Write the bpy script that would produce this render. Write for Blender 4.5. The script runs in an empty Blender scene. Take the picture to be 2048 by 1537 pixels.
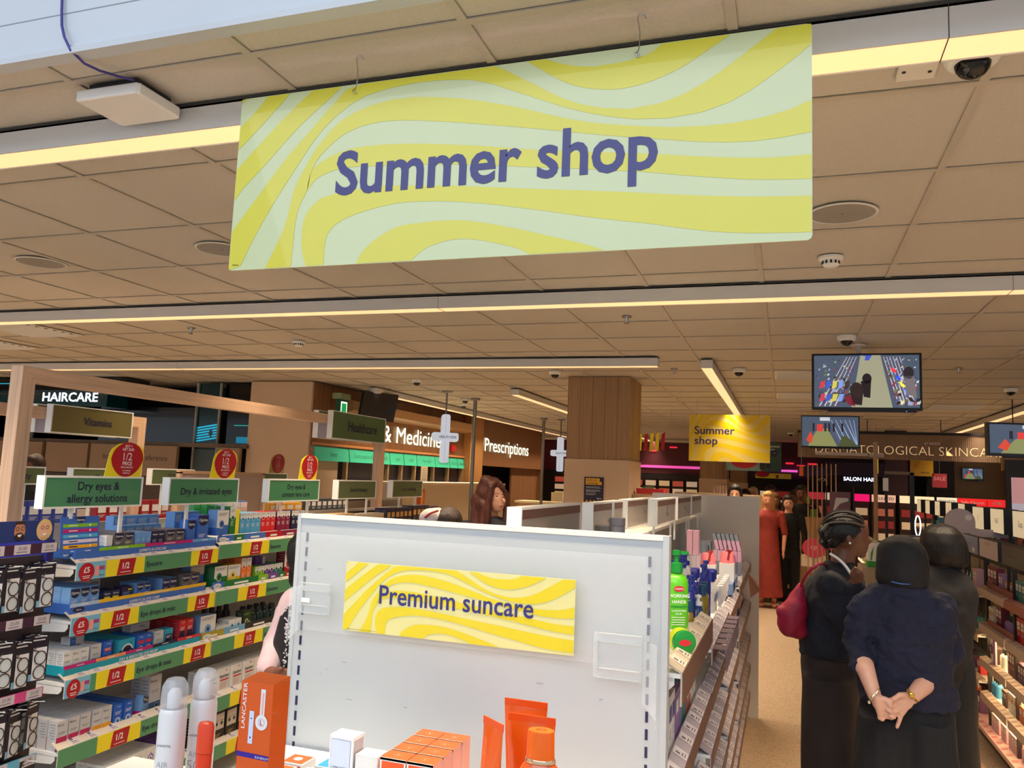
import bpy, bmesh, math, random
from mathutils import Vector, Matrix, Euler
random.seed(7)
sc = bpy.context.scene
COL = sc.collection
# ---------------------------------------------------------------- camera
YAW, PIT, ROL, FPX = -.330475, .113814, .0405148, 1605.0
f_ = Vector((math.sin(YAW)*math.cos(PIT), math.cos(YAW)*math.cos(PIT), math.sin(PIT)))
r0 = Vector((math.cos(YAW), -math.sin(YAW), 0)); u0 = r0.cross(f_)
r_ = r0*math.cos(ROL)+u0*math.sin(ROL); u_ = -r0*math.sin(ROL)+u0*math.cos(ROL)
cd = bpy.data.cameras.new('camera'); cam = bpy.data.objects.new('camera', cd); COL.objects.link(cam)
cam.matrix_world = Matrix(((r_.x, u_.x, -f_.x, 0), (r_.y, u_.y, -f_.y, 0), (r_.z, u_.z, -f_.z, 1.75), (0, 0, 0, 1)))
cd.sensor_fit = 'HORIZONTAL'; cd.sensor_width = 36; cd.lens = FPX/2048*36; cd.clip_start = .02; cd.clip_end = 200
sc.camera = cam
# ---------------------------------------------------------------- light and exposure
w = bpy.data.worlds.new('world'); sc.world = w; w.use_nodes = True
bg = w.node_tree.nodes['Background']; bg.inputs[0].default_value = (.78, .88, 1.0, 1); bg.inputs[1].default_value = .76
vs = sc.view_settings
vs.view_transform = 'Standard'; vs.look = 'None'; vs.gamma = 1; vs.use_curve_mapping = False; vs.exposure = 0.0
STRIP = 1.05            # glow of the strip lights' diffusers
LAMP = 11.0            # watts per metre thrown down by each strip light
sc.cycles.max_bounces = 6; sc.cycles.diffuse_bounces = 4; sc.cycles.use_denoising = True
sc.cycles.transparent_max_bounces = 16; sc.cycles.caustics_reflective = False; sc.cycles.caustics_refractive = False
def area(name, loc, rot, sx, sy, power, col):
    l = bpy.data.lights.new(name, 'AREA'); l.shape = 'RECTANGLE'; l.size = sx; l.size_y = sy; l.energy = power; l.color = col
    o = bpy.data.objects.new(name, l); COL.objects.link(o); o.location = loc; o.rotation_euler = rot; return o
# daylight of the mall atrium behind and above the photographer
area('daylight_skylight', (-1.5, -4.5, 5.2), (math.radians(58), 0, 0), 9, 3.5, 330, (.80, .89, 1.0))
# ---------------------------------------------------------------- materials
def lin(c):
    c = c/255
    return c/12.92 if c <= .04045 else ((c+.055)/1.055)**2.4
_M = {}
def mat(r, g, b, rough=.5, metal=0, emit=0, alpha=1, kind='', coat=0, trans=0, sc_=1.0):
    k = (r, g, b, rough, metal, emit, alpha, kind, coat, trans, sc_)
    if k in _M: return _M[k]
    m = bpy.data.materials.new('%s_%d_%d_%d' % (kind or 'paint', r, g, b)); m.use_nodes = True
    nt = m.node_tree; p = nt.nodes['Principled BSDF']; N = nt.nodes.new; L = nt.links.new
    col = (lin(r), lin(g), lin(b), 1)
    p.inputs['Base Color'].default_value = col; p.inputs['Roughness'].default_value = rough; p.inputs['Metallic'].default_value = metal
    p.inputs['Coat Weight'].default_value = coat; p.inputs['Transmission Weight'].default_value = trans
    if emit: p.inputs['Emission Color'].default_value = col; p.inputs['Emission Strength'].default_value = emit
    if alpha < 1: p.inputs['Alpha'].default_value = alpha
    tc = N('ShaderNodeTexCoord')
    def mix(fac, a, b_):
        x = N('ShaderNodeMix'); x.data_type = 'RGBA'; L(fac, x.inputs[0]); x.inputs[6].default_value = a; x.inputs[7].default_value = b_; L(x.outputs[2], p.inputs['Base Color']); return x
    def ramp(src, a, b_):
        x = N('ShaderNodeMapRange'); x.inputs[1].default_value = a; x.inputs[2].default_value = b_; L(src, x.inputs[0]); return x.outputs[0]
    def noise(scale, det=3, vec=None):
        x = N('ShaderNodeTexNoise'); x.inputs['Scale'].default_value = scale; x.inputs['Detail'].default_value = det; L(vec or tc.outputs['Object'], x.inputs['Vector']); return x.outputs[0]
    def bump(src, st, dist=.002):
        x = N('ShaderNodeBump'); x.inputs['Strength'].default_value = st; x.inputs['Distance'].default_value = dist; L(src, x.inputs['Height']); L(x.outputs[0], p.inputs['Normal'])
    sh = lambda k_: tuple(min(1, v*k_) for v in col[:3])+(1,)
    def stretch(sx, sy, sz):
        x = N('ShaderNodeMapping'); x.inputs['Scale'].default_value = (sx, sy, sz); L(tc.outputs['Object'], x.inputs['Vector']); return x.outputs[0]
    if kind == 'wood':      # grain runs along local z
        mix(ramp(noise(1, 5, stretch(60*sc_, 60*sc_, 2.5)), .3, .72), sh(.78), sh(1.12)); bump(noise(1, 3, stretch(90, 90, 4)), .15)
    elif kind == 'woody':   # grain runs along local y
        mix(ramp(noise(1, 5, stretch(60, 3, 60)), .3, .72), sh(.82), sh(1.1))
    elif kind == 'planks':  # vertical boards with grooves every 13 cm
        v = N('ShaderNodeSeparateXYZ'); L(tc.outputs['Object'], v.inputs[0])
        s = N('ShaderNodeMath'); s.operation = 'ADD'; L(v.outputs[0], s.inputs[0]); L(v.outputs[1], s.inputs[1])
        d = N('ShaderNodeMath'); d.operation = 'DIVIDE'; L(s.outputs[0], d.inputs[0]); d.inputs[1].default_value = .13*sc_
        fr = N('ShaderNodeMath'); fr.operation = 'FRACT'; L(d.outputs[0], fr.inputs[0])
        fl = N('ShaderNodeMath'); fl.operation = 'FLOOR'; L(d.outputs[0], fl.inputs[0])
        wn = N('ShaderNodeTexWhiteNoise'); wn.noise_dimensions = '1D'; L(fl.outputs[0], wn.inputs['W'])
        a = N('ShaderNodeMix'); a.data_type = 'RGBA'; L(wn.outputs[0], a.inputs[0]); a.inputs[6].default_value = sh(.86); a.inputs[7].default_value = sh(1.08)
        g = N('ShaderNodeMix'); g.data_type = 'RGBA'; g.blend_type = 'MULTIPLY'; g.inputs[0].default_value = .5; L(a.outputs[2], g.inputs[6])
        L(noise(1, 5, stretch(40, 40, 1.6)), g.inputs[7])
        gr = N('ShaderNodeMath'); gr.operation = 'LESS_THAN'; L(fr.outputs[0], gr.inputs[0]); gr.inputs[1].default_value = .05
        q = N('ShaderNodeMix'); q.data_type = 'RGBA'; L(gr.outputs[0], q.inputs[0]); L(g.outputs[2], q.inputs[6]); q.inputs[7].default_value = sh(.35)
        L(q.outputs[2], p.inputs['Base Color'])
    elif kind == 'terrazzo':
        vo = N('ShaderNodeTexVoronoi'); vo.inputs['Scale'].default_value = 70; L(tc.outputs['Object'], vo.inputs['Vector'])
        a = mix(ramp(vo.outputs['Distance'], .25, .45), sh(.62), col)
        b2 = N('ShaderNodeMix'); b2.data_type = 'RGBA'; b2.blend_type = 'MULTIPLY'; b2.inputs[0].default_value = .16; L(a.outputs[2], b2.inputs[6])
        vo2 = N('ShaderNodeTexVoronoi'); vo2.inputs['Scale'].default_value = 38; L(tc.outputs['Object'], vo2.inputs['Vector']); L(vo2.outputs['Color'], b2.inputs[7])
        hs = N('ShaderNodeHueSaturation'); hs.inputs['Saturation'].default_value = .75; hs.inputs['Value'].default_value = 1.05; L(b2.outputs[2], hs.inputs['Color']); L(hs.outputs[0], p.inputs['Base Color'])
    elif kind == 'tile':
        mix(ramp(noise(120, 3), .35, .7), sh(.95), sh(1.03)); bump(noise(260, 2), .2)
    elif kind == 'fabric':
        mix(ramp(noise(9, 4), .3, .7), sh(.8), sh(1.15)); bump(noise(420, 2), .35)
    elif kind == 'wear':
        mix(ramp(noise(2.5, 6), .3, .75), sh(.95), sh(1.02)); bump(noise(30, 3), .03)
    elif kind == 'hair':
        mix(ramp(noise(1, 4, stretch(160, 160, 14)), .3, .7), sh(.45), sh(1.5)); bump(noise(1, 3, stretch(220, 220, 16)), .8, .004)
    elif kind == 'skin':
        mix(ramp(noise(14, 3), .3, .7), sh(.93), sh(1.06)); p.inputs['Subsurface Weight'].default_value = .06; p.inputs['Subsurface Scale'].default_value = .01
    elif kind == 'reeded':   # vertical reeds of clear acrylic
        wv = N('ShaderNodeTexWave'); wv.bands_direction = 'X'; wv.inputs['Scale'].default_value = 12; L(tc.outputs['Object'], wv.inputs['Vector'])
        bump(wv.outputs[1], .5, .01)
    else:
        mix(ramp(noise(6, 2), .3, .7), sh(.985), sh(1.01))
    _M[k] = m
    return m
# ---------------------------------------------------------------- text to mesh
_T = {}
def textmesh(s, off=0.0):
    k = (s, off)
    if k in _T: return _T[k]
    c = bpy.data.curves.new('t', 'FONT'); c.body = s; c.size = 1; c.resolution_u = 3; c.offset = off; c.align_x = 'LEFT'; c.space_line = .95
    o = bpy.data.objects.new('t', c); COL.objects.link(o)
    dg = bpy.context.evaluated_depsgraph_get(); dg.update()
    me = bpy.data.meshes.new_from_object(o.evaluated_get(dg))
    V = [(v.co.x, v.co.y) for v in me.vertices]; F = [tuple(p.vertices) for p in me.polygons]
    bpy.data.objects.remove(o); bpy.data.curves.remove(c); bpy.data.meshes.remove(me)
    xs = [v[0] for v in V] or [0, 1]
    _T[k] = (V, F, min(xs), max(xs)); return _T[k]
def smooth_pts(P, n):
    # Catmull-Rom through P, resampled evenly to n points
    if len(P) == 1: return [P[0]]*n
    D = []
    for i in range(len(P)-1):
        p0 = P[max(i-1, 0)]; p1 = P[i]; p2 = P[i+1]; p3 = P[min(i+2, len(P)-1)]
        for j in range(8):
            t = j/8
            D.append(tuple(.5*((2*b)+(c-a)*t+(2*a-5*b+4*c-d)*t*t+(-a+3*b-3*c+d)*t**3) for a, b, c, d in zip(p0, p1, p2, p3)))
    D.append(P[-1])
    L = [0]
    for a, b in zip(D, D[1:]): L.append(L[-1]+math.dist(a, b))
    out = []; k = 0
    for i in range(n):
        s = L[-1]*i/(n-1)
        while k < len(L)-2 and L[k+1] < s: k += 1
        d = L[k+1]-L[k]; t = (s-L[k])/d if d else 0
        out.append(tuple(a+(b-a)*t for a, b in zip(D[k], D[k+1])))
    return out
class MB:
    """collects shapes; build() links them as ONE mesh object"""
    def __init__(s): s.v = []; s.f = []; s.mi = []; s.ms = []; s.T = None
    def m(s, m):
        if m not in s.ms: s.ms.append(m)
        return s.ms.index(m)
    def add(s, V, F, m):
        b = len(s.v)
        if s.T is not None: V = [s.T @ Vector(v) for v in V]
        s.v += [tuple(v) for v in V]; i = s.m(m)
        for f in F: s.f.append(tuple(b+k for k in f)); s.mi.append(i)
        return s
    def box(s, x0, x1, y0, y1, z0, z1, m, front=None, top=None):
        V = [(x0, y0, z0), (x1, y0, z0), (x1, y1, z0), (x0, y1, z0), (x0, y0, z1), (x1, y0, z1), (x1, y1, z1), (x0, y1, z1)]
        s.add(V, [(0, 3, 2, 1), (1, 2, 6, 5), (2, 3, 7, 6), (3, 0, 4, 7)], m)
        s.add(V, [(4, 5, 6, 7)], top or m); s.add(V, [(0, 1, 5, 4)], front or m); return s
    def obox(s, c, size, R, m):
        T = Matrix.Translation(c) @ R.to_4x4(); h = [d/2 for d in size]
        V = [T @ Vector((x*h[0], y*h[1], z*h[2])) for z in (-1, 1) for x, y in ((-1, -1), (1, -1), (1, 1), (-1, 1))]
        return s.add(V, [(0, 3, 2, 1), (1, 2, 6, 5), (2, 3, 7, 6), (3, 0, 4, 7), (4, 5, 6, 7), (0, 1, 5, 4)], m)
    def rect(s, x0, x1, z0, z1, y, m): return s.add([(x0, y, z0), (x1, y, z0), (x1, y, z1), (x0, y, z1)], [(0, 1, 2, 3)], m)
    def poly(s, P, m): return s.add(P, [tuple(range(len(P)))], m)
    def prism(s, P, axis, a, b, m):
        """2-D outline P swept along an axis from a to b ('x': P=(y,z), 'y': P=(x,z), 'z': P=(x,y))"""
        g = {'x': lambda p, t: (t, p[0], p[1]), 'y': lambda p, t: (p[0], t, p[1]), 'z': lambda p, t: (p[0], p[1], t)}[axis]
        n = len(P); V = [g(p, a) for p in P]+[g(p, b) for p in P]
        F = [(i, (i+1) % n, n+(i+1) % n, n+i) for i in range(n)]+[tuple(range(n))[::-1], tuple(range(n, 2*n))]
        return s.add(V, F, m)
    def disc(s, cx, cz, r, y, m, n=16, rz=None):
        rz = rz or r
        return s.poly([(cx+r*math.cos(2*math.pi*i/n), y, cz+rz*math.sin(2*math.pi*i/n)) for i in range(n)], m)
    def ring(s, cx, cz, r, r2, y, m, n=20):
        V = [(cx+q*math.cos(2*math.pi*i/n), y, cz+q*math.sin(2*math.pi*i/n)) for q in (r, r2) for i in range(n)]
        return s.add(V, [(i, (i+1) % n, n+(i+1) % n, n+i) for i in range(n)], m)
    def tube(s, P, r, m, n=8, caps=True):
        P = [Vector(p) for p in P]; R = r if isinstance(r, (list, tuple)) else [r]*len(P)
        V = []; F = []; ref = None
        for i, p in enumerate(P):
            d = (P[min(i+1, len(P)-1)]-P[max(i-1, 0)]).normalized()
            if ref is None: ref = Vector((0, 0, 1)) if abs(d.z) < .9 else Vector((1, 0, 0))
            a = d.cross(ref).normalized(); b = d.cross(a); ref = a.cross(d)
            V += [p+(a*math.cos(2*math.pi*k/n)+b*math.sin(2*math.pi*k/n))*R[i] for k in range(n)]
        for i in range(len(P)-1):
            for k in range(n): F.append((i*n+k, i*n+(k+1) % n, (i+1)*n+(k+1) % n, (i+1)*n+k))
        if caps: F += [tuple(range(n))[::-1], tuple(range((len(P)-1)*n, len(P)*n))]
        return s.add(V, F, m)
    def lathe(s, prof, m, c=(0, 0, 0), n=20, sx=1, sy=1):
        V = [(c[0]+r*sx*math.cos(2*math.pi*k/n), c[1]+r*sy*math.sin(2*math.pi*k/n), c[2]+z) for r, z in prof for k in range(n)]
        F = [(i*n+k, i*n+(k+1) % n, (i+1)*n+(k+1) % n, (i+1)*n+k) for i in range(len(prof)-1) for k in range(n)]
        F += [tuple(range(n))[::-1], tuple(range((len(prof)-1)*n, len(prof)*n))]
        return s.add(V, F, m)
    def text(s, t, x, z, m, h=None, w=None, y=-.0008, al='c', off=.012, maxw=None, rot=0):
        """lettering in the local xz plane facing -y; h = capital height, or w = overall width"""
        V, F, a, b = textmesh(t, off); tw = b-a
        k = (w/tw) if h is None else h/.7
        if maxw and k*tw > maxw: kx = maxw/tw
        else: kx = k
        if h is not None and w is not None: kx = w/tw
        ox = {'c': -(a+b)/2, 'l': -a, 'r': -b}[al]
        ca, sa = math.cos(rot), math.sin(rot)
        P = []
        for u, v in V:
            X = (u+ox)*kx; Z = v*k
            P.append((x+X*ca-Z*sa, y, z+X*sa+Z*ca))
        return s.add(P, F, m)
    def build(s, name, parent=None, loc=None, rz=0, smooth=False, bevel=0, seg=2, weld=False):
        me = bpy.data.meshes.new(name); me.from_pydata(s.v, [], s.f)
        for m in s.ms: me.materials.append(m)
        me.polygons.foreach_set('material_index', s.mi)
        if smooth: me.polygons.foreach_set('use_smooth', [True]*len(s.f))
        me.update()
        o = bpy.data.objects.new(name, me); COL.objects.link(o)
        if parent: o.parent = parent
        if loc: o.location = loc
        if rz: o.rotation_euler = (0, 0, rz)
        if bevel:
            b = o.modifiers.new('bevel', 'BEVEL'); b.width = bevel; b.segments = seg; b.limit_method = 'ANGLE'; b.angle_limit = math.radians(50)
        if smooth:
            try: me.set_sharp_from_angle(angle=math.radians(42))
            except Exception: pass
        return o
def tag(o, label=None, cat=None, group=None, kind=None):
    if label: o['label'] = label
    if cat: o['category'] = cat
    if group: o['group'] = group
    if kind: o['kind'] = kind
    return o
def thing(name, label, cat, loc=(0, 0, 0), rz=0, group=None):
    o = bpy.data.objects.new(name, None); COL.objects.link(o); o.empty_display_size = .05
    o.location = loc; o.rotation_euler = (0, 0, rz); return tag(o, label, cat, group)
def struct(o): return tag(o, kind='structure')
KIDS = {}
def copy_tree(o, loc=None, rz=None, label=None, group=None, parent=None, kids=None):
    c = o.copy(); COL.objects.link(c)
    if parent: c.parent = parent
    if loc is not None: c.location = loc
    if rz is not None: c.rotation_euler = (0, 0, rz)
    if label: c['label'] = label
    if group: c['group'] = group
    for ch in [k for k in bpy.data.objects if k.parent == o] if kids is None else kids:
        copy_tree(ch, parent=c)
    return c
RPX, RMX = math.pi/2, -math.pi/2     # turn a front so that it faces +X / -X
# frequent paints
WHITE = mat(236, 238, 238, .35); OFFW = mat(225, 222, 214, .45); BLACK = mat(18, 18, 20, .45); CHAR = mat(38, 38, 42, .5)
NAVY = mat(28, 26, 66, .5); GREEN = mat(84, 150, 108, .4); YEL = mat(242, 226, 40, .4); RED = mat(180, 20, 40, .4); CHROME = mat(190, 190, 195, .25, 1)
GREY = mat(140, 140, 142, .5); STEEL = mat(150, 150, 150, .35, .9); TRIMD = mat(52, 48, 52, .6); PINK = mat(214, 60, 130, .45)
WOODL = mat(214, 178, 148, .5, kind='woody'); WOODV = mat(216, 180, 150, .5, kind='wood')
GLASS = mat(235, 240, 242, .05, alpha=.22); ACRYL = mat(225, 232, 235, .08, alpha=.28)
WARM = mat(255, 204, 150, .9, emit=STRIP)
STRIPES = [([(0,0.948),(0,0.976),(0.011,1)],[(0,1)]),([(0,0.83),(0.014,0.872),(0.038,0.937),(0.055,1)],[(0,0.7),(0.027,0.772),(0.062,0.873),(0.085,0.942),(0.104,1)]),([(0,0.583),(0.021,0.645),(0.05,0.731),(0.088,0.838),(0.12,0.921),(0.152,1)],[(0,0.4),(0.019,0.475),(0.058,0.584),(0.098,0.708),(0.138,0.822),(0.179,0.917),(0.212,1)]),([(0,0.217),(0.024,0.313),(0.056,0.432),(0.084,0.543),(0.118,0.66),(0.158,0.782),(0.191,0.888),(0.214,0.947),(0.239,1),(0.37,1),(0.501,1),(0.535,0.944),(0.574,0.875),(0.614,0.799),(0.654,0.741),(0.68,0.716),(0.725,0.692),(0.754,0.691),(0.78,0.701),(0.814,0.731),(0.851,0.786),(0.883,0.849),(0.916,0.922),(0.939,0.968),(0.953,1),(1,1)],[(0,0),(0.02,0),(0.048,0.166),(0.075,0.311),(0.105,0.454),(0.133,0.58),(0.149,0.651),(0.168,0.728),(0.193,0.804),(0.224,0.876),(0.261,0.929),(0.298,0.95),(0.329,0.962),(0.357,0.966),(0.405,0.962),(0.457,0.945),(0.497,0.909),(0.536,0.856),(0.575,0.805),(0.615,0.75),(0.654,0.705),(0.693,0.668),(0.725,0.645),(0.754,0.63),(0.79,0.623),(0.826,0.627),(0.86,0.646),(0.894,0.682),(0.928,0.741),(0.961,0.81),(0.983,0.86),(1,0.903)]),([(0.078,0),(0.096,0.109),(0.112,0.221),(0.121,0.334),(0.127,0.432),(0.138,0.504),(0.151,0.575),(0.164,0.646),(0.184,0.715),(0.206,0.783),(0.234,0.831),(0.263,0.863),(0.303,0.885),(0.345,0.891),(0.377,0.879),(0.421,0.861),(0.465,0.833),(0.507,0.799),(0.548,0.762),(0.589,0.719),(0.629,0.678),(0.668,0.645),(0.705,0.621),(0.726,0.61),(0.755,0.596),(0.791,0.58),(0.826,0.57),(0.861,0.567),(0.895,0.568),(0.928,0.578),(0.961,0.596),(0.983,0.618),(1,0.64)],[(0.132,0),(0.134,0.135),(0.135,0.249),(0.142,0.346),(0.155,0.425),(0.161,0.531),(0.174,0.602),(0.197,0.67),(0.225,0.727),(0.256,0.758),(0.291,0.771),(0.333,0.767),(0.38,0.748),(0.424,0.727),(0.467,0.705),(0.509,0.681),(0.55,0.658),(0.59,0.634),(0.63,0.61),(0.668,0.586),(0.726,0.552),(0.767,0.532),(0.803,0.512),(0.838,0.494),(0.872,0.48),(0.906,0.472),(0.939,0.472),(0.972,0.48),(1,0.49)]),([(0.154,0.422),(0.162,0.535),(0.187,0.59),(0.216,0.623),(0.25,0.641),(0.294,0.642),(0.336,0.636),(0.382,0.622),(0.44,0.599),(0.496,0.574),(0.551,0.545),(0.605,0.52),(0.656,0.499),(0.727,0.472),(0.78,0.451),(0.815,0.433),(0.861,0.414),(0.906,0.397),(0.939,0.388),(0.972,0.386),(1,0.387)],[(0.154,0.418),(0.166,0.464),(0.177,0.494),(0.206,0.523),(0.238,0.535),(0.267,0.531),(0.384,0.509),(0.442,0.493),(0.52,0.465),(0.566,0.446),(0.619,0.427),(0.67,0.407),(0.727,0.382),(0.768,0.364),(0.816,0.338),(0.862,0.316),(0.907,0.295),(0.95,0.283),(1,0.274)]),([(0.163,0),(0.153,0.083),(0.15,0.173),(0.152,0.254),(0.162,0.317),(0.183,0.37),(0.21,0.392),(0.241,0.405),(0.27,0.41),(0.313,0.411),(0.387,0.395),(0.444,0.379),(0.5,0.359),(0.581,0.33),(0.658,0.303),(0.728,0.279),(0.793,0.253),(0.862,0.228),(0.929,0.209),(1,0.197)],[(0.199,0),(0.199,0.1),(0.203,0.171),(0.22,0.224),(0.245,0.259),(0.281,0.287),(0.315,0.304),(0.343,0.313),(0.388,0.31),(0.431,0.3),(0.473,0.284),(0.515,0.264),(0.555,0.24),(0.608,0.209),(0.66,0.175),(0.729,0.136),(0.77,0.115),(0.817,0.085),(0.863,0.06),(0.907,0.045),(0.951,0.037),(1,0.032)]),([(0.264,0),(0.273,0.056),(0.291,0.108),(0.315,0.154),(0.345,0.188),(0.39,0.198),(0.427,0.201),(0.469,0.19),(0.508,0.167),(0.557,0.13),(0.61,0.085),(0.661,0.041),(0.699,0)],[(0.368,0),(0.393,0.058),(0.421,0.086),(0.449,0.098),(0.477,0.093),(0.504,0.077),(0.531,0.055),(0.558,0.031),(0.577,0)]),([(0.591,1),(0.612,0.974),(0.639,0.947),(0.672,0.929),(0.698,0.931),(0.715,0.931),(0.74,0.942),(0.764,0.96),(0.783,1),(0.799,1)],[(0.561,1),(0.583,0.953),(0.608,0.899),(0.635,0.852),(0.663,0.821),(0.694,0.802),(0.721,0.795),(0.724,0.797),(0.753,0.808),(0.784,0.834),(0.817,0.875),(0.85,0.935),(0.869,0.969),(0.884,1)])]
# ================================================================ the setting
H = 2.80
def stripes(mb, x0, x1, z0, z1, y, m):
    for U, L in STRIPES:
        n = 40 if len(U) > 6 else 10
        A = smooth_pts(U, n); B = smooth_pts(L, n)
        cl = lambda t: min(1, max(0, t))
        V = [(x0+cl(u)*(x1-x0), y, z0+cl(v)*(z1-z0)) for u, v in A+B]
        mb.add(V, [(i, n+i, n+i+1, i+1) for i in range(n-1)], m)
FLOORM = mat(200, 170, 130, .42, kind='terrazzo')
b = MB(); b.poly([(-18, -4, 0), (9, -4, 0), (9, 42, 0), (-18, 42, 0)], FLOORM)
SEAM = mat(150, 132, 108, .6)
for x in (1.02, ): b.poly([(x, 1, .001), (x+.006, 1, .001), (x+.006, 16, .001), (x, 16, .001)], mat(235, 222, 190, .5))
struct(b.build('floor'))
# suspended ceiling: tiles above a lattice of T bars, 0.6 m module
TILE = mat(196, 190, 180, .8, kind='tile'); TBAR = mat(188, 180, 168, .5)
b = MB(); b.poly([(-18, 1.53, H+.006), (-18, 42, H+.006), (9, 42, H+.006), (9, 1.53, H+.006)], TILE)
for i in range(-31, 15):
    x = .48+.597*i
    b.box(x-.012, x+.012, 1.53, 42, H, H+.004, TBAR)
for j in range(0, 67):
    y = 1.63+.602*j
    b.box(-18, 9, y-.012, y+.012, H-.0003, H+.0037, TBAR)
struct(b.build('ceiling'))
# white shopfront fascia above the entrance, with a rolled bottom rim and one joint
FAS = mat(192, 197, 204, .4, kind='wear')
b = MB(); P = [(1.53, 2.795), (1.488, 2.795), (1.486, 2.81), (1.494, 2.814), (1.494, 2.822), (1.499, 2.826), (1.499, 5.5), (1.53, 5.5)]
b.prism(P, 'x', -8, 6, FAS)
b.box(-8, -1.2, 1.4975, 1.499, 2.915, 2.917, mat(150, 155, 165, .5))
struct(b.build('trim_1'))
# far walls
WALLM = mat(196, 176, 150, .7, kind='wear'); DARKW = mat(40, 34, 40, .7)
b = MB(); b.box(-18, 9, 42, 42.2, 0, H+.1, DARKW); struct(b.build('wall_back'))
b = MB(); b.box(9, 9.2, 1.5, 42, 0, H+.1, WALLM); struct(b.build('wall_right'))
b = MB(); b.box(-18.2, -18, 1.5, 42, 0, H+.1, DARKW); struct(b.build('wall_left'))
# ================================================================ ceiling fittings
HOUS = mat(216, 217, 218, .45)
def strip(x0, x1, y0, y1, label, joints=()):
    """suspended strip light: grey housing below the ceiling, glowing diffuser underneath"""
    t = thing('strip_light', label, 'light fixture', ((x0+x1)/2, (y0+y1)/2, H), 0)
    ax, ay = (x1-x0)/2, (y1-y0)/2
    b = MB(); b.box(-ax, -ax+.006, -ay, ay, -.082, -.004, HOUS); b.box(ax-.006, ax, -ay, ay, -.082, -.004, HOUS)
    b.box(-ax+.006, ax-.006, -ay, -ay+.006, -.082, -.004, HOUS); b.box(-ax+.006, ax-.006, ay-.006, ay, -.082, -.004, HOUS)
    b.box(-ax, ax, -ay, ay, -.012, -.003, HOUS)
    g = MB(); b2 = mat(60, 58, 56, .6); b.box(-ax+.01, ax-.01, -ay-.002, ay+.002, -.006, -.0005, b2)
    for j in joints:
        if ax > ay: b.box(j-(x0+x1)/2-.001, j-(x0+x1)/2+.001, -ay-.0005, ay, -.0825, -.004, b2)
    b.build('housing', t)
    d = MB(); d.box(-ax+.007, ax-.007, -ay+.007, ay-.007, -.080, -.070, WARM); d.build('diffuser', t)
    L_ = max(x1-x0, y1-y0)
    a = area('strip_lamp', ((x0+x1)/2, (y0+y1)/2, H-.083), (0, 0, 0), x1-x0-.02, y1-y0-.02, LAMP*L_, (1, .77, .52))
    a.data.spread = math.radians(98)
    return t
strip(-9.5, 5.0, 1.82, 1.93, 'long strip light across the ceiling behind the big yellow sign', (.33, -5.2))
strip(-12, 5.6, 4.27, 4.38, 'long unbroken strip light across the ceiling below the big sign', (-1.95, 1.02))
strip(-12, -1.02, 6.72, 6.83, 'strip light crossing the left ceiling and ending above the wooden pillar', (-6,))
strip(-.68, -.58, 6.87, 13.5, 'strip light running away from the camera above the smaller summer sign')
strip(-3.14, -3.03, 9.1, 13.4, 'strip light running back beside the wooden pillar, left of it')
strip(-4.99, -4.88, 9.0, 27, 'strip light running back along the pharmacy wall')
strip(-3.14, -3.03, 16.5, 28, 'far strip light right behind the wooden pillar')
strip(-6.9, -6.8, 30, 41, 'farthest strip light seen beyond the wooden pillar')
strip(2.57, 2.68, 10.3, 15.5, 'strip light running back above the skincare banner at far right')
strip(2.57, 2.68, 24, 36, 'distant strip light seen under the skincare banner')
strip(5.7, 5.8, 8, 34, 'right-hand distant strip light under the skincare banner')
strip(-8.3, -8.2, 10.5, 30, 'strip light above the haircare department')
# round flush loudspeakers
def speaker(x, y, label):
    t = thing('ceiling_speaker', label, 'ceiling speaker', (x, y, H-.0005), group=None)
    b = MB(); b.lathe([(.124, 0), (.128, -.003), (.118, -.006), (.116, -.002)], HOUS, n=40); b.build('rim', t, smooth=True)
    b = MB(); b.lathe([(.117, -.0015), (.116, -.004)], mat(150, 146, 140, .8, kind='tile'), n=40); b.lathe([(.003, -.004), (.003, -.0055)], CHAR, n=8); b.build('grille', t)
speaker(.205, 3.21, 'round flush ceiling speaker right of the big yellow sign')
speaker(-2.62, 3.17, 'round ceiling speaker half hidden behind the left edge of the big sign')
speaker(-3.83, 3.2, 'leftmost round ceiling speaker, above the haircare area')
def smoke(x, y, label):
    t = thing('smoke_detector', label, 'smoke detector', (x, y, H))
    b = MB(); b.lathe([(.055, 0), (.055, -.012), (.048, -.018), (.04, -.02)], WHITE, n=28); b.build('base', t, smooth=True)
    b = MB(); b.lathe([(.038, -.018), (.038, -.036), (.03, -.044), (.012, -.047)], WHITE, n=28)
    for k in range(12):
        a = k*math.pi/6; R = Matrix.Rotation(a, 3, 'Z'); b.obox(Vector((.0385*math.cos(a), .0385*math.sin(a), -.028)), (.003, .009, .014), R, CHAR)
    b.build('sensor_head', t, smooth=True)
smoke(.195, 3.84, 'white smoke detector on the ceiling, right, below the round speaker')
smoke(-3.87, 5.72, 'white smoke detector on the ceiling, left of centre, above the healthcare sign')
def dome(x, y, label, s=1.0):
    t = thing('dome_camera', label, 'security camera', (x, y, H))
    b = MB(); b.lathe([(.062*s, 0), (.062*s, -.02*s), (.055*s, -.032*s), (.046*s, -.036*s)], WHITE, n=28); b.build('housing', t, smooth=True)
    b = MB(); b.lathe([(.04*s*math.cos(a), -.034*s-.036*s*math.sin(a)) for a in (0, .4, .8, 1.2, 1.5)], mat(12, 12, 16, .08), n=24)
    b.build('dome', t, smooth=True)
dome(.40, 5.9, 'white dome camera on the ceiling just above the larger monitor')
dome(-.40, 7.51, 'white dome camera between the strip light and the monitor')
dome(-4.0, 8.3, 'white dome camera near the left column, above the health desk')
dome(-2.17, 7.63, 'small dome camera in front of the wooden pillar top')
dome(.42, 2.05, 'dark dome camera beside the first strip light at far right')
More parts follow.
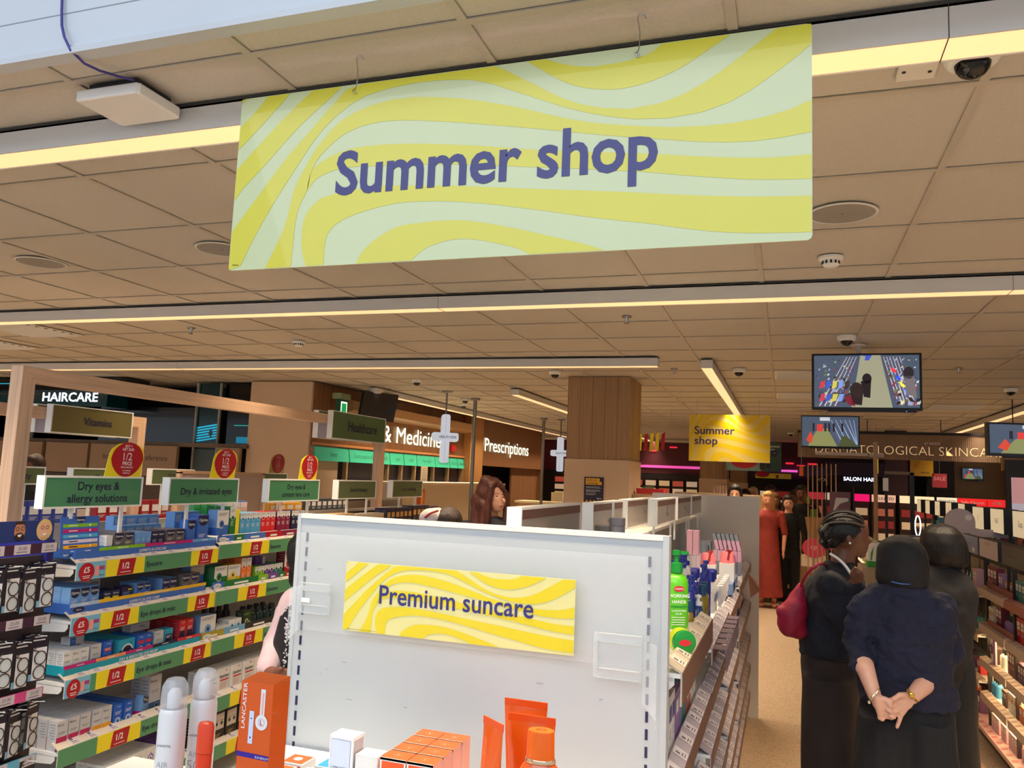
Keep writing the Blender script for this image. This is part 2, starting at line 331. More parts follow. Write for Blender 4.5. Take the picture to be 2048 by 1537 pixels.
dome(2.1, 9.0, 'pale dome camera at the right edge of the ceiling')
dome(-4.25, 10.4, 'small dome camera behind the nearer health desk cross')
dome(.1, 16.5, 'small dark dome camera below the smaller monitor')
dome(-4.6, 11.2, 'small dome camera beside the pharmacy strip light')
def sprinkler(x, y, label):
    t = thing('sprinkler_head', label, 'sprinkler', (x, y, H))
    b = MB(); b.lathe([(.032, 0), (.03, -.004), (.012, -.006), (.007, -.03), (.004, -.04)], CHROME, n=16)
    b.lathe([(.018, -.04), (.018, -.043)], CHROME, n=12); b.build('body', t, smooth=True)
sprinkler(-.97, 5.06, 'chrome sprinkler between the second and third strip lights, right of centre')
sprinkler(-4.42, 5.07, 'chrome sprinkler at the left between two strip lights')
sprinkler(-.98, 7.49, 'chrome sprinkler right of the end of the third strip light')
sprinkler(1.38, 7.53, 'chrome sprinkler to the right of the larger monitor')
# small plate with two screws
t = thing('ceiling_plate', 'small square ceiling plate with two dark screws at upper right', 'ceiling plate', (.31, 2.11, H))
b = MB(); b.box(-.045, .045, -.05, .05, -.006, 0, OFFW)
b.build('plate', t, bevel=.001)
b = MB(); b.lathe([(.005, -.006), (.005, -.008)], CHAR, (-.03, 0, 0), 10); b.build('screw', t); b = MB(); b.lathe([(.005, -.006), (.005, -.008)], CHAR, (.03, .01, 0), 10); b.build('screw', t)
def vent(x0, x1, y0, y1, label, n=7):
    t = thing('ceiling_vent', label, 'ceiling vent', ((x0+x1)/2, (y0+y1)/2, H)); ax, ay = (x1-x0)/2, (y1-y0)/2
    b = MB()
    b.box(-ax, ax, -ay, -ay+.025, -.006, 0, OFFW); b.box(-ax, ax, ay-.025, ay, -.006, 0, OFFW); b.box(-ax, -ax+.025, -ay+.025, ay-.025, -.006, 0, OFFW); b.box(ax-.025, ax, -ay+.025, ay-.025, -.006, 0, OFFW)
    b.build('frame', t)
    b = MB(); b.box(-ax+.025, ax-.025, -ay+.025, ay-.025, -.001, 0, CHAR); b.build('backing', t)
    b = MB()
    for k in range(n):
        y = -ay+.04+(2*ay-.08)*k/(n-1); b.obox(Vector((0, y, -.008)), (2*ax-.05, .003, .022), Matrix.Rotation(.6, 3, 'X'), OFFW)
    b.build('louvre', t)
vent(-6.28, -5.69, 4.66, 5.24, 'louvred ceiling vent at the left behind the second strip light')
vent(-7.47, -6.88, 5.26, 5.84, 'louvred ceiling vent at the left edge above the haircare sign')
vent(-.1, .47, 7.66, 8.22, 'louvred ceiling vent left of the larger monitor', 9)
vent(-.1, .47, 9.46, 10.02, 'louvred ceiling vent above the smaller monitor', 9)
vent(1.68, 2.25, 10.66, 11.22, 'louvred ceiling vent above the skincare banner', 7)
# white access point with a blue cable from the fascia
t = thing('wireless_access_point', 'white square wireless access point under the ceiling at upper left', 'access point', (-1.78, 1.715, H))
b = MB(); b.prism([(-.11, -.085), (.1, -.085), (.11, -.075), (.11, .075), (.1, .085), (-.1, .085), (-.11, .075), (-.11, -.075)], 'z', -.055, -.022, mat(228, 226, 224, .4)); b.build('case', t, bevel=.006, seg=3)
b = MB(); b.box(-.085, .085, -.065, .065, -.022, 0, CHAR); b.build('mounting_bracket', t)
pts = smooth_pts([(-1.84, 1.49, 3.6), (-1.83, 1.492, 3.1), (-1.81, 1.49, 2.95), (-1.80, 1.488, 2.88), (-1.765, 1.482, 2.815), (-1.75, 1.51, 2.785), (-1.735, 1.57, 2.782), (-1.69, 1.635, 2.785)], 24)
b = MB(); b.tube(pts, .0035, mat(60, 50, 130, .5), 8)
tag(b.build('network_cable', smooth=True), 'blue cable hanging from the white fascia to the access point', 'cable')
# ================================================================ hanging signs
def hook(x, y, ztop, zbot, label, group=None):
    b = MB(); r = .008
    P = [(x+.012, y, ztop-.012)]+[(x+r*math.cos(a), y, ztop-.008+r*math.sin(a)) for a in (.3, .9, 1.6, 2.3, 3.0)]+[(x-.004, y, ztop-.03), (x-.002, y, (ztop+zbot)/2), (x-.004, y, zbot+.012), (x-.01, y-.006, zbot+.002), (x-.006, y-.008, zbot-.006), (x+.001, y-.006, zbot-.004)]
    b.tube(smooth_pts(P, 26), .0014, CHROME, 6)
    return tag(b.build('wire_hook', smooth=True), label, 'hook')
def rounded(x0, x1, z0, z1, r, n=5):
    P = []
    for cx, cz, a0 in ((x1-r, z1-r, 0), (x0+r, z1-r, 90), (x0+r, z0+r, 180), (x1-r, z0+r, 270)):
        for k in range(n+1):
            a = math.radians(a0+90*k/n); P.append((cx+r*math.cos(a), cz+r*math.sin(a)))
    return P
SY, SL, ST = mat(206, 198, 38, .35, coat=.3), mat(194, 203, 156, .35, coat=.3), mat(46, 44, 112, .4)
x0, x1, z0, z1 = -1.38, .052, 2.253, 2.7237
t = thing('hanging_sign', 'big yellow swirl sign reading Summer shop hanging at the entrance', 'sign', ((x0+x1)/2, 1.70, z0))
cx = (x0+x1)/2
b = MB(); b.prism(rounded(x0-cx, x1-cx, 0, z1-z0, .012), 'y', 0, .005, SL)
stripes(b, x0-cx+.0015, x1-cx-.0015, .0015, z1-z0-.0015, -.0006, SY); b.build('board', t)
b = MB(); W, Hh = x1-x0, z1-z0
b.text('Summer shop', x0-cx+.213*W, .388*Hh, ST, w=.565*W, h=.235*Hh, al='l', y=-.0014, off=.022); b.build('lettering', t)
tiny = MB(); tiny.text('© Boots', x0-cx+.012, .012, CHAR, h=.004, al='l', y=-.0014); tiny.build('small_print', t)
hook(-1.03, 1.70, H, z1-.02, 'wire hook holding the big summer sign, left one')
hook(-.31, 1.70, H, z1-.02, 'wire hook holding the big summer sign, right one')
# second summer sign
x0, x1, z0, z1 = -1.15, -.175, 2.03, 2.615; cx = (x0+x1)/2; W, Hh = x1-x0, z1-z0
t = thing('hanging_sign', 'smaller yellow swirl sign reading Summer shop over the aisle', 'sign', (cx, 10.32, z0))
b = MB(); b.box(-W/2, W/2, 0, .006, 0, Hh, mat(226, 206, 110, .4)); stripes(b, -W/2+.002, W/2-.002, .002, Hh-.002, -.001, mat(232, 204, 10, .4)); b.build('board', t)
b = MB(); b.text('Summer', -W/2+.07*W, .58*Hh, ST, w=.5*W, h=.165*Hh, al='l', y=-.003, off=.01); b.text('shop', -W/2+.07*W, .36*Hh, ST, w=.29*W, h=.165*Hh, al='l', y=-.003, off=.01); b.build('lettering', t)
hook(-1.05, 10.32, H, z1-.01, 'thin hook at the left of the smaller summer sign')
hook(-.30, 10.32, H, z1-.01, 'thin hook at the right of the smaller summer sign')
# ================================================================ helpers for shop fittings and packs
CREAM = mat(214, 204, 190, .5); TICK = mat(206, 200, 204, .5); INK = mat(112, 106, 120, .6); PALEK = mat(216, 208, 210, .5); BROWN = mat(104, 74, 68, .45)
def seg_rail(name, x0, x1, z, segs, parent, riser=.075, tickets=0, lab=CREAM, tcol=PALEK):
    """shelf edge: a tilted label plane above an upright strip; segs = (length share, colour, text, text colour)"""
    b = MB()
    prof = [(.04, z+.027), (.0, z+.004), (.0, z-riser+.004), (.004, z-riser+.004), (.004, z), (.044, z+.023)]
    b.prism(prof, 'x', x0, x1, lab)
    dy, dz = -.04, -.023; nn = Vector((0, dz, -dy)).normalized()  # outward normal of the tilted plane
    if nn.z < 0: nn = -nn
    rnd = random.Random(int(x0*977+z*131))
    for k in range(tickets):
        u = x0+(x1-x0)*(k+.5+rnd.uniform(-.25, .25))/tickets; wd = .03
        def q(du, t): p = Vector((u+du, .04+dy*t, z+.027+dz*t))+nn*.0012; return tuple(p)
        b.poly([q(-wd, .97), q(wd, .97), q(wd, .05), q(-wd, .05)], tcol)
        for t0, t1, a, c in ((.2, .48, -.6, -.1), (.6, .68, -.6, .3), (.78, .84, -.6, .5)):
            p = [q(a*wd, t1), q(c*wd, t1), q(c*wd, t0), q(a*wd, t0)]; b.poly([tuple(Vector(v)+nn*.0006) for v in p], INK)
    tot = sum(s[0] for s in segs) or 1; u = x0
    for s in segs:
        v = u+(x1-x0)*s[0]/tot; b.box(u+.0005, v-.0005, -.0025, 0, z-riser+.006, z+.002, s[1])
        if len(s) > 2 and s[2]:
            hh = riser*.3; cz = z-riser/2
            if s[2] == 'half':
                cx = (u+v)/2; ww = min(.05, (v-u)*.3)
                b.poly([(cx-ww, -.0032, z-riser+.007), (cx+ww*.9, -.0032, z-riser+.007), (cx+ww*1.15, -.0032, z+.001), (cx-ww*.75, -.0032, z+.001)], RED)
                b.text('1/2', cx, cz-.004, WHITE, h=riser*.34, y=-.0038, off=.02); b.rect(cx-.6*ww, cx+.6*ww, cz-.02, cz-.017, -.0038, WHITE)
            elif s[2] == 'five':
                b.disc(u+(v-u)*.33, cz, (v-u)*.27, -.0032, RED, 20, riser*.52); b.text('£5', u+(v-u)*.33, cz-.002, WHITE, h=riser*.3, y=-.0038, off=.02)
                b.rect(u+(v-u)*.2, u+(v-u)*.46, cz-.018, cz-.015, -.0038, WHITE); b.rect(u+(v-u)*.22, u+(v-u)*.44, cz-.026, cz-.023, -.0038, WHITE)
                b.rect(u+(v-u)*.62, u+(v-u)*.75, cz-.02, cz+.022, -.0032, mat(240, 160, 150)); b.rect(u+(v-u)*.76, u+(v-u)*.95, cz+.004, cz+.02, -.0032, mat(170, 60, 130))
                b.text('Boots', u+(v-u)*.86, cz-.022, NAVY, h=.008, y=-.0038, off=0)
            else: b.text(s[2], (u+v)/2 if len(s) < 5 else u+.012, cz-hh*.4, s[3] if len(s) > 3 else INK, h=hh, y=-.0036, al='c' if len(s) < 5 else 'l', maxw=(v-u)*.9)
        u = v
    o = b.build(name, parent); return o
def shelf_board(x0, x1, z, d, parent, m=WHITE, bracket=True):
    b = MB(); b.box(x0+.001, x1-.001, .004, d, z-.012, z, m); b.build('shelf', parent)
    if bracket:
        for x in (x0+.003, x1-.006):
            b = MB(); b.prism([(.02, z-.012), (d, z-.012), (d, z-.075), (d*.55, z-.06), (.035, z-.045), (.02, z-.03)], 'x', x, x+.003, m); b.build('shelf_bracket', parent)
LB, MBL, DNV = mat(112, 166, 232, .4), mat(62, 112, 200, .4), mat(30, 34, 78, .4)
GRYP = mat(120, 116, 116, .35, .3); LIME = mat(132, 196, 44, .4); MAG = mat(196, 30, 120, .4); TEAL = mat(24, 160, 186, .4); TURQ = mat(36, 164, 200, .4)
ORG = mat(246, 130, 60, .4); PURP = mat(110, 72, 160, .4); DGRN = mat(24, 120, 60, .4); BURG = mat(140, 24, 72, .4); PALE = mat(228, 230, 232, .4); SIL = mat(198, 200, 206, .4)
OLIVE = mat(176, 160, 40, .4); BLU2 = mat(28, 96, 200, .4); REDP = mat(206, 38, 52, .4)
def carton(w, h, d, slabs, front=(), side=True):
    """card carton, origin at the middle of its front bottom edge; slabs=(z share from, to, colour[, front colour])"""
    b = MB()
    for s in slabs: b.box(-w/2, w/2, 0, d, h*s[0], h*s[1], s[2], front=s[3] if len(s) > 3 else None)
    for e in front:
        k = e[0]
        if k == 'badge': # dark shield with white lettering, like a hanging crest
            c = DNV; b.poly([(-w*.46, -.0006, h*.97), (-w*.46, -.0006, h*.8), (-w*.3, -.0006, h*.66), (0, -.0006, h*.61), (w*.3, -.0006, h*.66), (w*.46, -.0006, h*.8), (w*.46, -.0006, h*.97)], c)
            b.text(e[1], 0, h*.77, WHITE, w=w*.8, h=h*.1, y=-.0012, off=.015)
        elif k == 'text': b.text(e[1], w*e[2], h*e[3], e[5], h=h*e[4], y=-.0014, off=e[6] if len(e) > 6 else .005, maxw=w*.92)
        elif k == 'eye':
            b.disc(w*e[1], h*e[2], w*e[3]*1.25, -.0006, PALE, 18); b.disc(w*e[1], h*e[2], w*e[3], -.0010, e[4], 18); b.disc(w*e[1], h*e[2], w*e[3]*.4, -.0014, CHAR, 12)
        elif k == 'rect': b.rect(w*e[1], w*e[2], h*e[3], h*e[4], -.0008, e[5])
        elif k == 'lines':
            for i in range(e[4]): b.rect(w*e[1], w*(e[2]-.08*(i % 3)), h*(e[3]-.045*i), h*(e[3]-.045*i+.016), -.001, e[5])
        elif k == 'drop':
            c = (0, h*e[1]); r = w*.32
            b.poly([(c[0]+r*math.sin(a)*(.55 if a > 5.6 or a < .68 else 1), -.0008, c[1]+r*math.cos(a)*(1.35 if a == 0 else 1)) for a in [i*2*math.pi/14 for i in range(14)]], e[2])
    if side:
        for i in range(6):
            z = h*(.86-.09*i); x = -w/2-.0006; b.add([(x, d*.15, z), (x, d*(.8-.1*(i % 3)), z), (x, d*(.8-.1*(i % 3)), z+h*.02), (x, d*.15, z+h*.02)], [(3, 2, 1, 0)], mat(150, 170, 200) if slabs[-1][2] in (LB, MBL, BLU2) else GREY)
    return b
_P = {}
ORD = ('first', 'second', 'third', 'fourth', 'fifth', 'sixth', 'seventh', 'eighth', 'ninth', 'tenth', 'eleventh', 'twelfth')
def where(label, r, rows, i, n):
    a = '' if n == 1 else (('left', 'right')[i] if n == 2 else (('left', 'middle', 'right')[i] if n == 3 else ORD[i]+' along'))
    d = '' if rows == 1 else ('front' if r == 0 else ORD[r]+' deep')
    s = ' '.join(x for x in (a, d) if x)
    return label+', '+s if s and len((label+' '+s).split()) <= 16 else label
def packs(key, mk, name, label, cat, group, spots, bevel=0, labs=None):
    """copies of one pack at (x, y, z, rz) spots; the first builds the mesh"""
    out = []
    for si_, s in enumerate(spots):
        if key not in _P:
            o = mk().build(name, bevel=bevel) if not callable(getattr(mk, 'thing', None)) else mk.thing()
            _P[key] = o
        else:
            o = _P[key].copy(); COL.objects.link(o)
        for kk in ('label', 'category', 'group'):
            if kk in o: del o[kk]
        o.location = s[:3]; o.rotation_euler = (0, 0, s[3]); tag(o, labs[si_] if labs else label, cat, None if group == 'x' else group); out.append(o)
    return out
LX = -2.8
def lrow(key, mk, label, group, y0, n, w, z, rows=1, d=.05, dep=.03, gap=.002, name='eyecare_carton', cat='carton', jit=.003):
    sp = []
    rnd = random.Random(hash(key) % 999 if False else len(key)*7+int(y0*100))
    for r in range(rows):
        for i in range(n):
            sp.append((LX-dep-r*(d+.003)-(rnd.uniform(0, jit) if r == 0 else 0), y0+w/2+i*(w+gap), z, RPX+(rnd.uniform(-.03, .03) if r == 0 and jit else 0)))
    return packs(key, mk, name, label, cat, group, sp, labs=[where(label, r, rows, i, n) for r in range(rows) for i in range(n)])
# ================================================================ left eye-care gondola (faces right, along the aisle)
gon = thing('shelving_gondola', 'long white shelving run of eye-care packs at the left', 'shelving', (LX, 0, 0), RPX)
b = MB(); b.box(2.64, 6.6, .42, .45, .0, 1.42, mat(190, 190, 190, .5, kind='wear')); b.build('back_panel', gon)
b = MB(); b.box(1.6, 6.6, .02, .44, 0, .12, OFFW); b.build('base', gon)
b = MB(); b.box(1.6, 2.64, .42, .45, 0, 1.42, mat(96, 92, 94, .5)); b.build('back_panel', gon)
G_, Y_ = (GREEN, YEL)
five = (.15, mat(120, 190, 224, .4), 'five'); half = (.22, YEL, 'half')
S1 = {1.31: [five, (.22, YEL, 'half'), (.30, GREEN, 'Eyecare', NAVY, 1), (.20, YEL, 'half')], 1.085: [five, (.22, YEL, 'half'), (.32, GREEN, 'Eye drops & mist', NAVY, 1), (.20, YEL, 'half')],
      .835: [(.13,)+five[1:], (.03, GREEN), (.22, YEL, 'half'), (.32, GREEN, 'Eye drops & mist', NAVY, 1), (.2, YEL, 'half')], .56: [(.2, GREEN), (.25, YEL, 'half'), (.35, GREEN, 'Eye drops & wash', NAVY, 1), (.1, GREEN)], .30: [(1, GREEN, 'Eye drops & wash', NAVY, 1)]}
for z, sg in S1.items():
    shelf_board(2.66, 3.55, z-.01, .42, gon); seg_rail('price_rail', 2.66, 3.55, z, sg, gon, tickets=7)
for z in (1.325, 1.085, .835, .535, .29):
    for (a, c) in ((3.56, 4.45), (4.46, 5.35), (5.36, 6.25)):
        shelf_board(a, c, z-.01, .42, gon, bracket=(a < 4)); seg_rail('price_rail', a, c, z, [(.2, GREEN), (.28, YEL, 'half'), (.32, GREEN, 'Eyecare' if z > 1 else 'Eye vitamins', NAVY, 1), (.2, GREEN)], gon, tickets=5)
b = MB(); b.box(2.64, 6.3, .42, .46, 1.36, 1.44, mat(178, 164, 156, .5)); b.build('top_rail', gon)
# product trays along the shelf fronts
def tray(label, x0, x1, z, hh, col, bands, txt, dep=.02, tw=None, tcol=WHITE, logo=None):
    t = thing('display_tray', label, 'display tray', (LX-dep, x0, z), RPX); L = x1-x0
    b = MB(); b.box(0, L, 0, .003, 0, hh, col); b.box(0, .003, .003, .3, 0, hh, col); b.box(L-.003, L, 0, .3, 0, hh, col); b.box(0, L, 0, .3, 0, .0015, col); b.build('tray', t)
    b = MB(); u = 0; bh = hh*.32
    for s, c in bands:
        b.box(u, u+L*s, -.001, 0, hh-bh, hh+.001, c); b.rect(u+L*s*.38, u+L*s*.62, hh-bh*.62, hh-bh*.38, -.0016, WHITE); u += L*s
    b.build('range_strip', t)
    if txt:
        b = MB(); b.text(txt, L*.5, hh*.16, tcol, h=hh*.3, y=-.0016, off=.02)
        if logo: b.disc(.045, hh*.42, .03, -.0012, logo, 18, hh*.26); b.text('Optrex' if logo == DNV else 'hycosan', .045, hh*.34, WHITE if logo == DNV else NAVY, h=hh*.14, y=-.0018)
        b.build('lettering', t)
tray('blue display tray reading Experts in eyecare on the top shelf', 2.665, 3.55, 1.325, .042, MBL, [(.14, MBL), (.3, LIME), (.36, MAG), (.2, LB)], 'EXPERTS IN EYECARE')
tray('blue and yellow display tray reading Experts in eye care on the second shelf', 2.665, 3.50, 1.098, .044, MBL, [(.18, mat(170, 200, 235)), (.82, mat(236, 190, 40, .4))], 'EXPERTS IN EYE CARE', logo=DNV)
tray('turquoise display tray reading Dry and irritated eye relief on the third shelf', 2.665, 3.49, .848, .042, TEAL, [(.2, MAG), (.2, mat(230, 150, 100)), (.2, MAG), (.2, NAVY), (.2, REDP)], 'DRY & IRRITATED EYE RELIEF')
def ctray(label, x0, z, cols, wd):
    t = thing('display_tray', label, 'display tray', (LX-.02, x0, z), RPX); b = MB(); u = 0
    for s, c in zip(wd, cols): b.box(u, u+s, 0, .003, 0, .04, c); b.rect(u+s*.3, u+s*.7, .014, .024, -.0006, WHITE) if c != PALE else None; u += s
    b.box(0, u, .003, .3, 0, .0015, PALE); b.build('tray', t)
    b = MB(); b.disc(.04, .02, .032, -.0008, PALE, 18, .013); b.text('hycosan', .04, .016, MBL, h=.007, y=-.0014); b.build('lettering', t)
ctray('colour-banded display tray of blue, green, red and burgundy on the farther top shelf', 3.565, 1.333, [MBL, DGRN, MBL, RED, BURG], [.13, .09, .19, .16, .17])
ctray('green, lime, purple and teal display tray on the farther second shelf', 3.55, 1.093, [MBL, DGRN, LIME, PURP, DGRN, RED], [.09, .3, .09, .1, .07, .06])
ctray('olive, blue and black display tray on the farther third shelf', 3.50, .843, [OLIVE, mat(110, 170, 210), CHAR], [.17, .18, .25])
# ---- top shelf packs
def ox(w, h, d, body, stripe, front=None): return lambda: carton(w, h, d, [(0, .2, front or body), (.2, .31, stripe), (.31, 1, front or body)], [('badge', 'Optrex'), ('lines', -.35, .2, .5, 3, WHITE)])
lrow('ga', ox(.056, .084, .05, LB, LIME, GRYP), 'grey carton with green stripe and navy crest on the top shelf', 'grey green-striped eye cartons', 2.88, 2, .056, 1.34, 3)
lrow('gb', lambda: carton(.03, .08, .05, [(0, .3, MBL), (.3, .36, MAG), (.36, 1, LB)], [('lines', -.2, .2, .6, 3, WHITE)]), 'slim light-blue carton on the top shelf between grey cartons', 'slim light-blue cartons on the top shelf', 3.005, 3, .03, 1.34, 2)
lrow('gc', lambda: carton(.04, .08, .05, [(0, .25, DNV), (.25, .31, MAG), (.31, 1, DNV)], [('badge', 'Optrex'), ('lines', -.35, .3, .5, 4, SIL)]), 'small navy carton with thin pink stripe on the top shelf', 'navy cartons on the top shelf', 3.105, 2, .04, 1.34, 2)
lrow('gd', ox(.062, .083, .05, LB, MAG, GRYP), 'grey carton with pink stripe and navy crest on the top shelf', 'grey pink-striped eye cartons', 3.20, 2, .062, 1.34, 2)
lrow('ge', lambda: carton(.058, .125, .05, [(0, 1, MBL)], [('badge', 'Optrex'), ('lines', -.35, .25, .16, 2, WHITE)]), 'blue eye-wash carton on the top shelf, the shorter one', 'x', 3.335, 1, .07, 1.34)
lrow('gf', lambda: carton(.08, .147, .06, [(0, .14, LB), (.14, 1, MBL)], [('badge', 'Optrex'), ('lines', -.35, .25, .32, 3, WHITE)]), 'tallest blue eye-wash carton with navy crest on the top shelf', 'x', 3.415, 1, .08, 1.34)
lrow('gg', lambda: carton(.055, .10, .05, [(0, 1, LB)], [('lines', -.4, .4, .85, 8, WHITE)]), 'light-blue carton showing its printed back, stacked behind the grey ones', 'light-blue cartons turned backwards on the top shelf', 3.03, 5, .055, 1.34, 1, dep=.17)
lrow('gg2', lambda: carton(.072, .14, .05, [(0, 1, LB)], [('lines', -.4, .4, .88, 5, WHITE)]), 'tall light-blue carton at the back of the top shelf', 'tall light-blue cartons at the back of the top shelf', 3.08, 4, .072, 1.34, 1, dep=.24)
lrow('gg3', lambda: carton(.06, .158, .055, [(0, .32, MAG), (.32, 1, LB)], [('lines', -.4, .4, .88, 5, WHITE)]), 'tall light-blue carton with pink foot at the end of the top shelf', 'tall light-blue cartons with pink foot', 3.36, 3, .06, 1.34, 1, dep=.13)
lrow('gw', lambda: carton(.035, .075, .04, [(0, .4, MBL), (.4, 1, PALE)]), 'small white and blue box beside the folded price card', 'x', 2.835, 1, .035, 1.34)
lrow('ba', lambda: carton(.095, .13, .06, [(0, .3, MBL, MBL), (.3, 1, LB, PALE)], [('rect', .05, .5, .25, .4, MBL), ('eye', -.1, .45, .2, MBL), ('lines', -.4, .4, .88, 3, GREY)]), 'white carton with big blue eye circle on the farther top shelf', 'x', 3.56, 1, .095, 1.375)
lrow('bb', lambda: carton(.05, .147, .05, [(0, .6, DGRN), (.6, 1, DGRN, PALE)], [('eye', 0, .6, .22, DGRN), ('lines', -.35, .35, .9, 3, GREY), ('lines', -.3, .2, .45, 4, WHITE)]), 'green and white carton with green eye circle on the farther top shelf', 'green and white cartons', 3.665, 1, .05, 1.375, 3)
lrow('bb2', lambda: carton(.03, .13, .05, [(0, 1, YEL)]), 'narrow yellow carton beside the green one on the top shelf', 'x', 3.715, 1, .03, 1.375)
for key, c, lab, y0, n, zz in (('bc', mat(80, 170, 224, .4), 'slim sky-blue and white carton with eye circle, farther top shelf', 3.755, 4, 1.375), ('bd', mat(222, 40, 48, .4), 'slim red and white carton with eye circle, farther top shelf', 3.94, 3, 1.375), ('be', BURG, 'slim burgundy and white carton with eye circle, farther top shelf', 4.09, 3, 1.375), ('bf', DNV, 'slim navy and white carton with eye circle, farther top shelf', 4.24, 3, 1.375)):
    lrow(key, lambda c=c: carton(.044, .11, .045, [(0, .72, c), (.72, 1, c, PALE)], [('eye', 0, .7, .2, c), ('lines', -.35, .35, .93, 2, GREY), ('lines', -.3, .25, .45, 4, WHITE)]), lab, lab.split(',')[0]+'s', y0, n, .044, zz, 2, d=.045)
lrow('bg', lambda: carton(.05, .17, .05, [(0, .8, mat(60, 180, 100, .4)), (.8, 1, mat(60, 180, 100, .4), mat(90, 200, 120))], [('lines', -.3, .3, .93, 2, WHITE)]), 'tall light-green carton at the back of the farther top shelf', 'light-green cartons at the back', 3.60, 3, .055, 1.375, 1, dep=.22)
lrow('bh', lambda: carton(.06, .165, .05, [(0, .7, PALE), (.7, .97, PALE), (.97, 1, MBL)], [('rect', -.4, .4, .3, .8, CREAM)]), 'tall white carton with blue lid edge at the back of the farther top shelf', 'white cartons at the back', 3.77, 4, .06, 1.375, 1, dep=.19)
# ---- second shelf
z = 1.097
lrow('ha', lambda: carton(.05, .108, .05, [(0, .32, SIL, mat(190, 214, 244)), (.32, 1, LB)], [('badge', 'Optrex'), ('lines', -.35, .25, .5, 3, WHITE)]), 'light-blue carton with navy crest at the near end of the second shelf', 'light-blue eye cartons on the second shelf', 2.67, 3, .05, z, 4)
lrow('hb', lambda: carton(.045, .075, .045, [(0, 1, DNV)], [('text', 'Optrex', 0, .8, .1, WHITE), ('rect', -.35, .35, .5, .68, YEL), ('eye', 0, .3, .14, PALE), ('rect', -.35, .35, .06, .12, YEL)]), 'small navy carton with yellow panel on the second shelf', 'navy and yellow cartons', 2.845, 2, .046, z, 2)
lrow('hc', lambda: carton(.06, .083, .045, [(0, 1, NAVY)], [('rect', .1, .45, .8, .86, YEL), ('lines', -.4, .35, .7, 9, LB), ('rect', .1, .45, .08, .14, YEL)]), 'dark blue carton showing its small print on the second shelf', 'x', 2.95, 1, .06, z)
lrow('hd', lambda: carton(.042, .09, .05, [(0, .12, LB), (.12, .2, YEL), (.2, 1, LB, MBL)], [('badge', 'Optrex'), ('lines', -.35, .25, .5, 2, WHITE)]), 'blue carton with low yellow stripe, middle of the second shelf', 'blue yellow-striped cartons', 3.04, 2, .042, z, 2)
lrow('he', lambda: carton(.047, .092, .05, [(0, .15, DNV), (.15, .25, YEL), (.25, 1, LB, DNV)], [('badge', 'Optrex'), ('lines', -.35, .25, .55, 3, SIL)]), 'navy carton with yellow stripe on the second shelf', 'navy yellow-striped cartons', 3.205, 2, .047, z, 3)
lrow('hf', lambda: carton(.065, .10, .05, [(0, .2, GRYP), (.2, .28, YEL), (.28, 1, GRYP)], [('badge', 'Optrex'), ('lines', -.35, .25, .5, 3, SIL)]), 'grey carton with yellow stripe and navy crest on the second shelf', 'grey yellow-striped cartons', 3.33, 2, .065, z, 2)
lrow('hg', lambda: carton(.14, .035, .07, [(0, 1, PALE)], [('rect', -.42, .05, .25, .85, SIL)]+[('rect', .1+.035*i, .115+.035*i, .2, .85, CHAR) for i in range(10)]), 'white carton lying on its side showing a barcode, second shelf', 'x', 2.80, 1, .14, z+.075, dep=.15, jit=0)
lrow('hk', lambda: carton(.10, .155, .06, [(0, .35, MBL), (.35, 1, LB, CREAM)], [('rect', 0, .5, .3, .5, MBL), ('lines', -.4, .4, .85, 3, GREY)]), 'tall white and blue carton behind the grey ones on the second shelf', 'x', 3.46, 1, .09, z, dep=.08)
lrow('ia', lambda: carton(.10, .11, .06, [(0, .42, DGRN), (.42, 1, DGRN, PALE)], [('eye', -.12, .5, .2, DGRN), ('rect', .05, .5, .3, .5, DGRN), ('lines', -.4, .4, .9, 3, GREY)]), 'green and white carton with green eye circle, farther second shelf', 'x', 3.575, 1, .10, z+.005)
lrow('ib', lambda: carton(.10, .108, .06, [(0, .42, mat(240, 196, 20)), (.42, 1, mat(240, 196, 20), PALE)], [('eye', -.1, .5, .18, mat(240, 196, 20)), ('lines', -.4, .4, .9, 3, GREY)]), 'yellow and white carton with yellow eye circle, farther second shelf', 'x', 3.685, 1, .10, z+.005)
for key, c, lab, y0, n, hh, zz in (('ic', ORG, 'slim orange and white carton with eye circle, farther second shelf', 3.795, 2, .14, z), ('id', LIME, 'slim lime and white carton with eye circle, farther second shelf', 3.92, 2, .082, z), ('ie', PURP, 'slim purple and white carton with eye circle, farther second shelf', 4.01, 2, .084, z), ('if', mat(20, 130, 110), 'slim teal and white carton with eye circle, farther second shelf', 4.10, 2, .084, z)):
    lrow(key, lambda c=c, hh=hh: carton(.042, hh, .045, [(0, .66, c), (.66, 1, c, PALE)], [('eye', 0, .66, .22, c), ('lines', -.35, .35, .92, 2, GREY), ('lines', -.3, .25, .4, 4, WHITE)]), lab, lab.split(',')[0]+'s', y0, n, .042, zz, 3, d=.045)
lrow('ig', lambda: carton(.085, .165, .06, [(0, .35, RED), (.35, 1, mat(120, 20, 40), PALE)], [('eye', 0, .45, .28, RED), ('lines', -.35, .35, .9, 3, GREY), ('rect', -.4, -.1, .05, .2, PALE), ('rect', .1, .4, .05, .2, PALE)]), 'tall red and white carton with large red eye circle, farther second shelf', 'x', 4.20, 1, .085, z)
lrow('ih', lambda: carton(.09, .04, .05, [(0, 1, PURP)], [('rect', .2, .5, 0, 1, PALE)]), 'purple carton lying on its side above the purple ones', 'x', 4.0, 1, .09, z+.085, dep=.09)
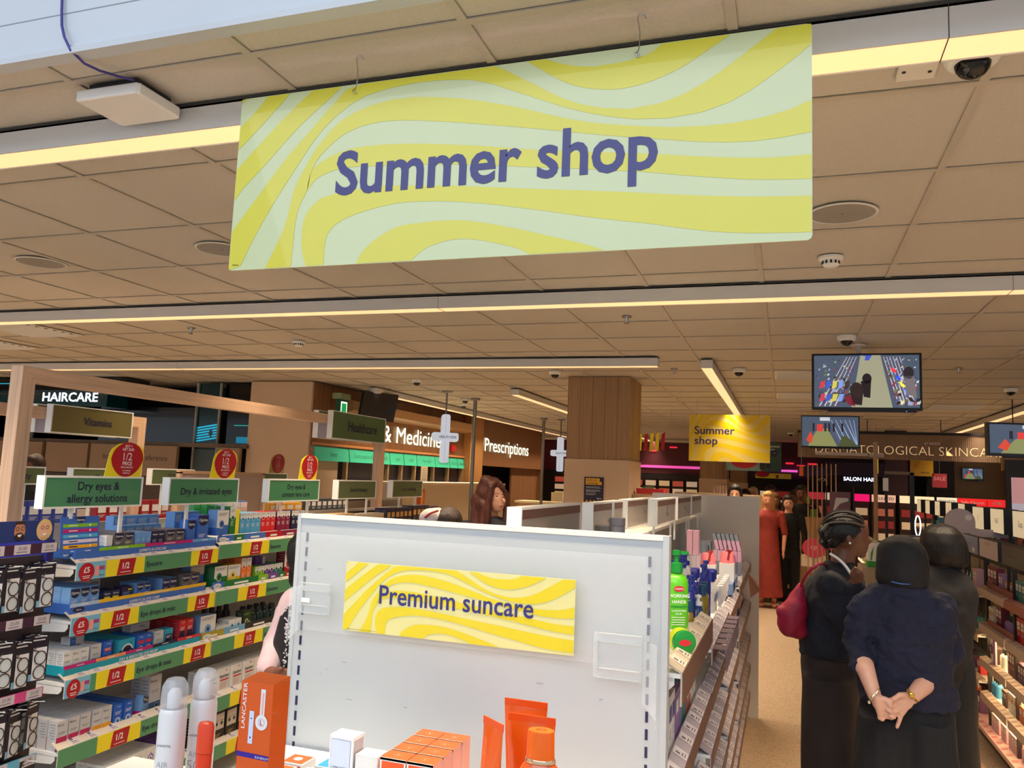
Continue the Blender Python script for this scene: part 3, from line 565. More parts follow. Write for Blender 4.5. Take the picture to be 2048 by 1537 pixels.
# ---- third shelf
z = .847
bn = lambda w, h, d, body, low, s=.42: (lambda: carton(w, h, d, [(0, s, body, low), (s, 1, body)], [('text', 'Boots', -.18, .83, .07, NAVY, 0), ('lines', -.35, .3, .6, 2, GREY), ('eye', .2, .2, .12, CHAR)]))
lrow('ja', bn(.042, .10, .045, PALE, MBL), 'white carton with blue foot at the near end of the third shelf', 'white and blue cartons on the third shelf', 2.67, 3, .042, z, 5, d=.045)
lrow('jb', bn(.05, .104, .05, SIL, mat(50, 90, 150)), 'silver-grey carton with blue foot on the third shelf', 'silver and blue cartons', 2.815, 1, .05, z, 3)
lrow('jb2', lambda: carton(.075, .03, .05, [(0, 1, SIL)], [('rect', -.5, -.1, 0, 1, MBL), ('lines', -.4, -.15, .6, 2, WHITE)]), 'grey and blue carton lying across the white ones on the third shelf', 'x', 2.76, 1, .075, z+.104, dep=.10)
lrow('jc', lambda: carton(.05, .106, .05, [(0, 1, BLU2)], [('text', 'Boots', .1, .86, .06, WHITE, 0), ('rect', -.35, .4, .58, .72, REDP), ('lines', -.3, .35, .68, 2, WHITE), ('rect', -.3, .1, .08, .42, NAVY), ('eye', .1, .3, .14, LB)]), 'bright blue carton with red lettering on the third shelf', 'x', 2.875, 1, .05, z)
lrow('jd', lambda: carton(.092, .096, .06, [(0, 1, TURQ)], [('eye', .05, .42, .3, NAVY), ('rect', -.42, .45, .36, .5, NAVY), ('lines', -.3, .3, .44, 1, WHITE), ('text', 'Boots', .25, .82, .06, NAVY, 0)]), 'wide turquoise carton with navy oval on the third shelf', 'wide turquoise cartons', 2.965, 1, .092, z, 4, d=.06)
lrow('je', lambda: carton(.046, .10, .05, [(0, .2, BLU2), (.2, 1, BLU2)], [('text', 'Boots', .1, .86, .06, WHITE, 0), ('rect', -.35, .4, .6, .74, REDP), ('eye', .08, .36, .24, mat(190, 60, 80))]), 'blue carton with red and white eye picture on the third shelf', 'blue cartons with an eye picture', 3.07, 2, .046, z, 3)
lrow('jf', bn(.053, .10, .05, SIL, mat(44, 74, 130), .4), 'silver and navy carton near the middle of the third shelf', 'x', 3.185, 1, .053, z)
lrow('jg', lambda: carton(.12, .035, .05, [(0, 1, SIL)], [('text', 'Boots', .1, .5, .25, NAVY, 0)]), 'silver carton lying on its side above the third shelf packs', 'x', 3.10, 1, .12, z+.101, dep=.1)
lrow('jh', lambda: carton(.052, .10, .05, [(0, 1, TURQ)], [('rect', -.42, .42, .2, .75, NAVY), ('lines', -.3, .3, .66, 3, WHITE), ('eye', 0, .16, .12, PALE)]), 'turquoise carton with navy panel on the third shelf', 'x', 3.245, 1, .055, z)
lrow('ji', lambda: carton(.046, .125, .05, [(0, 1, REDP)], [('text', 'Boots', .1, .88, .05, WHITE, 0), ('rect', -.42, .42, .18, .58, NAVY), ('lines', -.3, .35, .7, 3, WHITE), ('eye', 0, .28, .16, PALE)]), 'tall red carton with navy panel at the end of the third shelf', 'red cartons on the third shelf', 3.345, 2, .047, z, 4)
lrow('ka', lambda: carton(.115, .117, .06, [(0, .3, LB, mat(150, 200, 230)), (.3, 1, LB, PALE)], [('eye', 0, .42, .2, LB), ('lines', -.4, .4, .9, 3, GREY)]), 'white and pale-blue carton with blue eye circle, farther third shelf', 'x', 3.50, 1, .115, z+.003)
lrow('kb', lambda: carton(.05, .045, .04, [(0, .5, mat(220, 190, 90)), (.5, 1, PALE)], [('lines', -.3, .3, .7, 2, MBL)]), 'tiny white and gold pack in a tray, farther third shelf', 'tiny white and gold packs', 3.625, 2, .05, z+.003, 2, d=.04)
lrow('kb2', lambda: carton(.05, .065, .04, [(0, .2, TURQ), (.2, 1, PALE)], [('eye', 0, .5, .2, TURQ)]), 'small white and turquoise pack, farther third shelf', 'small white and turquoise packs', 3.73, 2, .05, z+.003, 2, d=.04)
lrow('kc', lambda: carton(.075, .095, .05, [(0, 1, mat(24, 44, 30))], [('eye', -.05, .4, .16, LIME), ('eye', .3, .3, .1, ORG), ('lines', -.4, .3, .85, 3, LIME)]), 'dark green carton with lime circle, farther third shelf', 'x', 3.845, 1, .075, z+.003)
# ---- fourth and fifth shelves
z = .55
lrow('la', bn(.052, .118, .05, SIL, mat(190, 30, 90), .45), 'silver carton with magenta foot on the fourth shelf', 'silver and magenta cartons on the fourth shelf', 2.67, 3, .056, z, 6, gap=.004)
lrow('lb', bn(.05, .118, .05, SIL, mat(236, 160, 20), .42), 'silver carton with amber foot on the fourth shelf', 'silver and amber cartons', 2.855, 2, .05, z, 6)
lrow('lc', lambda: carton(.05, .11, .05, [(0, 1, BLU2)], [('text', 'Boots', .1, .88, .05, WHITE, 0), ('lines', -.3, .4, .7, 3, WHITE), ('eye', .05, .35, .24, LB)]), 'royal-blue carton with eye picture on the fourth shelf', 'royal-blue cartons on the fourth shelf', 2.965, 2, .058, z, 6)
lrow('le', bn(.075, .175, .06, SIL, mat(60, 100, 150), .3), 'tall silver carton standing far along the fourth shelf', 'tall silver cartons', 3.22, 1, .08, z, 2, dep=.07)
o = lrow('lf', lambda: carton(.06, .09, .035, [(0, .22, MAG), (.22, 1, LB)], [('badge', 'Optrex'), ('text', 'eyes', .1, .06, .09, WHITE)]), 'blue and pink carton tipped over alone on the fourth shelf', 'x', 3.135, 1, .06, z+.012, dep=.05, jit=0)[0]
o.rotation_euler = (0, .32, RPX+.3)
lrow('ma', lambda: carton(.10, .125, .05, [(0, .1, REDP), (.1, 1, PALE)], [('rect', -.5, -.3, 0, 1, WHITE), ('text', 'VI', .2, .84, .1, REDP), ('text', 'OptiOpti', .05, .62, .11, CHAR, .02), ('rect', -.25, .45, .48, .54, REDP), ('lines', -.25, .4, .4, 6, mat(200, 150, 150))]), 'red and white vitamin carton on the farther fourth shelf', 'red and white vitamin cartons', 3.56, 8, .10, .545, 2, gap=.004)
# fifth shelf: herbal drop boxes and black eye-mask boxes
for i, (c, y0) in enumerate(((LIME, 2.94), (mat(110, 170, 90), 3.02), (mat(150, 130, 200), 3.13), (PURP, 3.28))):
    lab = ['white and lime drop box on the bottom shelf', 'white and soft-green drop box on the bottom shelf', 'white and lilac drop box on the bottom shelf', 'purple drop box on the bottom shelf'][i]
    lrow('na%d' % i, lambda c=c, i=i: carton(.062, .12, .05, [(0, 1, c if i == 3 else PALE)], [('drop', .6, CREAM if i == 3 else c), ('eye', 0, .58, .2, PALE), ('lines', -.35, .35, .25, 4, c if i < 3 else PALE)]), lab, lab+' group', y0, 2 if i < 2 else 2, .062, .29, 3)
lrow('nb', lambda: carton(.095, .17, .05, [(0, 1, mat(20, 20, 22))], [('rect', -.42, .42, .45, .92, mat(206, 198, 190)), ('eye', -.2, .62, .1, CHAR), ('eye', .22, .62, .1, CHAR), ('rect', -.34, -.06, .70, .72, CHAR), ('rect', .08, .36, .70, .72, CHAR), ('lines', -.3, .2, .3, 3, mat(200, 160, 80))]), 'black mascara box with a pair of printed eyes on the lowest shelf', 'black boxes with printed eyes', 3.56, 6, .095, .28, 2, gap=.006)
# dark supplement bottles on the third shelf
def bottle_thing(name, label, cat, group, body, cap, r, h, spots, lab=None):
    t0 = None
    for s in spots:
        if t0 is None:
            t0 = t = thing(name, label, cat, s[:3], s[3], group if len(spots) > 1 else None)
            b = MB(); b.lathe([(r*.9, 0), (r, .004), (r, h*.68), (r*.85, h*.75), (r*.55, h*.8)], body, n=18); b.build('bottle', t, smooth=True)
            b = MB(); b.lathe([(r*.62, h*.79), (r*.62, h*.98), (r*.56, h)], cap, n=18); b.build('cap', t, smooth=True)
            if lab: b = MB(); b.lathe([(r*1.02, h*.12), (r*1.02, h*.6)], lab, n=18); b.build('label_band', t, smooth=True)
        else: copy_tree(t0, s[:3], s[3], label, group)
bottle_thing('supplement_bottle', 'dark glass supplement bottle with black cap on the farther third shelf', 'bottle', 'dark supplement bottles', mat(16, 40, 36, .15), CHAR, .026, .1, [(LX-.06-.06*r, 3.955+.062*i, .85, RPX) for r in range(2) for i in range(4)], mat(20, 50, 48, .5))
bottle_thing('supplement_bottle', 'small black bottle behind the dark green carton, third shelf', 'bottle', 'black bottles behind', CHAR, CHAR, .022, .12, [(LX-.16, 3.68+.06*i, .85, RPX) for i in range(4)])
# folded information card on the top shelf
t = thing('display_card', 'blue product card with five coloured strips at the near end of the top shelf', 'display card', (LX-.03, 2.60, 1.35), RPX)
b = MB(); Rx = Matrix.Rotation(-.12, 4, 'X'); b.T = Rx
b.box(0, .2, 0, .003, 0, .155, MBL); b.build('card', t)
b = MB(); b.T = Rx
for i, (c, wd) in enumerate(((mat(246, 180, 30), 'x'), (mat(226, 214, 236), 'x'), (mat(84, 176, 228), 'x'), (MAG, 'x'), (LIME, 'x'))):
    b.rect(.012, .19, .022+.022*i, .036+.022*i, -.0006, c); b.rect(.04, .085, .027+.022*i, .031+.022*i, -.001, WHITE if i not in (0, 1) else NAVY); b.disc(.15, .029+.022*i, .005, -.001, WHITE, 8)
b.rect(.05, .15, .008, .012, -.0006, WHITE); b.build('coloured_strips', t)
b = MB(); b.T = Rx; b.poly([(.075, -.0008, .152), (.075, -.0008, .14), (.085, -.0008, .131), (.1, -.0008, .128), (.115, -.0008, .131), (.125, -.0008, .14), (.125, -.0008, .152)], DNV); b.text('Optrex', .1, .136, WHITE, w=.042, h=.009, y=-.0014); b.build('crest', t)
# ================================================================ signs on stalks above the shelves
SGN, SGO = mat(70, 138, 100, .35, coat=.2), mat(96, 112, 76, .4)
def stalk_sign(label, X, y0, y1, z0, z1, lines, face, zf, cat='sign', txt=NAVY, thick=.045, posts=(.3, .82), capcol=WHITE, th=.034, band=None, group=None, cw=.012):
    L = y1-y0; hh = z1-z0
    t = thing('shelf_sign', label, cat, (X, y0, z0), RPX, group)
    b = MB(); b.box(0, L, .001, thick, 0, .008, capcol); b.box(0, L, .001, thick, hh-.008, hh, capcol); b.box(0, .008, .001, thick, .008, hh-.008, capcol); b.box(L-.008, L, .001, thick, .008, hh-.008, capcol); b.build('frame', t)
    b = MB(); b.box(.008, L-.008, .004, thick-.004, .008, hh-.008, face); b.build('face_panel', t)
    if band: b = MB(); b.box(.008, L-.008, .0025, .004, hh-.008-band[0], hh-.008, band[1]); b.build('colour_band', t)
    if lines:
        b = MB(); n = len(lines)
        for i, s in enumerate(lines): b.text(s, L*.53, hh/2-th*.5+(n-1)*th*.75-i*th*1.5, txt, h=th, y=.003, off=.012, maxw=L*.86)
        b.build('lettering', t)
    for p in posts:
        b = MB(); b.box(L*p-.009, L*p+.009, thick/2-.005, thick/2+.005, zf-z0, 0, capcol); b.build('post', t)
    return t
def topper(label, X, y0, y1, z0, hh=.155, dim=False):  # dim swaps in darker, duller card, oval and lettering colours
    L = y1-y0; t = thing('offer_card', label, 'offer sign', (X, y0, z0), RPX)
    P = [(-.02, 0), (1.02, 0), (1.1, .62), (1.06, .82), (.92, .95), (.6, 1.0), (.34, .95), (.14, .8), (.08, .66)]
    b = MB(); b.prism([(u*L, v*hh) for u, v in P], 'y', 0, .002, YEL if not dim else mat(170, 150, 70)); b.build('card', t)
    b = MB(); cx, cz = .6*L, .5*hh
    rr = [(cx+L*.47*math.cos(a)*(1-.16*max(0, -math.sin(a)))+.03*L*math.sin(a), cz+hh*.51*math.sin(a)) for a in [i*2*math.pi/30 for i in range(30)]]
    b.poly([(x, -.0008, z) for x, z in rr], RED if not dim else mat(150, 30, 50)); b.build('red_oval', t)
    b = MB(); W = WHITE if not dim else mat(200, 150, 150)
    for s, v, h_ in (('BUY 1', .86, .07), ('GET 2ND', .76, .075), ('1/2', .48, .22), ('PRICE', .34, .1), ('MIX & MATCH', .25, .05), ('on selected', .16, .045), ('healthcare', .09, .045)): b.text(s, cx, v*hh, W, h=h_*hh, y=-.0016, off=.02 if s != '1/2' else 0)
    b.build('lettering', t)
stalk_sign('green sign reading Dry eyes and allergy solutions above the near shelf', -2.83, 2.49, 3.02, 1.54, 1.675, ['Dry eyes &', 'allergy solutions'], SGN, 1.34, th=.035)
stalk_sign('green sign reading Dry and irritated eyes above the middle shelf', -2.83, 3.19, 3.72, 1.54, 1.675, ['Dry & irritated eyes'], SGN, 1.34, th=.034)
stalk_sign('green sign reading Dry eyes and contact lens care above the farther shelf', -2.83, 3.99, 4.53, 1.54, 1.675, ['Dry eyes &', 'contact lens care'], SGN, 1.34, th=.03)
stalk_sign('grey-green sign reading Sexual intimacy near the wooden post', -2.83, 4.76, 5.29, 1.545, 1.675, ['Sexual intimacy'], SGO, 1.34, th=.028)
stalk_sign('grey-green sign reading Sexual wellbeing, right of the wooden post', -2.83, 5.55, 6.09, 1.545, 1.68, ['Sexual wellbeing'], SGO, 1.34, th=.028)
topper('red and yellow half price card above the dry eyes and allergy sign', -2.84, 2.80, 3.0, 1.675)
topper('red and yellow half price card above the irritated eyes sign', -2.84, 3.49, 3.68, 1.675)
topper('red and yellow half price card above the contact lens sign', -2.84, 4.30, 4.49, 1.675)
topper('dull-toned half price card above the far green sign', -4.18, 5.88, 6.08, 1.69, .165, True)
stalk_sign('small green sign behind and left of the contact lens sign', -4.17, 5.60, 6.14, 1.55, 1.69, ['Children & infants', 'healthcare'], mat(90, 112, 92, .4), 1.325, th=.022)
# wooden frames with the large department signs
def frame(label, X, y0, y1, top, post_to=0):
    t = thing('wooden_arch', label, 'frame', (X, 0, 0), 0); s = .036
    b = MB(); b.prism([(y0, 0), (y0+.07, 0), (y0+.07, top-.07), (y0, top)], 'x', -s, s, WOODV); b.build('post', t)
    b = MB(); b.prism([(y1-.07, 0), (y1, 0), (y1, top), (y1-.07, top-.07)], 'x', -s, s, WOODV); b.build('post', t)
    b = MB(); b.prism([(y0, top), (y0+.07, top-.07), (y1-.07, top-.07), (y1, top)], 'x', -s, s, WOODL); b.build('beam', t); return t
frame('tall pale wooden frame standing over the eye-care shelves', -3.292, 2.69, 6.2, 2.156)
frame('wooden frame further left carrying the Vitamins sign', -4.2, 1.9, 4.42, 2.045)
def beamsign(label, X, y0, y1, z0, z1, txt, th, face=SGO):
    t = thing('department_sign', label, 'sign', (X, y0, z0), RPX); L, hh = y1-y0, z1-z0
    for s in (-1, 1):
        c = s*.062; b = MB(); a0, a1 = sorted((c-.022, c+.022))
        b.box(0, L, a0, a1, 0, .006, WHITE); b.box(0, L, a0, a1, hh-.006, hh, WHITE); b.box(0, .008, a0, a1, .006, hh-.006, WHITE); b.box(L-.008, L, a0, a1, .006, hh-.006, WHITE); b.build('frame', t)
        b = MB(); b.box(.008, L-.008, a0+.003, a1-.003, .006, hh-.006, face); b.build('face_panel', t)
    b = MB(); b.box(.006, .012, -.038, .038, 0, hh*.62, mat(150, 140, 150)); b.build('bracket', t)
    b = MB(); b.text(txt, L*.55, hh/2-th/2, NAVY, h=th, y=-.0835, off=.015); b.build('lettering', t)
beamsign('green sign reading Healthcare fixed to the wooden beam', -3.292, 5.25, 6.1, 1.975, 2.185, 'Healthcare', .075, mat(84, 116, 78, .35, coat=.2))
beamsign('olive sign reading Vitamins at the upper left', -4.2, 3.62, 4.25, 1.895, 2.065, 'Vitamins', .045, mat(104, 96, 56, .4))
# ================================================================ reading-glasses display at the left edge
t = thing('glasses_display', 'display of reading glasses with price strips at the left edge', 'display stand', (LX+.01, 0, 0), RPX)
PL, DPL = mat(196, 190, 200, .5), mat(64, 32, 58, .45)
b = MB(); b.box(1.6, 2.53, .02, .035, .4, 1.36, mat(70, 60, 66, .5)); b.build('backing', t)
b = MB(); b.box(1.6, 2.52, 0, .01, 1.42, 1.50, mat(34, 56, 118, .4))
b.text('GLASSES', 2.2, 1.445, WHITE, h=.012, y=-.001); b.build('header', t)
for i, (cx, skin, hair) in enumerate(((2.365, mat(190, 130, 100), mat(60, 36, 26)), (2.475, mat(230, 180, 150), mat(222, 190, 130)))):
    b = MB()
    if i: b.disc(cx, 1.462, .036, -.001, hair, 16, .042)
    b.disc(cx, 1.462, .024, -.002, skin, 18, .034); b.rect(cx-.02, cx+.02, 1.488, 1.499, -.0026, hair)
    if not i: b.disc(cx, 1.442, .02, -.0026, hair, 16, .014)
    b.poly([(cx-.01, -.003, 1.448), (cx+.01, -.003, 1.450), (cx+.004, -.003, 1.440), (cx-.005, -.003, 1.440)], WHITE)
    b.ring(cx-.011, 1.471, .006, .0078, -.003, CHAR); b.ring(cx+.011, 1.471, .006, .0078, -.003, CHAR); b.build('printed_face', t)
for z, c, xe in ((1.375, DPL, 2.52), (1.095, DPL, 2.52), (.815, mat(204, 70, 140, .4), 2.52), (.565, mat(90, 170, 206, .4), 2.52)):
    b = MB(); b.box(1.6, xe, -.03, -.026, z, z+.038, c)
    for x in (2.05, 2.25, 2.36, 2.48):
        b.rect(x-.035, x+.035, z+.001, z+.037, -.031, PL); b.text('25.00', x, z+.018, INK, h=.012, y=-.0318, off=.005); b.rect(x-.025, x+.02, z+.008, z+.011, -.0318, INK)
    b.build('price_rail', t)
b = MB(); b.box(2.50, 2.53, .0, .42, 1.30, 1.42, mat(40, 40, 130, .4)); b.build('side_panel', t)
def glasses_pack():
    g = thing('reading_glasses_pack', '', 'reading glasses', (0, 0, 0), RPX)
    b = MB(); b.box(-.036, .036, 0, .002, .14, .18, mat(30, 26, 40, .4)); b.rect(-.026, .02, .155, .160, -.0006, SIL); b.rect(-.022, .024, .168, .172, -.0006, SIL); b.build('header_card', g)
    b = MB(); b.prism([(-.036, 0), (.03, 0), (.036, .008), (.036, .14), (-.036, .14)], 'y', .001, .003, mat(36, 34, 46, .4)); b.rect(-.022, .03, .005, .128, -.0002, mat(226, 226, 232, .3)); b.rect(-.034, -.02, .005, .03, -.0002, mat(120, 180, 220)); b.build('card', g)
    b = MB(); FR = mat(44, 30, 34, .3)
    for cz in (.09, .035):
        P = [(.004+.022*math.cos(a), -.006, cz+.025*math.sin(a)) for a in [i*2*math.pi/18 for i in range(19)]]; b.tube(P, .0022, FR, 6, False)
    b.tube([(.004, -.006, .066), (.009, -.008, .062), (.004, -.006, .058)], .002, FR, 6); b.tube([(-.004, -.006, .115), (-.022, -.002, .12), (-.012, -.006, .135)], .0022, FR, 6); b.build('glasses_frame', g, smooth=True)
    b = MB()
    for cz in (.09, .035): b.disc(.004, cz, .021, -.006, mat(214, 232, 236, .05, alpha=.4), 18, .024)
    b.build('lens', g)
    b = MB(); b.tube([(0, -.045, .178), (0, .02, .172)], .0015, WHITE, 6); b.build('peg', g)
    return g
g0 = glasses_pack(); first = True
for zi, (z, nm) in enumerate(((1.13, 'top'), (.85, 'second'), (.60, 'third'), (.38, 'bottom'))):
    for k, (yy, dx) in enumerate(((2.475, 0), (2.40, .012), (2.325, 0), (2.25, .012), (2.17, 0))):
        for dd in range(2):
            lab = 'reading glasses pack in the %s hanging row, %s from the right, %s' % (nm, ORD[k], ('front', 'behind')[dd]); gr = 'reading glasses in the %s row' % nm
            loc = (LX+.0+.04*dd, yy+.008*dd, z+.03-.012*(k % 2))
            if first: g0.location = loc; g0['label'] = lab; g0['group'] = gr; first = False; KG = list(g0.children)
            else: copy_tree(g0, loc, RPX+random.uniform(-.25, .25), lab, gr, kids=KG)
# ================================================================ main gondola: white end board, shelves facing right
WP = mat(178, 185, 189, .35, kind='wear'); RX = -.25
mg = thing('shelving_gondola', 'white skincare shelving run whose end board carries the Premium suncare sign', 'shelving', (0, 0, 0))
b = MB(); b.box(-1.375, -.285, 2.10, 2.125, 0, 1.60, WP); b.build('end_panel', mg)
b = MB(); b.box(-1.378, -1.366, 2.097, 2.14, 0, 1.612, WP); b.box(-.295, -.279, 2.097, 2.14, 0, 1.612, WP); b.box(-1.366, -.295, 2.096, 2.14, 1.600, 1.612, OFFW); b.build('panel_frame', mg, bevel=.002)
for x in (-1.342, -.328):
    b = MB()
    for k in range(36):
        z = 1.545-.0425*k; b.box(x-.0035, x+.0035, 2.0985, 2.101, z-.013, z+.013, NAVY)
    b.build('slotted_upright', mg)
b = MB()
for x, z, l in ((-1.30, 1.455, .012), (-1.20, 1.20, .015), (-1.25, 1.175, .006), (-.62, 1.21, .02), (-.45, 1.19, .008), (-1.0, 1.10, .012), (-1.27, 1.16, .004), (-1.18, 1.10, .02)): b.box(x, x+l, 2.0992, 2.1002, z, z+.0015, GREY)
b.build('scuff_mark', mg)
b = MB(); b.box(-.86, -.80, 2.14, 6.58, 0, 1.50, mat(186, 184, 182, .5)); b.build('back_panel', mg)
b = MB(); b.box(-1.36, -.28, 2.14, 6.58, 0, .14, OFFW); b.build('base', mg)
b = MB(); b.box(-.95, -.66, 2.14, 6.58, 1.48, 1.495, OFFW); b.build('top_shelf', mg)
b = MB(); b.box(-1.02, -.19, 6.60, 6.625, 0, 1.66, mat(206, 206, 206, .4, kind='wear')); b.build('end_panel', mg)
run = thing('shelf_run', 'white sloping-edged shelves of creams and pumps along the aisle', 'shelving', (RX, 0, 0), RPX)
VIO = mat(168, 160, 172, .45)
def run_bay(y0, y1, zs, riser, tickets=5, tc=TICK, lab=VIO, rc=BROWN):
    for z in zs:
        shelf_board(y0, y1, z, .5, run, bracket=True); seg_rail('price_rail', y0, y1, z, [(1, rc)], run, riser=riser, tickets=tickets, lab=lab, tcol=tc)
run_bay(2.17, 3.08, (1.26,), .085, 6, CREAM, mat(196, 184, 166, .5)); run_bay(2.17, 3.08, (1.0, .74), .06, 8); run_bay(2.17, 3.08, (.48, .2), .06, 8)
run_bay(3.1, 4.02, (1.15, .99, .78, .56, .32), .06, 7); run_bay(4.04, 4.96, (1.12, .8, .58, .38, .2), .06, 6)
run_bay(4.98, 5.75, (1.155, .86, .62, .40, .2), .06, 5); run_bay(5.77, 6.58, (1.155, .86, .62, .40, .2), .06, 5)
b = MB()
for i in range(7):
    u = 3.12+.12*i; b.box(u, u+.09, -.05, -.047, 1.07, 1.15, mat(110, 96, 112, .4, alpha=.85)); b.box(u, u+.09, -.047, 0, 1.148, 1.150, mat(110, 96, 112, .4, alpha=.85))
b.build('hanging_ticket', run)
b = MB(); b.poly([(4.88, -.05, 1.25), (5.02, -.09, 1.20), (5.2, -.11, 1.12), (4.98, -.06, 1.10)], mat(120, 70, 66, .2, coat=.5)); b.build('loose_ticket', run)
# sign boxes on top
def capsign(label, X, y0, y1, z0, z1, zf, lines, band=True):
    return stalk_sign(label, X, y0, y1, z0, z1, lines, mat(150, 144, 142, .3, coat=.3), zf, txt=mat(70, 64, 70), thick=.05, posts=(.06, .94), th=.02, band=(.03, BROWN) if band else None)
capsign('white sign box with brown band right above the end board', -.78, 2.42, 3.2, 1.52, 1.652, 1.495, [])
capsign('white sign box with a small white ring stuck on it', -.78, 3.42, 4.1, 1.50, 1.648, 1.495, ['', 'A payot'])
capsign('white sign box just behind the one with the ring', -.78, 4.22, 5.3, 1.495, 1.65, 1.495, ['Dove'])
capsign('white stalk sign box over the pumps, the nearest of three', -.62, 4.19, 4.93, 1.52, 1.66, 1.40, ['E45', 'CeraVe'])
capsign('white stalk sign box, middle of the three before the far panel', -.62, 5.03, 5.75, 1.52, 1.66, 1.40, ['simple'])
capsign('white stalk sign box touching the far grey panel', -.62, 5.82, 6.5, 1.52, 1.66, 1.40, [])
b = MB(); b.tube([(-.735, 3.62+.022*math.sin(a)*.6, 1.605+.045*math.cos(a)) for a in [i*2*math.pi/20 for i in range(21)]], .004, WHITE, 6, False)
tag(b.build('white_ring', smooth=True), 'small white ring hanging on the second sign box', 'ring')
for x, y, h_, c in ((-.70, 2.75, .035, PALE), (-.70, 3.0, .05, PALE), (-.70, 3.25, .07, mat(120, 120, 116, .3)), (-.70, 3.55, .09, mat(150, 146, 156, .3))):
    t = thing('cosmetic_jar', 'small pot on the top shelf behind the end board, %s' % {2.75: 'the nearest', 3.0: 'second from the board', 3.25: 'grey and flat', 3.55: 'the tall grey one'}[y], 'jar', (x, y, 1.496), 0)
    b = MB(); b.lathe([(.03, 0), (.034, .004), (.034, h_*.55), (.03, h_*.6)], c, n=20); b.build('pot', t, smooth=True)
    b = MB(); b.lathe([(.034, h_*.6), (.035, h_*.62), (.035, h_*.97), (.032, h_)], NAVY if y < 3.1 else c, n=20); b.build('lid', t, smooth=True)
# Premium suncare sign in its clear holder
t = thing('hanging_sign', 'yellow swirl sign reading Premium suncare on the white end board', 'sign', (-.845, 2.055, 1.30))
b = MB(); b.box(-.335, .335, 0, .003, 0, .19, mat(212, 210, 144, .3, coat=.3)); stripes(b, -.334, .334, .001, .189, -.0006, mat(214, 198, 34, .3, coat=.3)); b.build('board', t)
b = MB(); b.text('Premium suncare', .0, .083, ST, w=.45, h=.05, y=-.0014, off=.012); b.text('© Boots premium suncare  printed on recyclable board', -.32, .004, CHAR, h=.0028, al='l', y=-.0014, off=0); b.build('lettering', t)
AC = mat(226, 232, 234, .06, alpha=.22); AE = mat(200, 208, 210, .1, alpha=.55)
def holder(label, x0, x1, z0, z1, wing):
    t = thing('acrylic_holder', label, 'ticket holder', (0, 2.06, 0))
    b = MB(); b.box(x0, x1, 0, .0025, z0, z1, AC); b.build('plate', t)
    b = MB()
    for a in (z0, z0+.022, z1-.022, z1-.002): b.box(x0+.01, x1-.004, -.008, -.001, a, a+.0022, AE)
    b.box(x0+.012, x0+.0145, -.008, -.001, z0+.02, z1-.02, AE); b.box(x1-.0025, x1, -.008, -.001, z0, z1, AE); b.build('pocket', t)
    xw = x0 if wing < 0 else x1
    b = MB(); P = [(xw, z1-.01), (xw+wing*.035, z1-.02), (xw+wing*.035, z0-.09), (xw, z0-.05)]; b.prism(P, 'y', .001, .0035, AC); b.build('wing', t)
    return t
h1 = holder('clear plastic ticket holder left of the Premium suncare sign', -1.33, -1.225, 1.335, 1.42, -1)
b = MB(); b.rect(-1.318, -1.29, 1.365, 1.378, -.0085, PALE); b.build('paper_slip', h1)
holder('clear plastic ticket holder right of the Premium suncare sign', -.46, -.335, 1.255, 1.365, 1)
b = MB(); b.box(-1.36, -.32, 2.068, 2.071, 1.285, 1.56, mat(232, 236, 238, .05, alpha=.12)); tag(b.build('clear_header_sheet'), 'clear plastic sheet hanging behind the Premium suncare sign', 'plastic sheet')
# ================================================================ suncare shelf in front of the end board
ss = thing('suncare_shelf', 'white shelf of orange suncare products in front of the end board', 'shelf', (0, 0, 0))
b = MB(); b.box(-1.365, -.30, 1.02, 2.086, .94, .955, WHITE); b.build('shelf', ss)
for x in (-1.35, -.33): b = MB(); b.prism([(1.1, .94), (2.086, .94), (2.086, .8), (1.7, .85)], 'x', x, x+.012, WHITE); b.build('shelf_bracket', ss)
b = MB(); b.box(-1.365, -.30, 1.00, 1.02, .90, .965, CREAM); b.build('price_rail', ss)
b = MB(); b.box(-1.2, -.78, 1.06, 1.32, .956, 1.178, mat(234, 230, 222, .3)); tag(b.build('display_riser', bevel=.003), 'white display riser under the spray cans and tall orange carton', 'riser')
OC = mat(218, 86, 8, .28, coat=.5); OCM = mat(226, 92, 30, .4); LSIL = mat(206, 220, 242, .35)
def lanc(w, h, d, body, panel=None, frame_=None, txt=None):
    b = MB(); b.box(-w/2, w/2, 0, d, 0, h, body)
    return b
# tall orange carton
t = thing('carton', 'tall orange suncare carton with vertical white lettering, standing at the left', 'carton', (-.848, 1.205, 1.178), math.radians(-3))
w_, h_ = .066, .205
b = MB(); b.box(-w_/2, w_/2, 0, .045, 0, h_, OC); b.prism([(0, h_), (.045, h_), (.045, h_+.006)], 'x', -w_/2, w_/2, OC)
b.build('box', t, bevel=.0008)
b = MB(); b.text('LANCASTER', -w_/2+.0125, .128, WHITE, w=.075, h=.0075, y=-.0008, off=.01, al='l', rot=math.pi/2); b.build('lettering', t)
b = MB(); b.rect(.009, .0185, .148, .196, -.0006, PALE); b.disc(.0138, .142, .0125, -.0010, PALE, 24); b.ring(.0138, .142, .006, .0064, -.0014, REDP); b.text('L', .0138, .138, REDP, h=.008, y=-.0014); b.rect(.012, .0155, .155, .19, -.001, mat(240, 180, 170))
b.rect(-.012, -.0025, .105, .158, -.0006, LSIL); b.disc(-.0073, .146, .0012, -.001, NAVY, 8); b.disc(-.0073, .115, .0015, -.001, NAVY, 8); b.build('sticker', t)
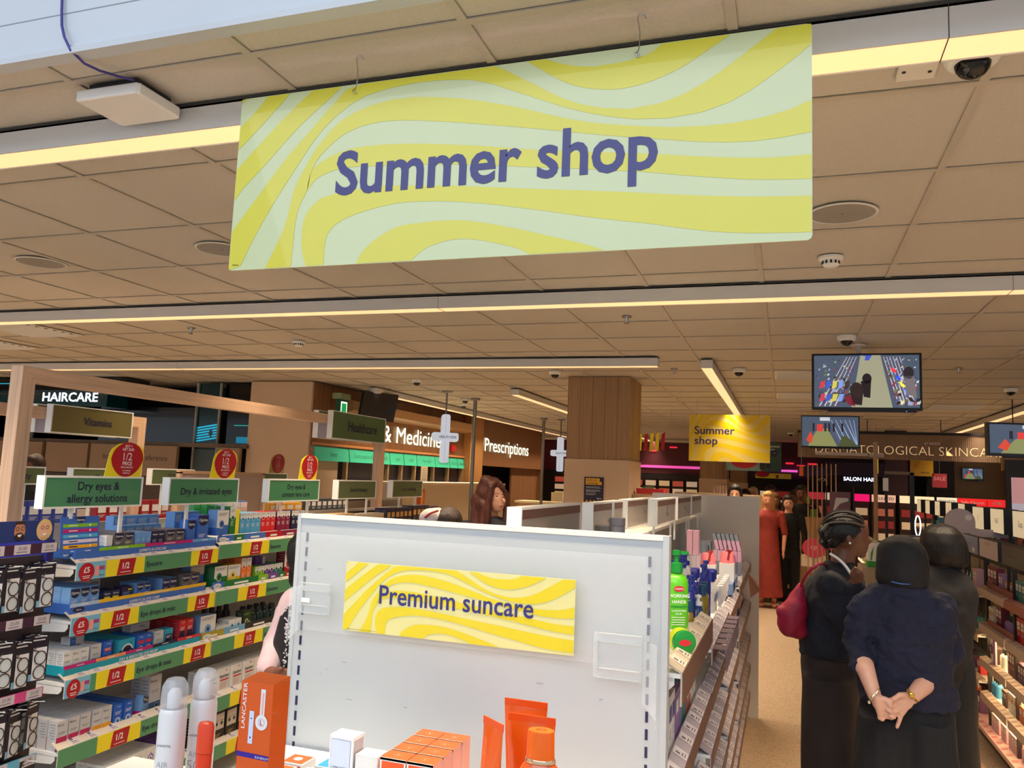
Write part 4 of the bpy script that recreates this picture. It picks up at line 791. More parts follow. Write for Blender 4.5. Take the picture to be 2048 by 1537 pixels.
b = MB(); b.rect(-w_/2, w_/2, .082, .09, -.0006, mat(50, 30, 150)); b.text('SUN BEAUTY', .02, .0838, WHITE, h=.0035, y=-.0012, off=0); b.text('Body Milk', .018, .062, PALE, h=.004, y=-.0008); b.text('Lait Corps', .018, .054, PALE, h=.004, y=-.0008); b.build('print_band', t)
# orange pouch-like tube cap in the left foreground
t = thing('suncare_tub', 'rounded orange tub in the lower left foreground beside the tall carton', 'tub', (-.885, 1.13, 1.178))
b = MB(); b.lathe([(.034, 0), (.036, .004), (.036, .016), (.031, .026), (.018, .031)], OC, n=30); b.build('tub', t, smooth=True)
b = MB(); b.text('Sun Beauty', 0, .012, PALE, h=.0035, y=-.0375); b.build('lettering', t)
# two white spray cans and one orange stick
def can(label, x, y, z, r=.0235, h=.2):
    t = thing('spray_can', label, 'spray can', (x, y, z), .2)
    b = MB(); b.lathe([(r*.95, 0), (r, .004), (r, h*.70), (r*.93, h*.735), (r*.88, h*.745)], mat(228, 226, 226, .25, coat=.4), n=32)
    b.build('can', t, smooth=True)
    b = MB(); b.text('LANCASTER', 0, h*.45, NAVY, h=.0035, y=-r-.0006, off=0); b.text('AIR', 0, h*.28, GREY, h=.010, y=-r-.0006, off=-.02); b.text('50', 0, h*.17, GREY, h=.018, y=-r-.0006, off=-.02); b.build('lettering', t)
    b = MB(); b.lathe([(r*.9, h*.745), (r*.96, h*.76), (r*.96, h*.86), (r*.9, h*.93), (r*.62, h*.985), (r*.2, h)], mat(236, 236, 238, .05, alpha=.35, coat=.6), n=32); b.build('clear_cap', t, smooth=True)
    b = MB(); b.lathe([(r*.5, h*.745), (r*.5, h*.86), (r*.3, h*.9)], PALE, n=18); b.build('nozzle', t, smooth=True)
can('white suncare spray can with clear cap at the left, the nearer of two', -1.005, 1.19, 1.178)
can('white suncare spray can with clear cap, half hidden behind the nearer one', -.99, 1.25, 1.178, .023, .205)
t = thing('sun_stick', 'slim red-orange stick beside the white spray cans', 'stick', (-.93, 1.185, 1.178))
b = MB(); b.lathe([(.014, 0), (.0145, .003), (.0145, .085)], mat(224, 60, 24, .3), n=24, sx=1, sy=.7); b.build('body', t, smooth=True)
b = MB(); b.lathe([(.015, .086), (.0152, .088), (.0152, .128), (.013, .134), (.008, .136)], mat(226, 70, 34, .25), n=24, sx=1, sy=.7); b.build('cap', t, smooth=True)
# flat boxes
def sq(w, h, d, c, edge=PALE):
    b = MB(); b.box(-w/2, w/2, 0, d, 0, h, edge, front=edge); b.rect(-w/2+.004, w/2-.004, .002, h-.004, -.0006, c)
    b.poly([(-w/2+.004, .004, h+.0006), (w/2-.004, .004, h+.0006), (w/2-.004, d-.004, h+.0006), (-w/2+.004, d-.004, h+.0006)], c)
    n = 18; b.poly([(.011*math.cos(2*math.pi*i/n), d/2+.011*math.sin(2*math.pi*i/n), h+.0012) for i in range(n)], PALE); return b
for lab, x, y, c, hh in (('flat orange and white suncare box in front of the tall carton, the nearer', -1.13, 1.68, OCM, .085), ('flat orange and white suncare box behind the nearer flat one', -1.125, 1.755, OCM, .085), ('flat blue and white box, the nearer of two blue ones', -1.045, 1.69, mat(40, 150, 200, .4), .085), ('flat blue and white box behind, left of the white carton', -1.035, 1.765, mat(40, 150, 200, .4), .085)):
    tag(sq(.062, hh, .062, c).build('carton', loc=(x, y, .956)), lab, 'carton')
# white carton with blue panel
t = thing('carton', 'white suncare carton with pale-blue panel standing in the middle', 'carton', (-.960, 1.70, .956), math.radians(-2))
b = MB(); b.box(-.031, .031, 0, .048, 0, .186, mat(238, 240, 244, .35)); b.add([(.0313, .003, .02), (.0313, .045, .02), (.0313, .045, .178), (.0313, .003, .178)], [(0, 1, 2, 3)], mat(176, 168, 176)); b.build('box', t, bevel=.001)
b = MB(); b.rect(-.027, .025, .0, .178, -.0006, mat(90, 120, 170)); b.rect(-.0263, .0243, .0, .1773, -.0010, LSIL); b.text('LANCASTER', 0, .115, NAVY, w=.042, h=.0045, y=-.0016, off=0); b.text('SUN', 0, .108, GREY, h=.002, y=-.0016); b.build('front_panel', t)
tag(sq(.056, .15, .05, PALE).build('carton', loc=(-.897, 1.705, .956)), 'low white carton between the pale-blue one and the orange stack', 'carton')
# eight orange and white boxes
for r in range(4):
    for c in range(2):
        b = MB(); w_ = .063; Hb = .155; b.box(-w_/2, w_/2, 0, .053, 0, Hb, mat(214, 140, 120, .4), front=PALE, top=OCM)
        b.box(-w_/2, w_/2, .0, .0015, Hb-.005, Hb+.0003, PALE); b.rect(-w_/2+.004, w_/2-.004, 0, Hb-.007, -.0006, mat(220, 80, 20, .4))
        n = 16; V = [(q*math.cos(2*math.pi*i/n), .026+q*math.sin(2*math.pi*i/n), .1556) for q in (.0085, .0092) for i in range(n)]; b.add(V, [(i, (i+1) % n, n+(i+1) % n, n+i) for i in range(n)], mat(240, 180, 150))
        b.box(-.001, .0005, .022, .031, .155, .1556, mat(240, 180, 150)); b.box(-.001, .003, .0215, .0225, .155, .1556, mat(240, 180, 150))
        o = b.build('carton', loc=(-.828+c*.066, 1.70+r*.057, .956))
        tag(o, 'orange and white boxed cream in the stack of eight, %s row, %s' % (('front', 'second', 'third', 'back')[r], ('left', 'right')[c]), 'carton', 'stack of eight orange boxes')
# orange squeeze tubes standing on their caps (crimp up)
def sq_tube(label, x, y, rz, w, h, cap=.03):
    t = thing('squeeze_tube', label, 'tube', (x, y, .956), rz); n = 24; V = []; F = []; S = 9
    for i in range(S):
        f = i/(S-1); z = cap+(h-cap)*f; a = w/2*(.62+.38*f); d = .024*(1-f)**.7+.0012
        V += [(a*math.cos(2*math.pi*k/n), d*math.sin(2*math.pi*k/n)+.004*f*f, z) for k in range(n)]
    for i in range(S-1):
        for k in range(n): F.append((i*n+k, i*n+(k+1) % n, (i+1)*n+(k+1) % n, (i+1)*n+k))
    F += [tuple(range(n))[::-1], tuple(range((S-1)*n, S*n))]
    b = MB(); b.add(V, F, OC); b.build('tube_body', t, smooth=True)
    b = MB(); b.box(-w/2, w/2, .0028, .0052, h-.001, h+.014, mat(222, 76, 6, .35)); b.build('crimp', t)
    b = MB(); b.lathe([(.021, 0), (.022, .003), (.023, cap)], mat(214, 74, 10, .3), n=24); b.build('cap', t, smooth=True)
    b = MB(); b.ring(0, h*.6, .012, .0126, -.019, mat(250, 150, 110)); b.text('L', 0, h*.6-.005, WHITE, h=.01, y=-.019); b.build('lettering', t); return t
sq_tube('orange squeeze tube at the front left of the group, turned aside', -.575, 1.635, -.65, .075, .275)
sq_tube('orange squeeze tube at the back with a glossy crimped top', -.545, 1.77, .0, .10, .285)
sq_tube('orange squeeze tube in the middle of the group', -.512, 1.71, .02, .105, .272)
t = thing('lotion_bottle', 'orange lotion bottle with gold collar in the front right', 'bottle', (-.462, 1.615, .956))
b = MB(); b.lathe([(.056, 0), (.06, .012), (.061, .14), (.058, .17), (.048, .2), (.037, .22), (.0295, .2285)], OC, n=40, sx=1, sy=.62); b.build('bottle', t, smooth=True)
b = MB(); b.lathe([(.0295, .2285), (.031, .2295), (.031, .236), (.0295, .2375)], mat(236, 200, 160, .15, .9), n=36, sx=1, sy=.7); b.build('collar', t, smooth=True)
b = MB(); b.lathe([(.029, .2375), (.0285, .244), (.0272, .287), (.026, .29), (.011, .29), (.01, .288)], mat(226, 96, 6, .3), n=36, sx=1, sy=.75); b.build('cap', t, smooth=True)
# ================================================================ pumps, bottles and packs along the aisle side
GB = mat(96, 200, 30, .3, coat=.3); GD = mat(20, 140, 50, .35); BL = mat(34, 50, 150, .3, coat=.3); AMB = mat(150, 130, 50, .15)
t = thing('pump_bottle', 'bright green hand-cream pump bottle at the near shelf end', 'pump bottle', (-.31, 2.50, 1.318), .45)
tag(MB().box(-.05, .05, 0, .07, 0, .055, ACRYL).build('display_block', loc=(-.275, 2.50, 1.262), rz=RPX), 'clear block under the green pump bottle', 'display block')
b = MB(); b.lathe([(.036, 0), (.038, .006), (.037, .13), (.03, .152), (.017, .16), (.016, .165)], GB, n=32, sx=1, sy=.75); b.build('bottle', t, smooth=True)
b = MB(); b.lathe([(.019, .163), (.0195, .165), (.018, .19), (.0075, .194), (.0075, .212), (.013, .215), (.013, .228), (.004, .23)], GD, n=24); b.box(-.002, .036, -.006, .006, .217, .226, GD); b.build('pump', t, smooth=False)
b = MB(); y = -.0292
b.disc(0, .118, .017, y, REDP, 20, .0085); b.text("O'KEEFFE'S", 0, .1155, WHITE, h=.0045, y=y-.0006, maxw=.028); b.text('WORKING', 0, .093, WHITE, h=.009, y=y, off=.02); b.text('HANDS', 0, .076, WHITE, h=.009, y=y, off=.02)
b.rect(-.026, .026, .064, .068, y, GD); b.text('GUARANTEED', 0, .052, WHITE, h=.005, y=y); b.text('RELIEF', 0, .043, WHITE, h=.005, y=y)
for i in range(4): b.rect(-.022, .018, .034-.007*i, .036-.007*i, y, WHITE)
b.build('label', t)
t = thing('cream_jar', 'round green and lime cream jar displayed on edge below the green pump', 'jar', (-.275, 2.40, 1.262), .5)
b = MB(); b.T = Matrix.Translation((0, 0, .036)) @ Matrix.Rotation(math.pi/2, 4, 'X'); b.lathe([(.034, -.03), (.036, -.028), (.036, -.006), (.034, 0)], mat(180, 200, 40, .3), n=30); b.build('jar', t, smooth=True)
b = MB(); b.T = Matrix.Translation((0, 0, .036)) @ Matrix.Rotation(math.pi/2, 4, 'X'); b.lathe([(.034, 0), (.034, .012), (.03, .014)], GD, n=30); b.lathe([(.018, .014), (.018, .0148)], REDP, n=20, sx=1, sy=.5); b.build('lid', t, smooth=True)
def nivea(name, label, group, body, lower, capc, r, h, spots, pump=True):
    t0 = None
    for s in spots:
        if t0 is None:
            t0 = t = thing(name, label, 'pump bottle' if pump else 'bottle', s[:3], s[3], group)
            b = MB(); b.lathe([(r, 0), (r*1.03, .004), (r*1.03, h*.5)], lower, n=20, sx=1, sy=.7); b.lathe([(r*1.03, h*.5), (r, h*.62), (r*.7, h*.74), (r*.5, h*.77)], body, n=20, sx=1, sy=.7); b.build('bottle', t, smooth=True)
            b = MB()
            if pump: b.lathe([(r*.52, h*.77), (r*.52, h*.84), (r*.22, h*.86), (r*.2, h*.93), (r*.4, h*.94), (r*.42, h*.99), (r*.1, h)], capc, n=16); b.box(-.003, r*1.15, -.005, .005, h*.945, h*.985, capc)
            else: b.lathe([(r*.62, h*.77), (r*.62, h*.97), (r*.5, h)], capc, n=16)
            b.build('pump' if pump else 'cap', t)
            b = MB(); b.disc(0, h*.42, r*.6, -r*.73, BL if lower != BL else WHITE, 16); b.text('NIVEA', 0, h*.405, WHITE if lower != BL else BL, w=r*.95, h=.007, y=-r*.735, off=.01); b.rect(-r*.5, r*.5, h*.2, h*.215, -r*.73, mat(216, 176, 60)); b.build('label', t)
        else: copy_tree(t0, s[:3], s[3], label, group)
nivea('pump_bottle', 'white and navy body-lotion pump behind the green one', 'white body-lotion pumps with navy tops', WHITE, PALE, BL, .038, .245, [(-.47-.08*c, 3.02+.1*r, 1.262 if r < 1 else 1.155, RPX) for r in range(1) for c in range(3)]+[(-.42-.085*c, 3.30+.13*r, 1.20, RPX) for r in range(4) for c in range(3)])
nivea('pump_bottle', 'tall navy lotion pump bottle in the middle of the pumps', 'navy lotion pumps', BL, BL, BL, .032, .25, [(-.34, 3.16, 1.155, RPX), (-.34, 3.30, 1.155, RPX), (-.335, 3.62, 1.155, RPX), (-.34, 3.8, 1.155, RPX)])
nivea('oil_bottle', 'amber oil bottle with blue cap among the pumps', 'amber oil bottles', AMB, AMB, mat(20, 70, 110, .3), .027, .185, [(-.325, 3.0, 1.262-.11, RPX), (-.32, 3.42, 1.155, RPX), (-.32, 3.52, 1.155, RPX)], pump=False)
nivea('pump_bottle', 'dark blue serum bottle with white pump between the taller pumps', 'blue serum bottles with white pumps', mat(20, 70, 120, .3), mat(20, 70, 120, .3), WHITE, .03, .17, [(-.315, 3.22, 1.155, RPX), (-.40, 3.22, 1.155, RPX)])
nivea('lotion_bottle', 'white lotion bottle with gold trim and navy cap at the far end of the pumps', 'white lotion bottles with gold trim', WHITE, WHITE, BL, .035, .21, [(-.335-.08*c, 3.98+.1*r, 1.13, RPX) for r in range(2) for c in range(2)], pump=False)
for i, (y, d) in enumerate(((2.72, .05), (2.80, .05), (2.88, .05))): packs('wb', lambda: carton(.07, .09, .05, [(0, 1, PALE)], [('lines', -.3, .3, .7, 4, SIL)]), 'carton', 'white carton lying in front of the navy pumps, near shelf', 'carton', 'white cartons on the near shelf', [(RX-d-.03, y, 1.262, RPX)])
# rows of little white tubes, pink boxes
def rrow(key, mk, label, group, y0, n, w, z, rows=1, d=.06, dep=.04, gap=.003, name='skincare_box', cat='box'):
    return packs(key, mk, name, label, cat, group, [(RX-dep-r*(d+.003), y0+w/2+i*(w+gap), z, RPX) for r in range(rows) for i in range(n)], labs=[where(label, r, rows, i, n) for r in range(rows) for i in range(n)])
PKP = mat(214, 170, 200, .4); GRB = mat(130, 140, 156, .4)
packs('pa', lambda: carton(.09, .145, .022, [(0, .55, GRB), (.55, 1, PKP)], [('rect', -.5, .5, .35, .55, PKP), ('rect', -.5, -.44, 0, 1, CHAR)], side=False), 'gift_box', 'slim pink and grey box in the row before the far panel', 'carton', 'row of slim pink and grey boxes', [(RX-.005-.024*i, 5.24, 1.20, RPX) for i in range(7)])
for i in range(6):
    o = packs('pb', lambda: carton(.09, .1, .02, [(0, .6, PKP), (.6, 1, GRB)], [('rect', .38, .5, 0, 1, CHAR)], side=False), 'gift_box', 'small pink box leaning on top of the slim pink row', 'carton', 'leaning small pink boxes', [(RX-.005-.026*i, 5.24, 1.35, RPX)])[0]; o.rotation_euler = (-.25, 0, RPX)
packs('pc', lambda: carton(.08, .19, .028, [(0, .6, PKP), (.6, 1, GRB)], [('rect', -.5, -.42, 0, 1, CHAR)], side=False), 'gift_box', 'taller grey and pink box deeper on the shelf beside the slim pink row', 'carton', 'taller grey and pink boxes', [(RX-.19-.03*i, 5.3, 1.20, RPX) for i in range(4)])
packs('pk', lambda: carton(.06, .13, .03, [(0, 1, mat(196, 150, 170))], side=False), 'gift_box', 'dusty-pink box in the clear stand behind the lotion pumps', 'carton', 'dusty-pink boxes', [(RX-.2-.033*i, 4.6, 1.36, RPX) for i in range(2)])
tag(MB().box(-.05, .05, 0, .08, 0, .22, ACRYL).build('display_stand', loc=(RX-.19, 4.6, 1.135), rz=RPX), 'clear stand under the dusty-pink boxes', 'display stand')
tag(MB().box(-.05, .05, 0, .32, 0, .04, PALE).build('display_block', loc=(RX+.0, 5.24, 1.157), rz=RPX), 'pale block lifting the slim pink boxes', 'display block')
rrow('pd', lambda: carton(.05, .11, .05, [(0, 1, mat(200, 80, 150))], [('lines', -.3, .3, .8, 3, PALE)]), 'magenta box at the end of the blue tray', 'x', 5.14, 1, .05, 1.21)
for i in range(11): packs('pt', lambda: MB().lathe([(.012, 0), (.012, .022), (.018, .03), (.02, .09), (.018, .1)], PALE, n=14, sx=1, sy=.8), 'cream_tube', 'little white tube in the slanting row beside the blue tray', 'tube', 'row of little white tubes', [(RX-.05-.05*(i % 2), 4.12+.05*i, 1.16, RPX)])
t = tag(MB().box(-.26, .26, 0, .05, 0, .055, mat(110, 140, 196, .4)).build('display_tray', loc=(RX-.02, 4.86, 1.157), rz=RPX), 'pale-blue display tray at the shelf edge before the pink boxes', 'display tray')
for i, (y, c) in enumerate(((4.62, mat(240, 130, 140)), (4.78, mat(240, 130, 140)))):
    t = thing('watering_can', 'small pink toy watering can with red spout among the pumps, %s' % ('the left one' if i == 0 else 'the right one'), 'watering can', (RX-.15+.09*i, y, 1.31), RPX+.2)
    b = MB(); b.lathe([(.04, 0), (.034, .055), (.032, .06)], c, n=20); b.build('can', t, smooth=True)
    b = MB(); b.tube([(-.03, 0, .02), (-.06, 0, .045), (-.078, 0, .065)], [.008, .006, .006], RED, 8); b.lathe([(.006, 0), (.018, .018)], RED, (-.085, 0, .06), 14); b.build('spout', t, smooth=True)
    b = MB(); b.tube([(-.03, 0, .055), (-.015, 0, .095), (.015, 0, .1), (.032, 0, .06)], .002, CHAR, 6); b.build('handle', t, smooth=True)
    tag(MB().box(-.05, .05, 0, .08, 0, .175, WHITE).build('display_block', loc=(RX-.11+.09*i, y, 1.135), rz=RPX), 'white block under the %s toy watering can' % ('left' if i == 0 else 'right'), 'display block')
# lower shelves: mixed small packs
cols = [(mat(60, 60, 130), 'navy'), (PALE, 'white'), (mat(150, 120, 180), 'lilac'), (mat(60, 130, 130), 'teal'), (mat(190, 110, 90), 'terracotta'), (mat(230, 226, 214), 'cream'), (mat(110, 150, 200), 'light-blue')]
rnd = random.Random(5)
for si, (y0, y1, z, nm) in enumerate(((2.2, 3.05, 1.001, 'near bay, second shelf'), (2.2, 3.05, .741, 'near bay, third shelf'), (3.12, 4.0, .79, 'second bay, lower shelf'), (4.06, 4.95, .801, 'third bay, second shelf'), (4.06, 4.95, .581, 'third bay, third shelf'), (5.0, 5.74, .861, 'fourth bay, second shelf'), (5.0, 5.74, .621, 'fourth bay, third shelf'), (5.8, 6.55, .861, 'last bay, second shelf'), (5.8, 6.55, .401, 'last bay, low shelf'))):
    y = y0; k = 0
    while y < y1-.1 and k < 7:
        c, cn = cols[(k+si) % 7]; w_ = .045+.012*((k+si) % 3); hh = .1+.02*((k*3+si) % 4); n = 2
        rrow('mx%d_%d' % ((k+si) % 7, (k*3+si) % 12), lambda c=c, w_=w_, hh=hh, cn=cn: carton(w_, hh, .05, [(0, 1, c)], [('rect', -.38, .38, .55, .82, PALE if cn not in ('white', 'cream') else mat(90, 90, 150)), ('lines', -.3, .3, .4, 4, GREY)]), '%s skincare carton, %s' % (cn, nm), '%s cartons, %s' % (cn, nm), y, n, w_, z, 1, dep=.05)
        y += n*(w_+.003)+.02; k += 1
t = thing('squeeze_tube', 'lime-green squeeze tube slanting out of a clear bin low in the aisle', 'tube', (-.19, 2.62, .80), RPX)
b = MB(); b.T = Matrix.Rotation(-.35, 4, 'Y'); b.lathe([(.02, -.1), (.024, -.07), (.024, -.02), (.018, .06), (.004, .11)], GB, n=20, sx=1, sy=.7); b.build('tube_body', t, smooth=True)
b = MB(); b.T = Matrix.Rotation(-.35, 4, 'Y'); b.lathe([(.0225, .0), (.0228, .004), (.021, .01)], GD, n=20, sx=1, sy=.72); b.build('band', t, smooth=True)
b = MB(); b.box(2.35, 2.75, -.05, -.047, .66, .84, AC); b.box(2.35, 2.75, -.05, 0, .66, .663, AC); b.box(2.35, 2.353, -.047, 0, .663, .84, AC); b.box(2.747, 2.75, -.047, 0, .663, .84, AC); o = b.build('clear_bin', loc=(RX, 0, 0), rz=RPX); tag(o, 'clear plastic bin hanging off the near low shelf holding the green tube', 'bin')
# ================================================================ right-hand cosmetics run (faces left, along the aisle)
CQ = 1.28
def Rl(y): return -y   # local x of a world y for things turned to face -X
cr = thing('cosmetics_run', 'long lit cosmetics shelving along the right of the aisle', 'shelving', (CQ, 0, 0), RMX)
RB = mat(236, 220, 184, .5, kind='planks', sc_=.28); LBLR = mat(176, 160, 150, .45); PINKB = mat(196, 160, 164, .45)
TX = mat(150, 130, 134, .5)
bays = [(4.40, 5.08), (5.10, 5.80), (5.82, 6.52), (6.56, 7.22), (7.26, 7.92), (7.96, 8.62), (8.66, 9.32), (9.36, 10.0)]
for bi, (a, c) in enumerate(bays):
    far = bi >= 3
    for z in ((1.115, .87, .635, .405) if not far else (1.05, .775, .465)):
        b = MB(); b.box(-c+.001, -a-.001, .004, .30, z-.02, z-.008, WHITE); b.build('shelf', cr)
        b = MB(); b.prism([(.045, z+.008), (0, z-.004), (0, z-.055), (.004, z-.055), (.004, z-.012), (.047, z+.003)], 'x', -c+.003, -a-.003, LBLR if (bi, z) != (1, 1.115) else mat(150, 84, 74, .45))
        for k in range(7):
            u = -c+.06+.09*k; b.poly([(u, .004, z-.0015), (u+.03, .004, z-.0015), (u+.03, .036, z+.0068), (u, .036, z+.0068)], TX)
        b.build('price_rail', cr)
        if not far and z < 1.1:
            b = MB(); b.box(-c+.02, -a-.02, .05, .285, z-.0265, z-.0205, mat(255, 214, 150, .5, emit=9)); b.build('shelf_light', cr)
    b = MB(); b.box(-c+.005, -a-.005, .30, .305, .15, 1.20, RB); b.build('back_panel', cr)
for a, c in bays[:7]:
    b = MB(); b.box(-c-.03, -c-.005, .055, .08, .14, 1.30, CHAR); b.build('upright', cr)
b = MB(); b.prism([(.0, .14), (.0, .165), (.05, .175), (.3, .175), (.3, .10), (.03, .10)], 'x', -10.2, -4.2, PINKB)
for k in range(46):
    u = -9.9+.125*k; b.poly([(u, .01, .1685), (u+.04, .01, .1685), (u+.04, .042, .1748), (u, .042, .1748)], mat(176, 110, 116, .5))
b.build('base_shelf', cr)
b = MB(); b.box(-10.2, -4.2, .09, .60, 0, .10, mat(70, 62, 56, .6)); b.build('plinth', cr)
b = MB(); b.box(-10.2, -4.2, .306, .335, .10, 1.40, mat(90, 84, 80, .5)); b.build('spine', cr)
# products on the run
rnd = random.Random(21)
PALR = [(mat(120, 40, 70), 'burgundy'), (mat(84, 50, 100), 'plum'), (mat(206, 170, 190), 'pale-pink'), (PALE, 'white'), (mat(210, 110, 60), 'coral'), (mat(50, 130, 130), 'teal'), (mat(60, 36, 44), 'dark'), (mat(160, 130, 190), 'lilac'), (mat(190, 40, 50), 'red'), (mat(70, 150, 210), 'sky-blue')]
def rpk(key, mk, label, group, y, n, w, z, dep=.06, rows=1, gap=.004, name='cosmetics_box', cat='box'):
    return packs(key, mk, name, label, cat, group, [(CQ+dep+.06*r, y-w/2-i*(w+gap), z, RMX) for r in range(rows) for i in range(n)], labs=[where(label, r, rows, i, n) for r in range(rows) for i in range(n)])
for bi, (a, c) in enumerate(bays[:7]):
    far = bi >= 3
    zs = (1.108, .863, .628, .398, .177) if not far else (1.043, .768, .458, .177)
    for zi, z in enumerate(zs):
        y = c-.03; k = 0
        while y > a+.12 and k < (4 if not far else 2):
            col, cn = PALR[(bi*5+zi*3+k*7) % 10]; w_ = (.05, .065, .08)[(bi+zi+k) % 3]; hh = (.1, .13, .155, .12)[(zi+k*3+bi) % 4]
            if z == .177 and not far: col, cn, hh, w_ = PALR[2][0], 'pale-pink', .095, .065
            n = 2 if k % 2 else 3
            gl = (bi+zi+k) % 5 == 0
            lab = '%s pack on the right-hand run, %s bay, %s shelf, %s' % (cn, ('nearest', 'second', 'third', 'fourth', 'fifth', 'sixth', 'seventh')[bi], ('top', 'upper', 'middle', 'lower', 'bottom')[zi], ('far side', 'centre-far', 'centre-near', 'near side')[k])
            if not gl: rpk('r%s%d%d' % (cn, w_*1000, hh*1000), lambda col=col, w_=w_, hh=hh, cn=cn: carton(w_, hh, .05, [(0, .5, col), (.5, 1, col)], [('rect', -.36, .36, .55, .85, PALE if cn != 'white' else mat(210, 170, 120)), ('lines', -.3, .3, .4, 3, SIL), ('rect', -.3, .3, .66, .7, CHAR)], side=False), lab, lab+' row', y, n, w_, z)
            else:
                def mkb(col=col): bb = MB(); bb.lathe([(.022, 0), (.024, .004), (.024, .075), (.012, .09)], col, (0, .025, 0), 14); bb.lathe([(.011, .09), (.011, .125)], CHAR, (0, .025, 0), 12); return bb
                rpk('rb%s' % cn, mkb, lab.replace('pack', 'bottle'), lab+' bottles', y, n, .05, z, name='cosmetic_bottle', cat='bottle')
            y -= n*(w_+.004)+.05; k += 1
tag(MB().box(-.33, .33, 0, .004, 0, .055, mat(120, 44, 52, .4)).build('display_tray', loc=(CQ+.03, 6.05, 1.108), rz=RMX), 'long dark red tray front on the top shelf of the right run', 'display tray')
tag(MB().box(-.33, .33, 0, .004, 0, .05, mat(130, 50, 56, .4)).build('display_tray', loc=(CQ+.03, 6.05, .863), rz=RMX), 'long dark red tray front on the upper shelf of the right run', 'display tray')
b = MB(); b.box(-.06, .06, 0, .01, 0, .17, PALE); b.rect(.0, .06, 0, .17, -.001, mat(160, 110, 200)); b.disc(-.03, .1, .035, -.001, mat(110, 60, 130), 20); tag(b.build('display_card', loc=(CQ+.03, 6.25, .628), rz=RMX), 'white and purple display card on the middle shelf at right', 'display card')
# header screens above the run
for i, (a, c, col, lab) in enumerate(((5.35, 5.95, mat(64, 66, 68, .3), 'dark grey header screen, the nearest above the right run'), (6.04, 6.58, mat(206, 200, 212, .3), 'pale header panel above the right run'), (6.60, 7.12, mat(136, 158, 210, .3), 'light-blue header panel above the right run'), (4.7, 5.3, mat(60, 60, 62, .3), 'dark header panel at the right edge of the picture'))):
    t = thing('header_sign', lab, 'panel', (1.31, (a+c)/2, 1.315), RMX); h = (c-a)/2
    b = MB(); b.box(-h, h, 0, .02, 0, .135, CHAR); b.build('frame', t); b = MB(); b.rect(-h+.008, h-.008, .006, .129, -.001, col)
    if i == 2: b.rect(.06, .14, .02, .05, -.002, PALE)
    if i == 1: b.rect(-.12, .06, .09, .115, -.002, mat(190, 180, 186))
    if i in (0, 3): b.rect(-.15, .1, .06, .07, -.002, mat(90, 92, 92))
    b.build('screen', t)
    b = MB(); b.box(-h+.02, -h+.04, .0205, .04, -.2, .135, CHAR); b.build('upright', t)
# second row of cabinets behind with square brand light boxes on poles
bk = thing('cosmetics_run', 'second cosmetics run behind the first, under square light boxes', 'shelving', (1.72, 0, 0), RMX)
b = MB(); b.box(-12, -4.2, -.08, .35, 0, 1.28, mat(74, 66, 62, .6)); b.build('cabinet', bk)
b = MB(); b.box(-12, -4.2, -.09, .40, 1.28, 1.30, mat(150, 130, 110, .5)); b.build('shelf', bk)
CRM = mat(236, 216, 176, .5, emit=.55)
for i, y in enumerate((6.70, 7.385, 8.05, 8.75, 9.4, 10.05, 10.7, 11.35)):
    txt = ['Soap', 'No7', 'E', 'e', 'M', 'M', 'I', 'C'][i]
    t = thing('brand_light_box', 'square cream brand light box on a black pole, %s from the right' % ('first', 'second', 'third', 'fourth', 'fifth', 'sixth', 'seventh', 'eighth')[i], 'light box', (1.60, y, 1.45 if i < 3 else 1.50), RMX, None)
    s_ = .21 if i < 3 else .15; hh = .195 if i < 3 else .16
    b = MB(); b.box(-s_, s_, .0, .10, 0, hh, CHAR); b.build('case', t)
    b = MB(); b.box(-s_+.004, s_-.004, -.002, 0, .004, hh-.004, CRM); b.build('lit_face', t)
    b = MB(); b.text(txt, 0, hh*.4, CHAR, h=.045, y=-.003, off=-.005); b.build('lettering', t)
    b = MB(); b.box(s_*.8, s_*.8+.02, .04, .06, -.25 if i < 3 else -.3, 0, CHAR); b.build('pole', t)
rnd = random.Random(3)
for i in range(26):
    y = 5.6+.23*i; col, cn = PALR[(i*3) % 10]; hh = .06+.05*(i % 3)
    packs('bk%s%d' % (cn, i % 3), lambda col=col, hh=hh: carton(.09, hh, .06, [(0, 1, col)], [('rect', -.3, .3, .4, .8, PALE)], side=False), 'cosmetics_box', '%s pack standing on top of the rear cosmetics run, place %s from the near end' % (cn, ('one', 'two', 'three', 'four', 'five', 'six', 'seven', 'eight', 'nine', 'ten', 'eleven', 'twelve', 'thirteen', 'fourteen', 'fifteen', 'sixteen', 'seventeen', 'eighteen', 'nineteen', 'twenty', 'twenty-one', 'twenty-two', 'twenty-three', 'twenty-four', 'twenty-five', 'twenty-six')[i]), 'carton', 'x', [(1.74, y, 1.30, RMX)])
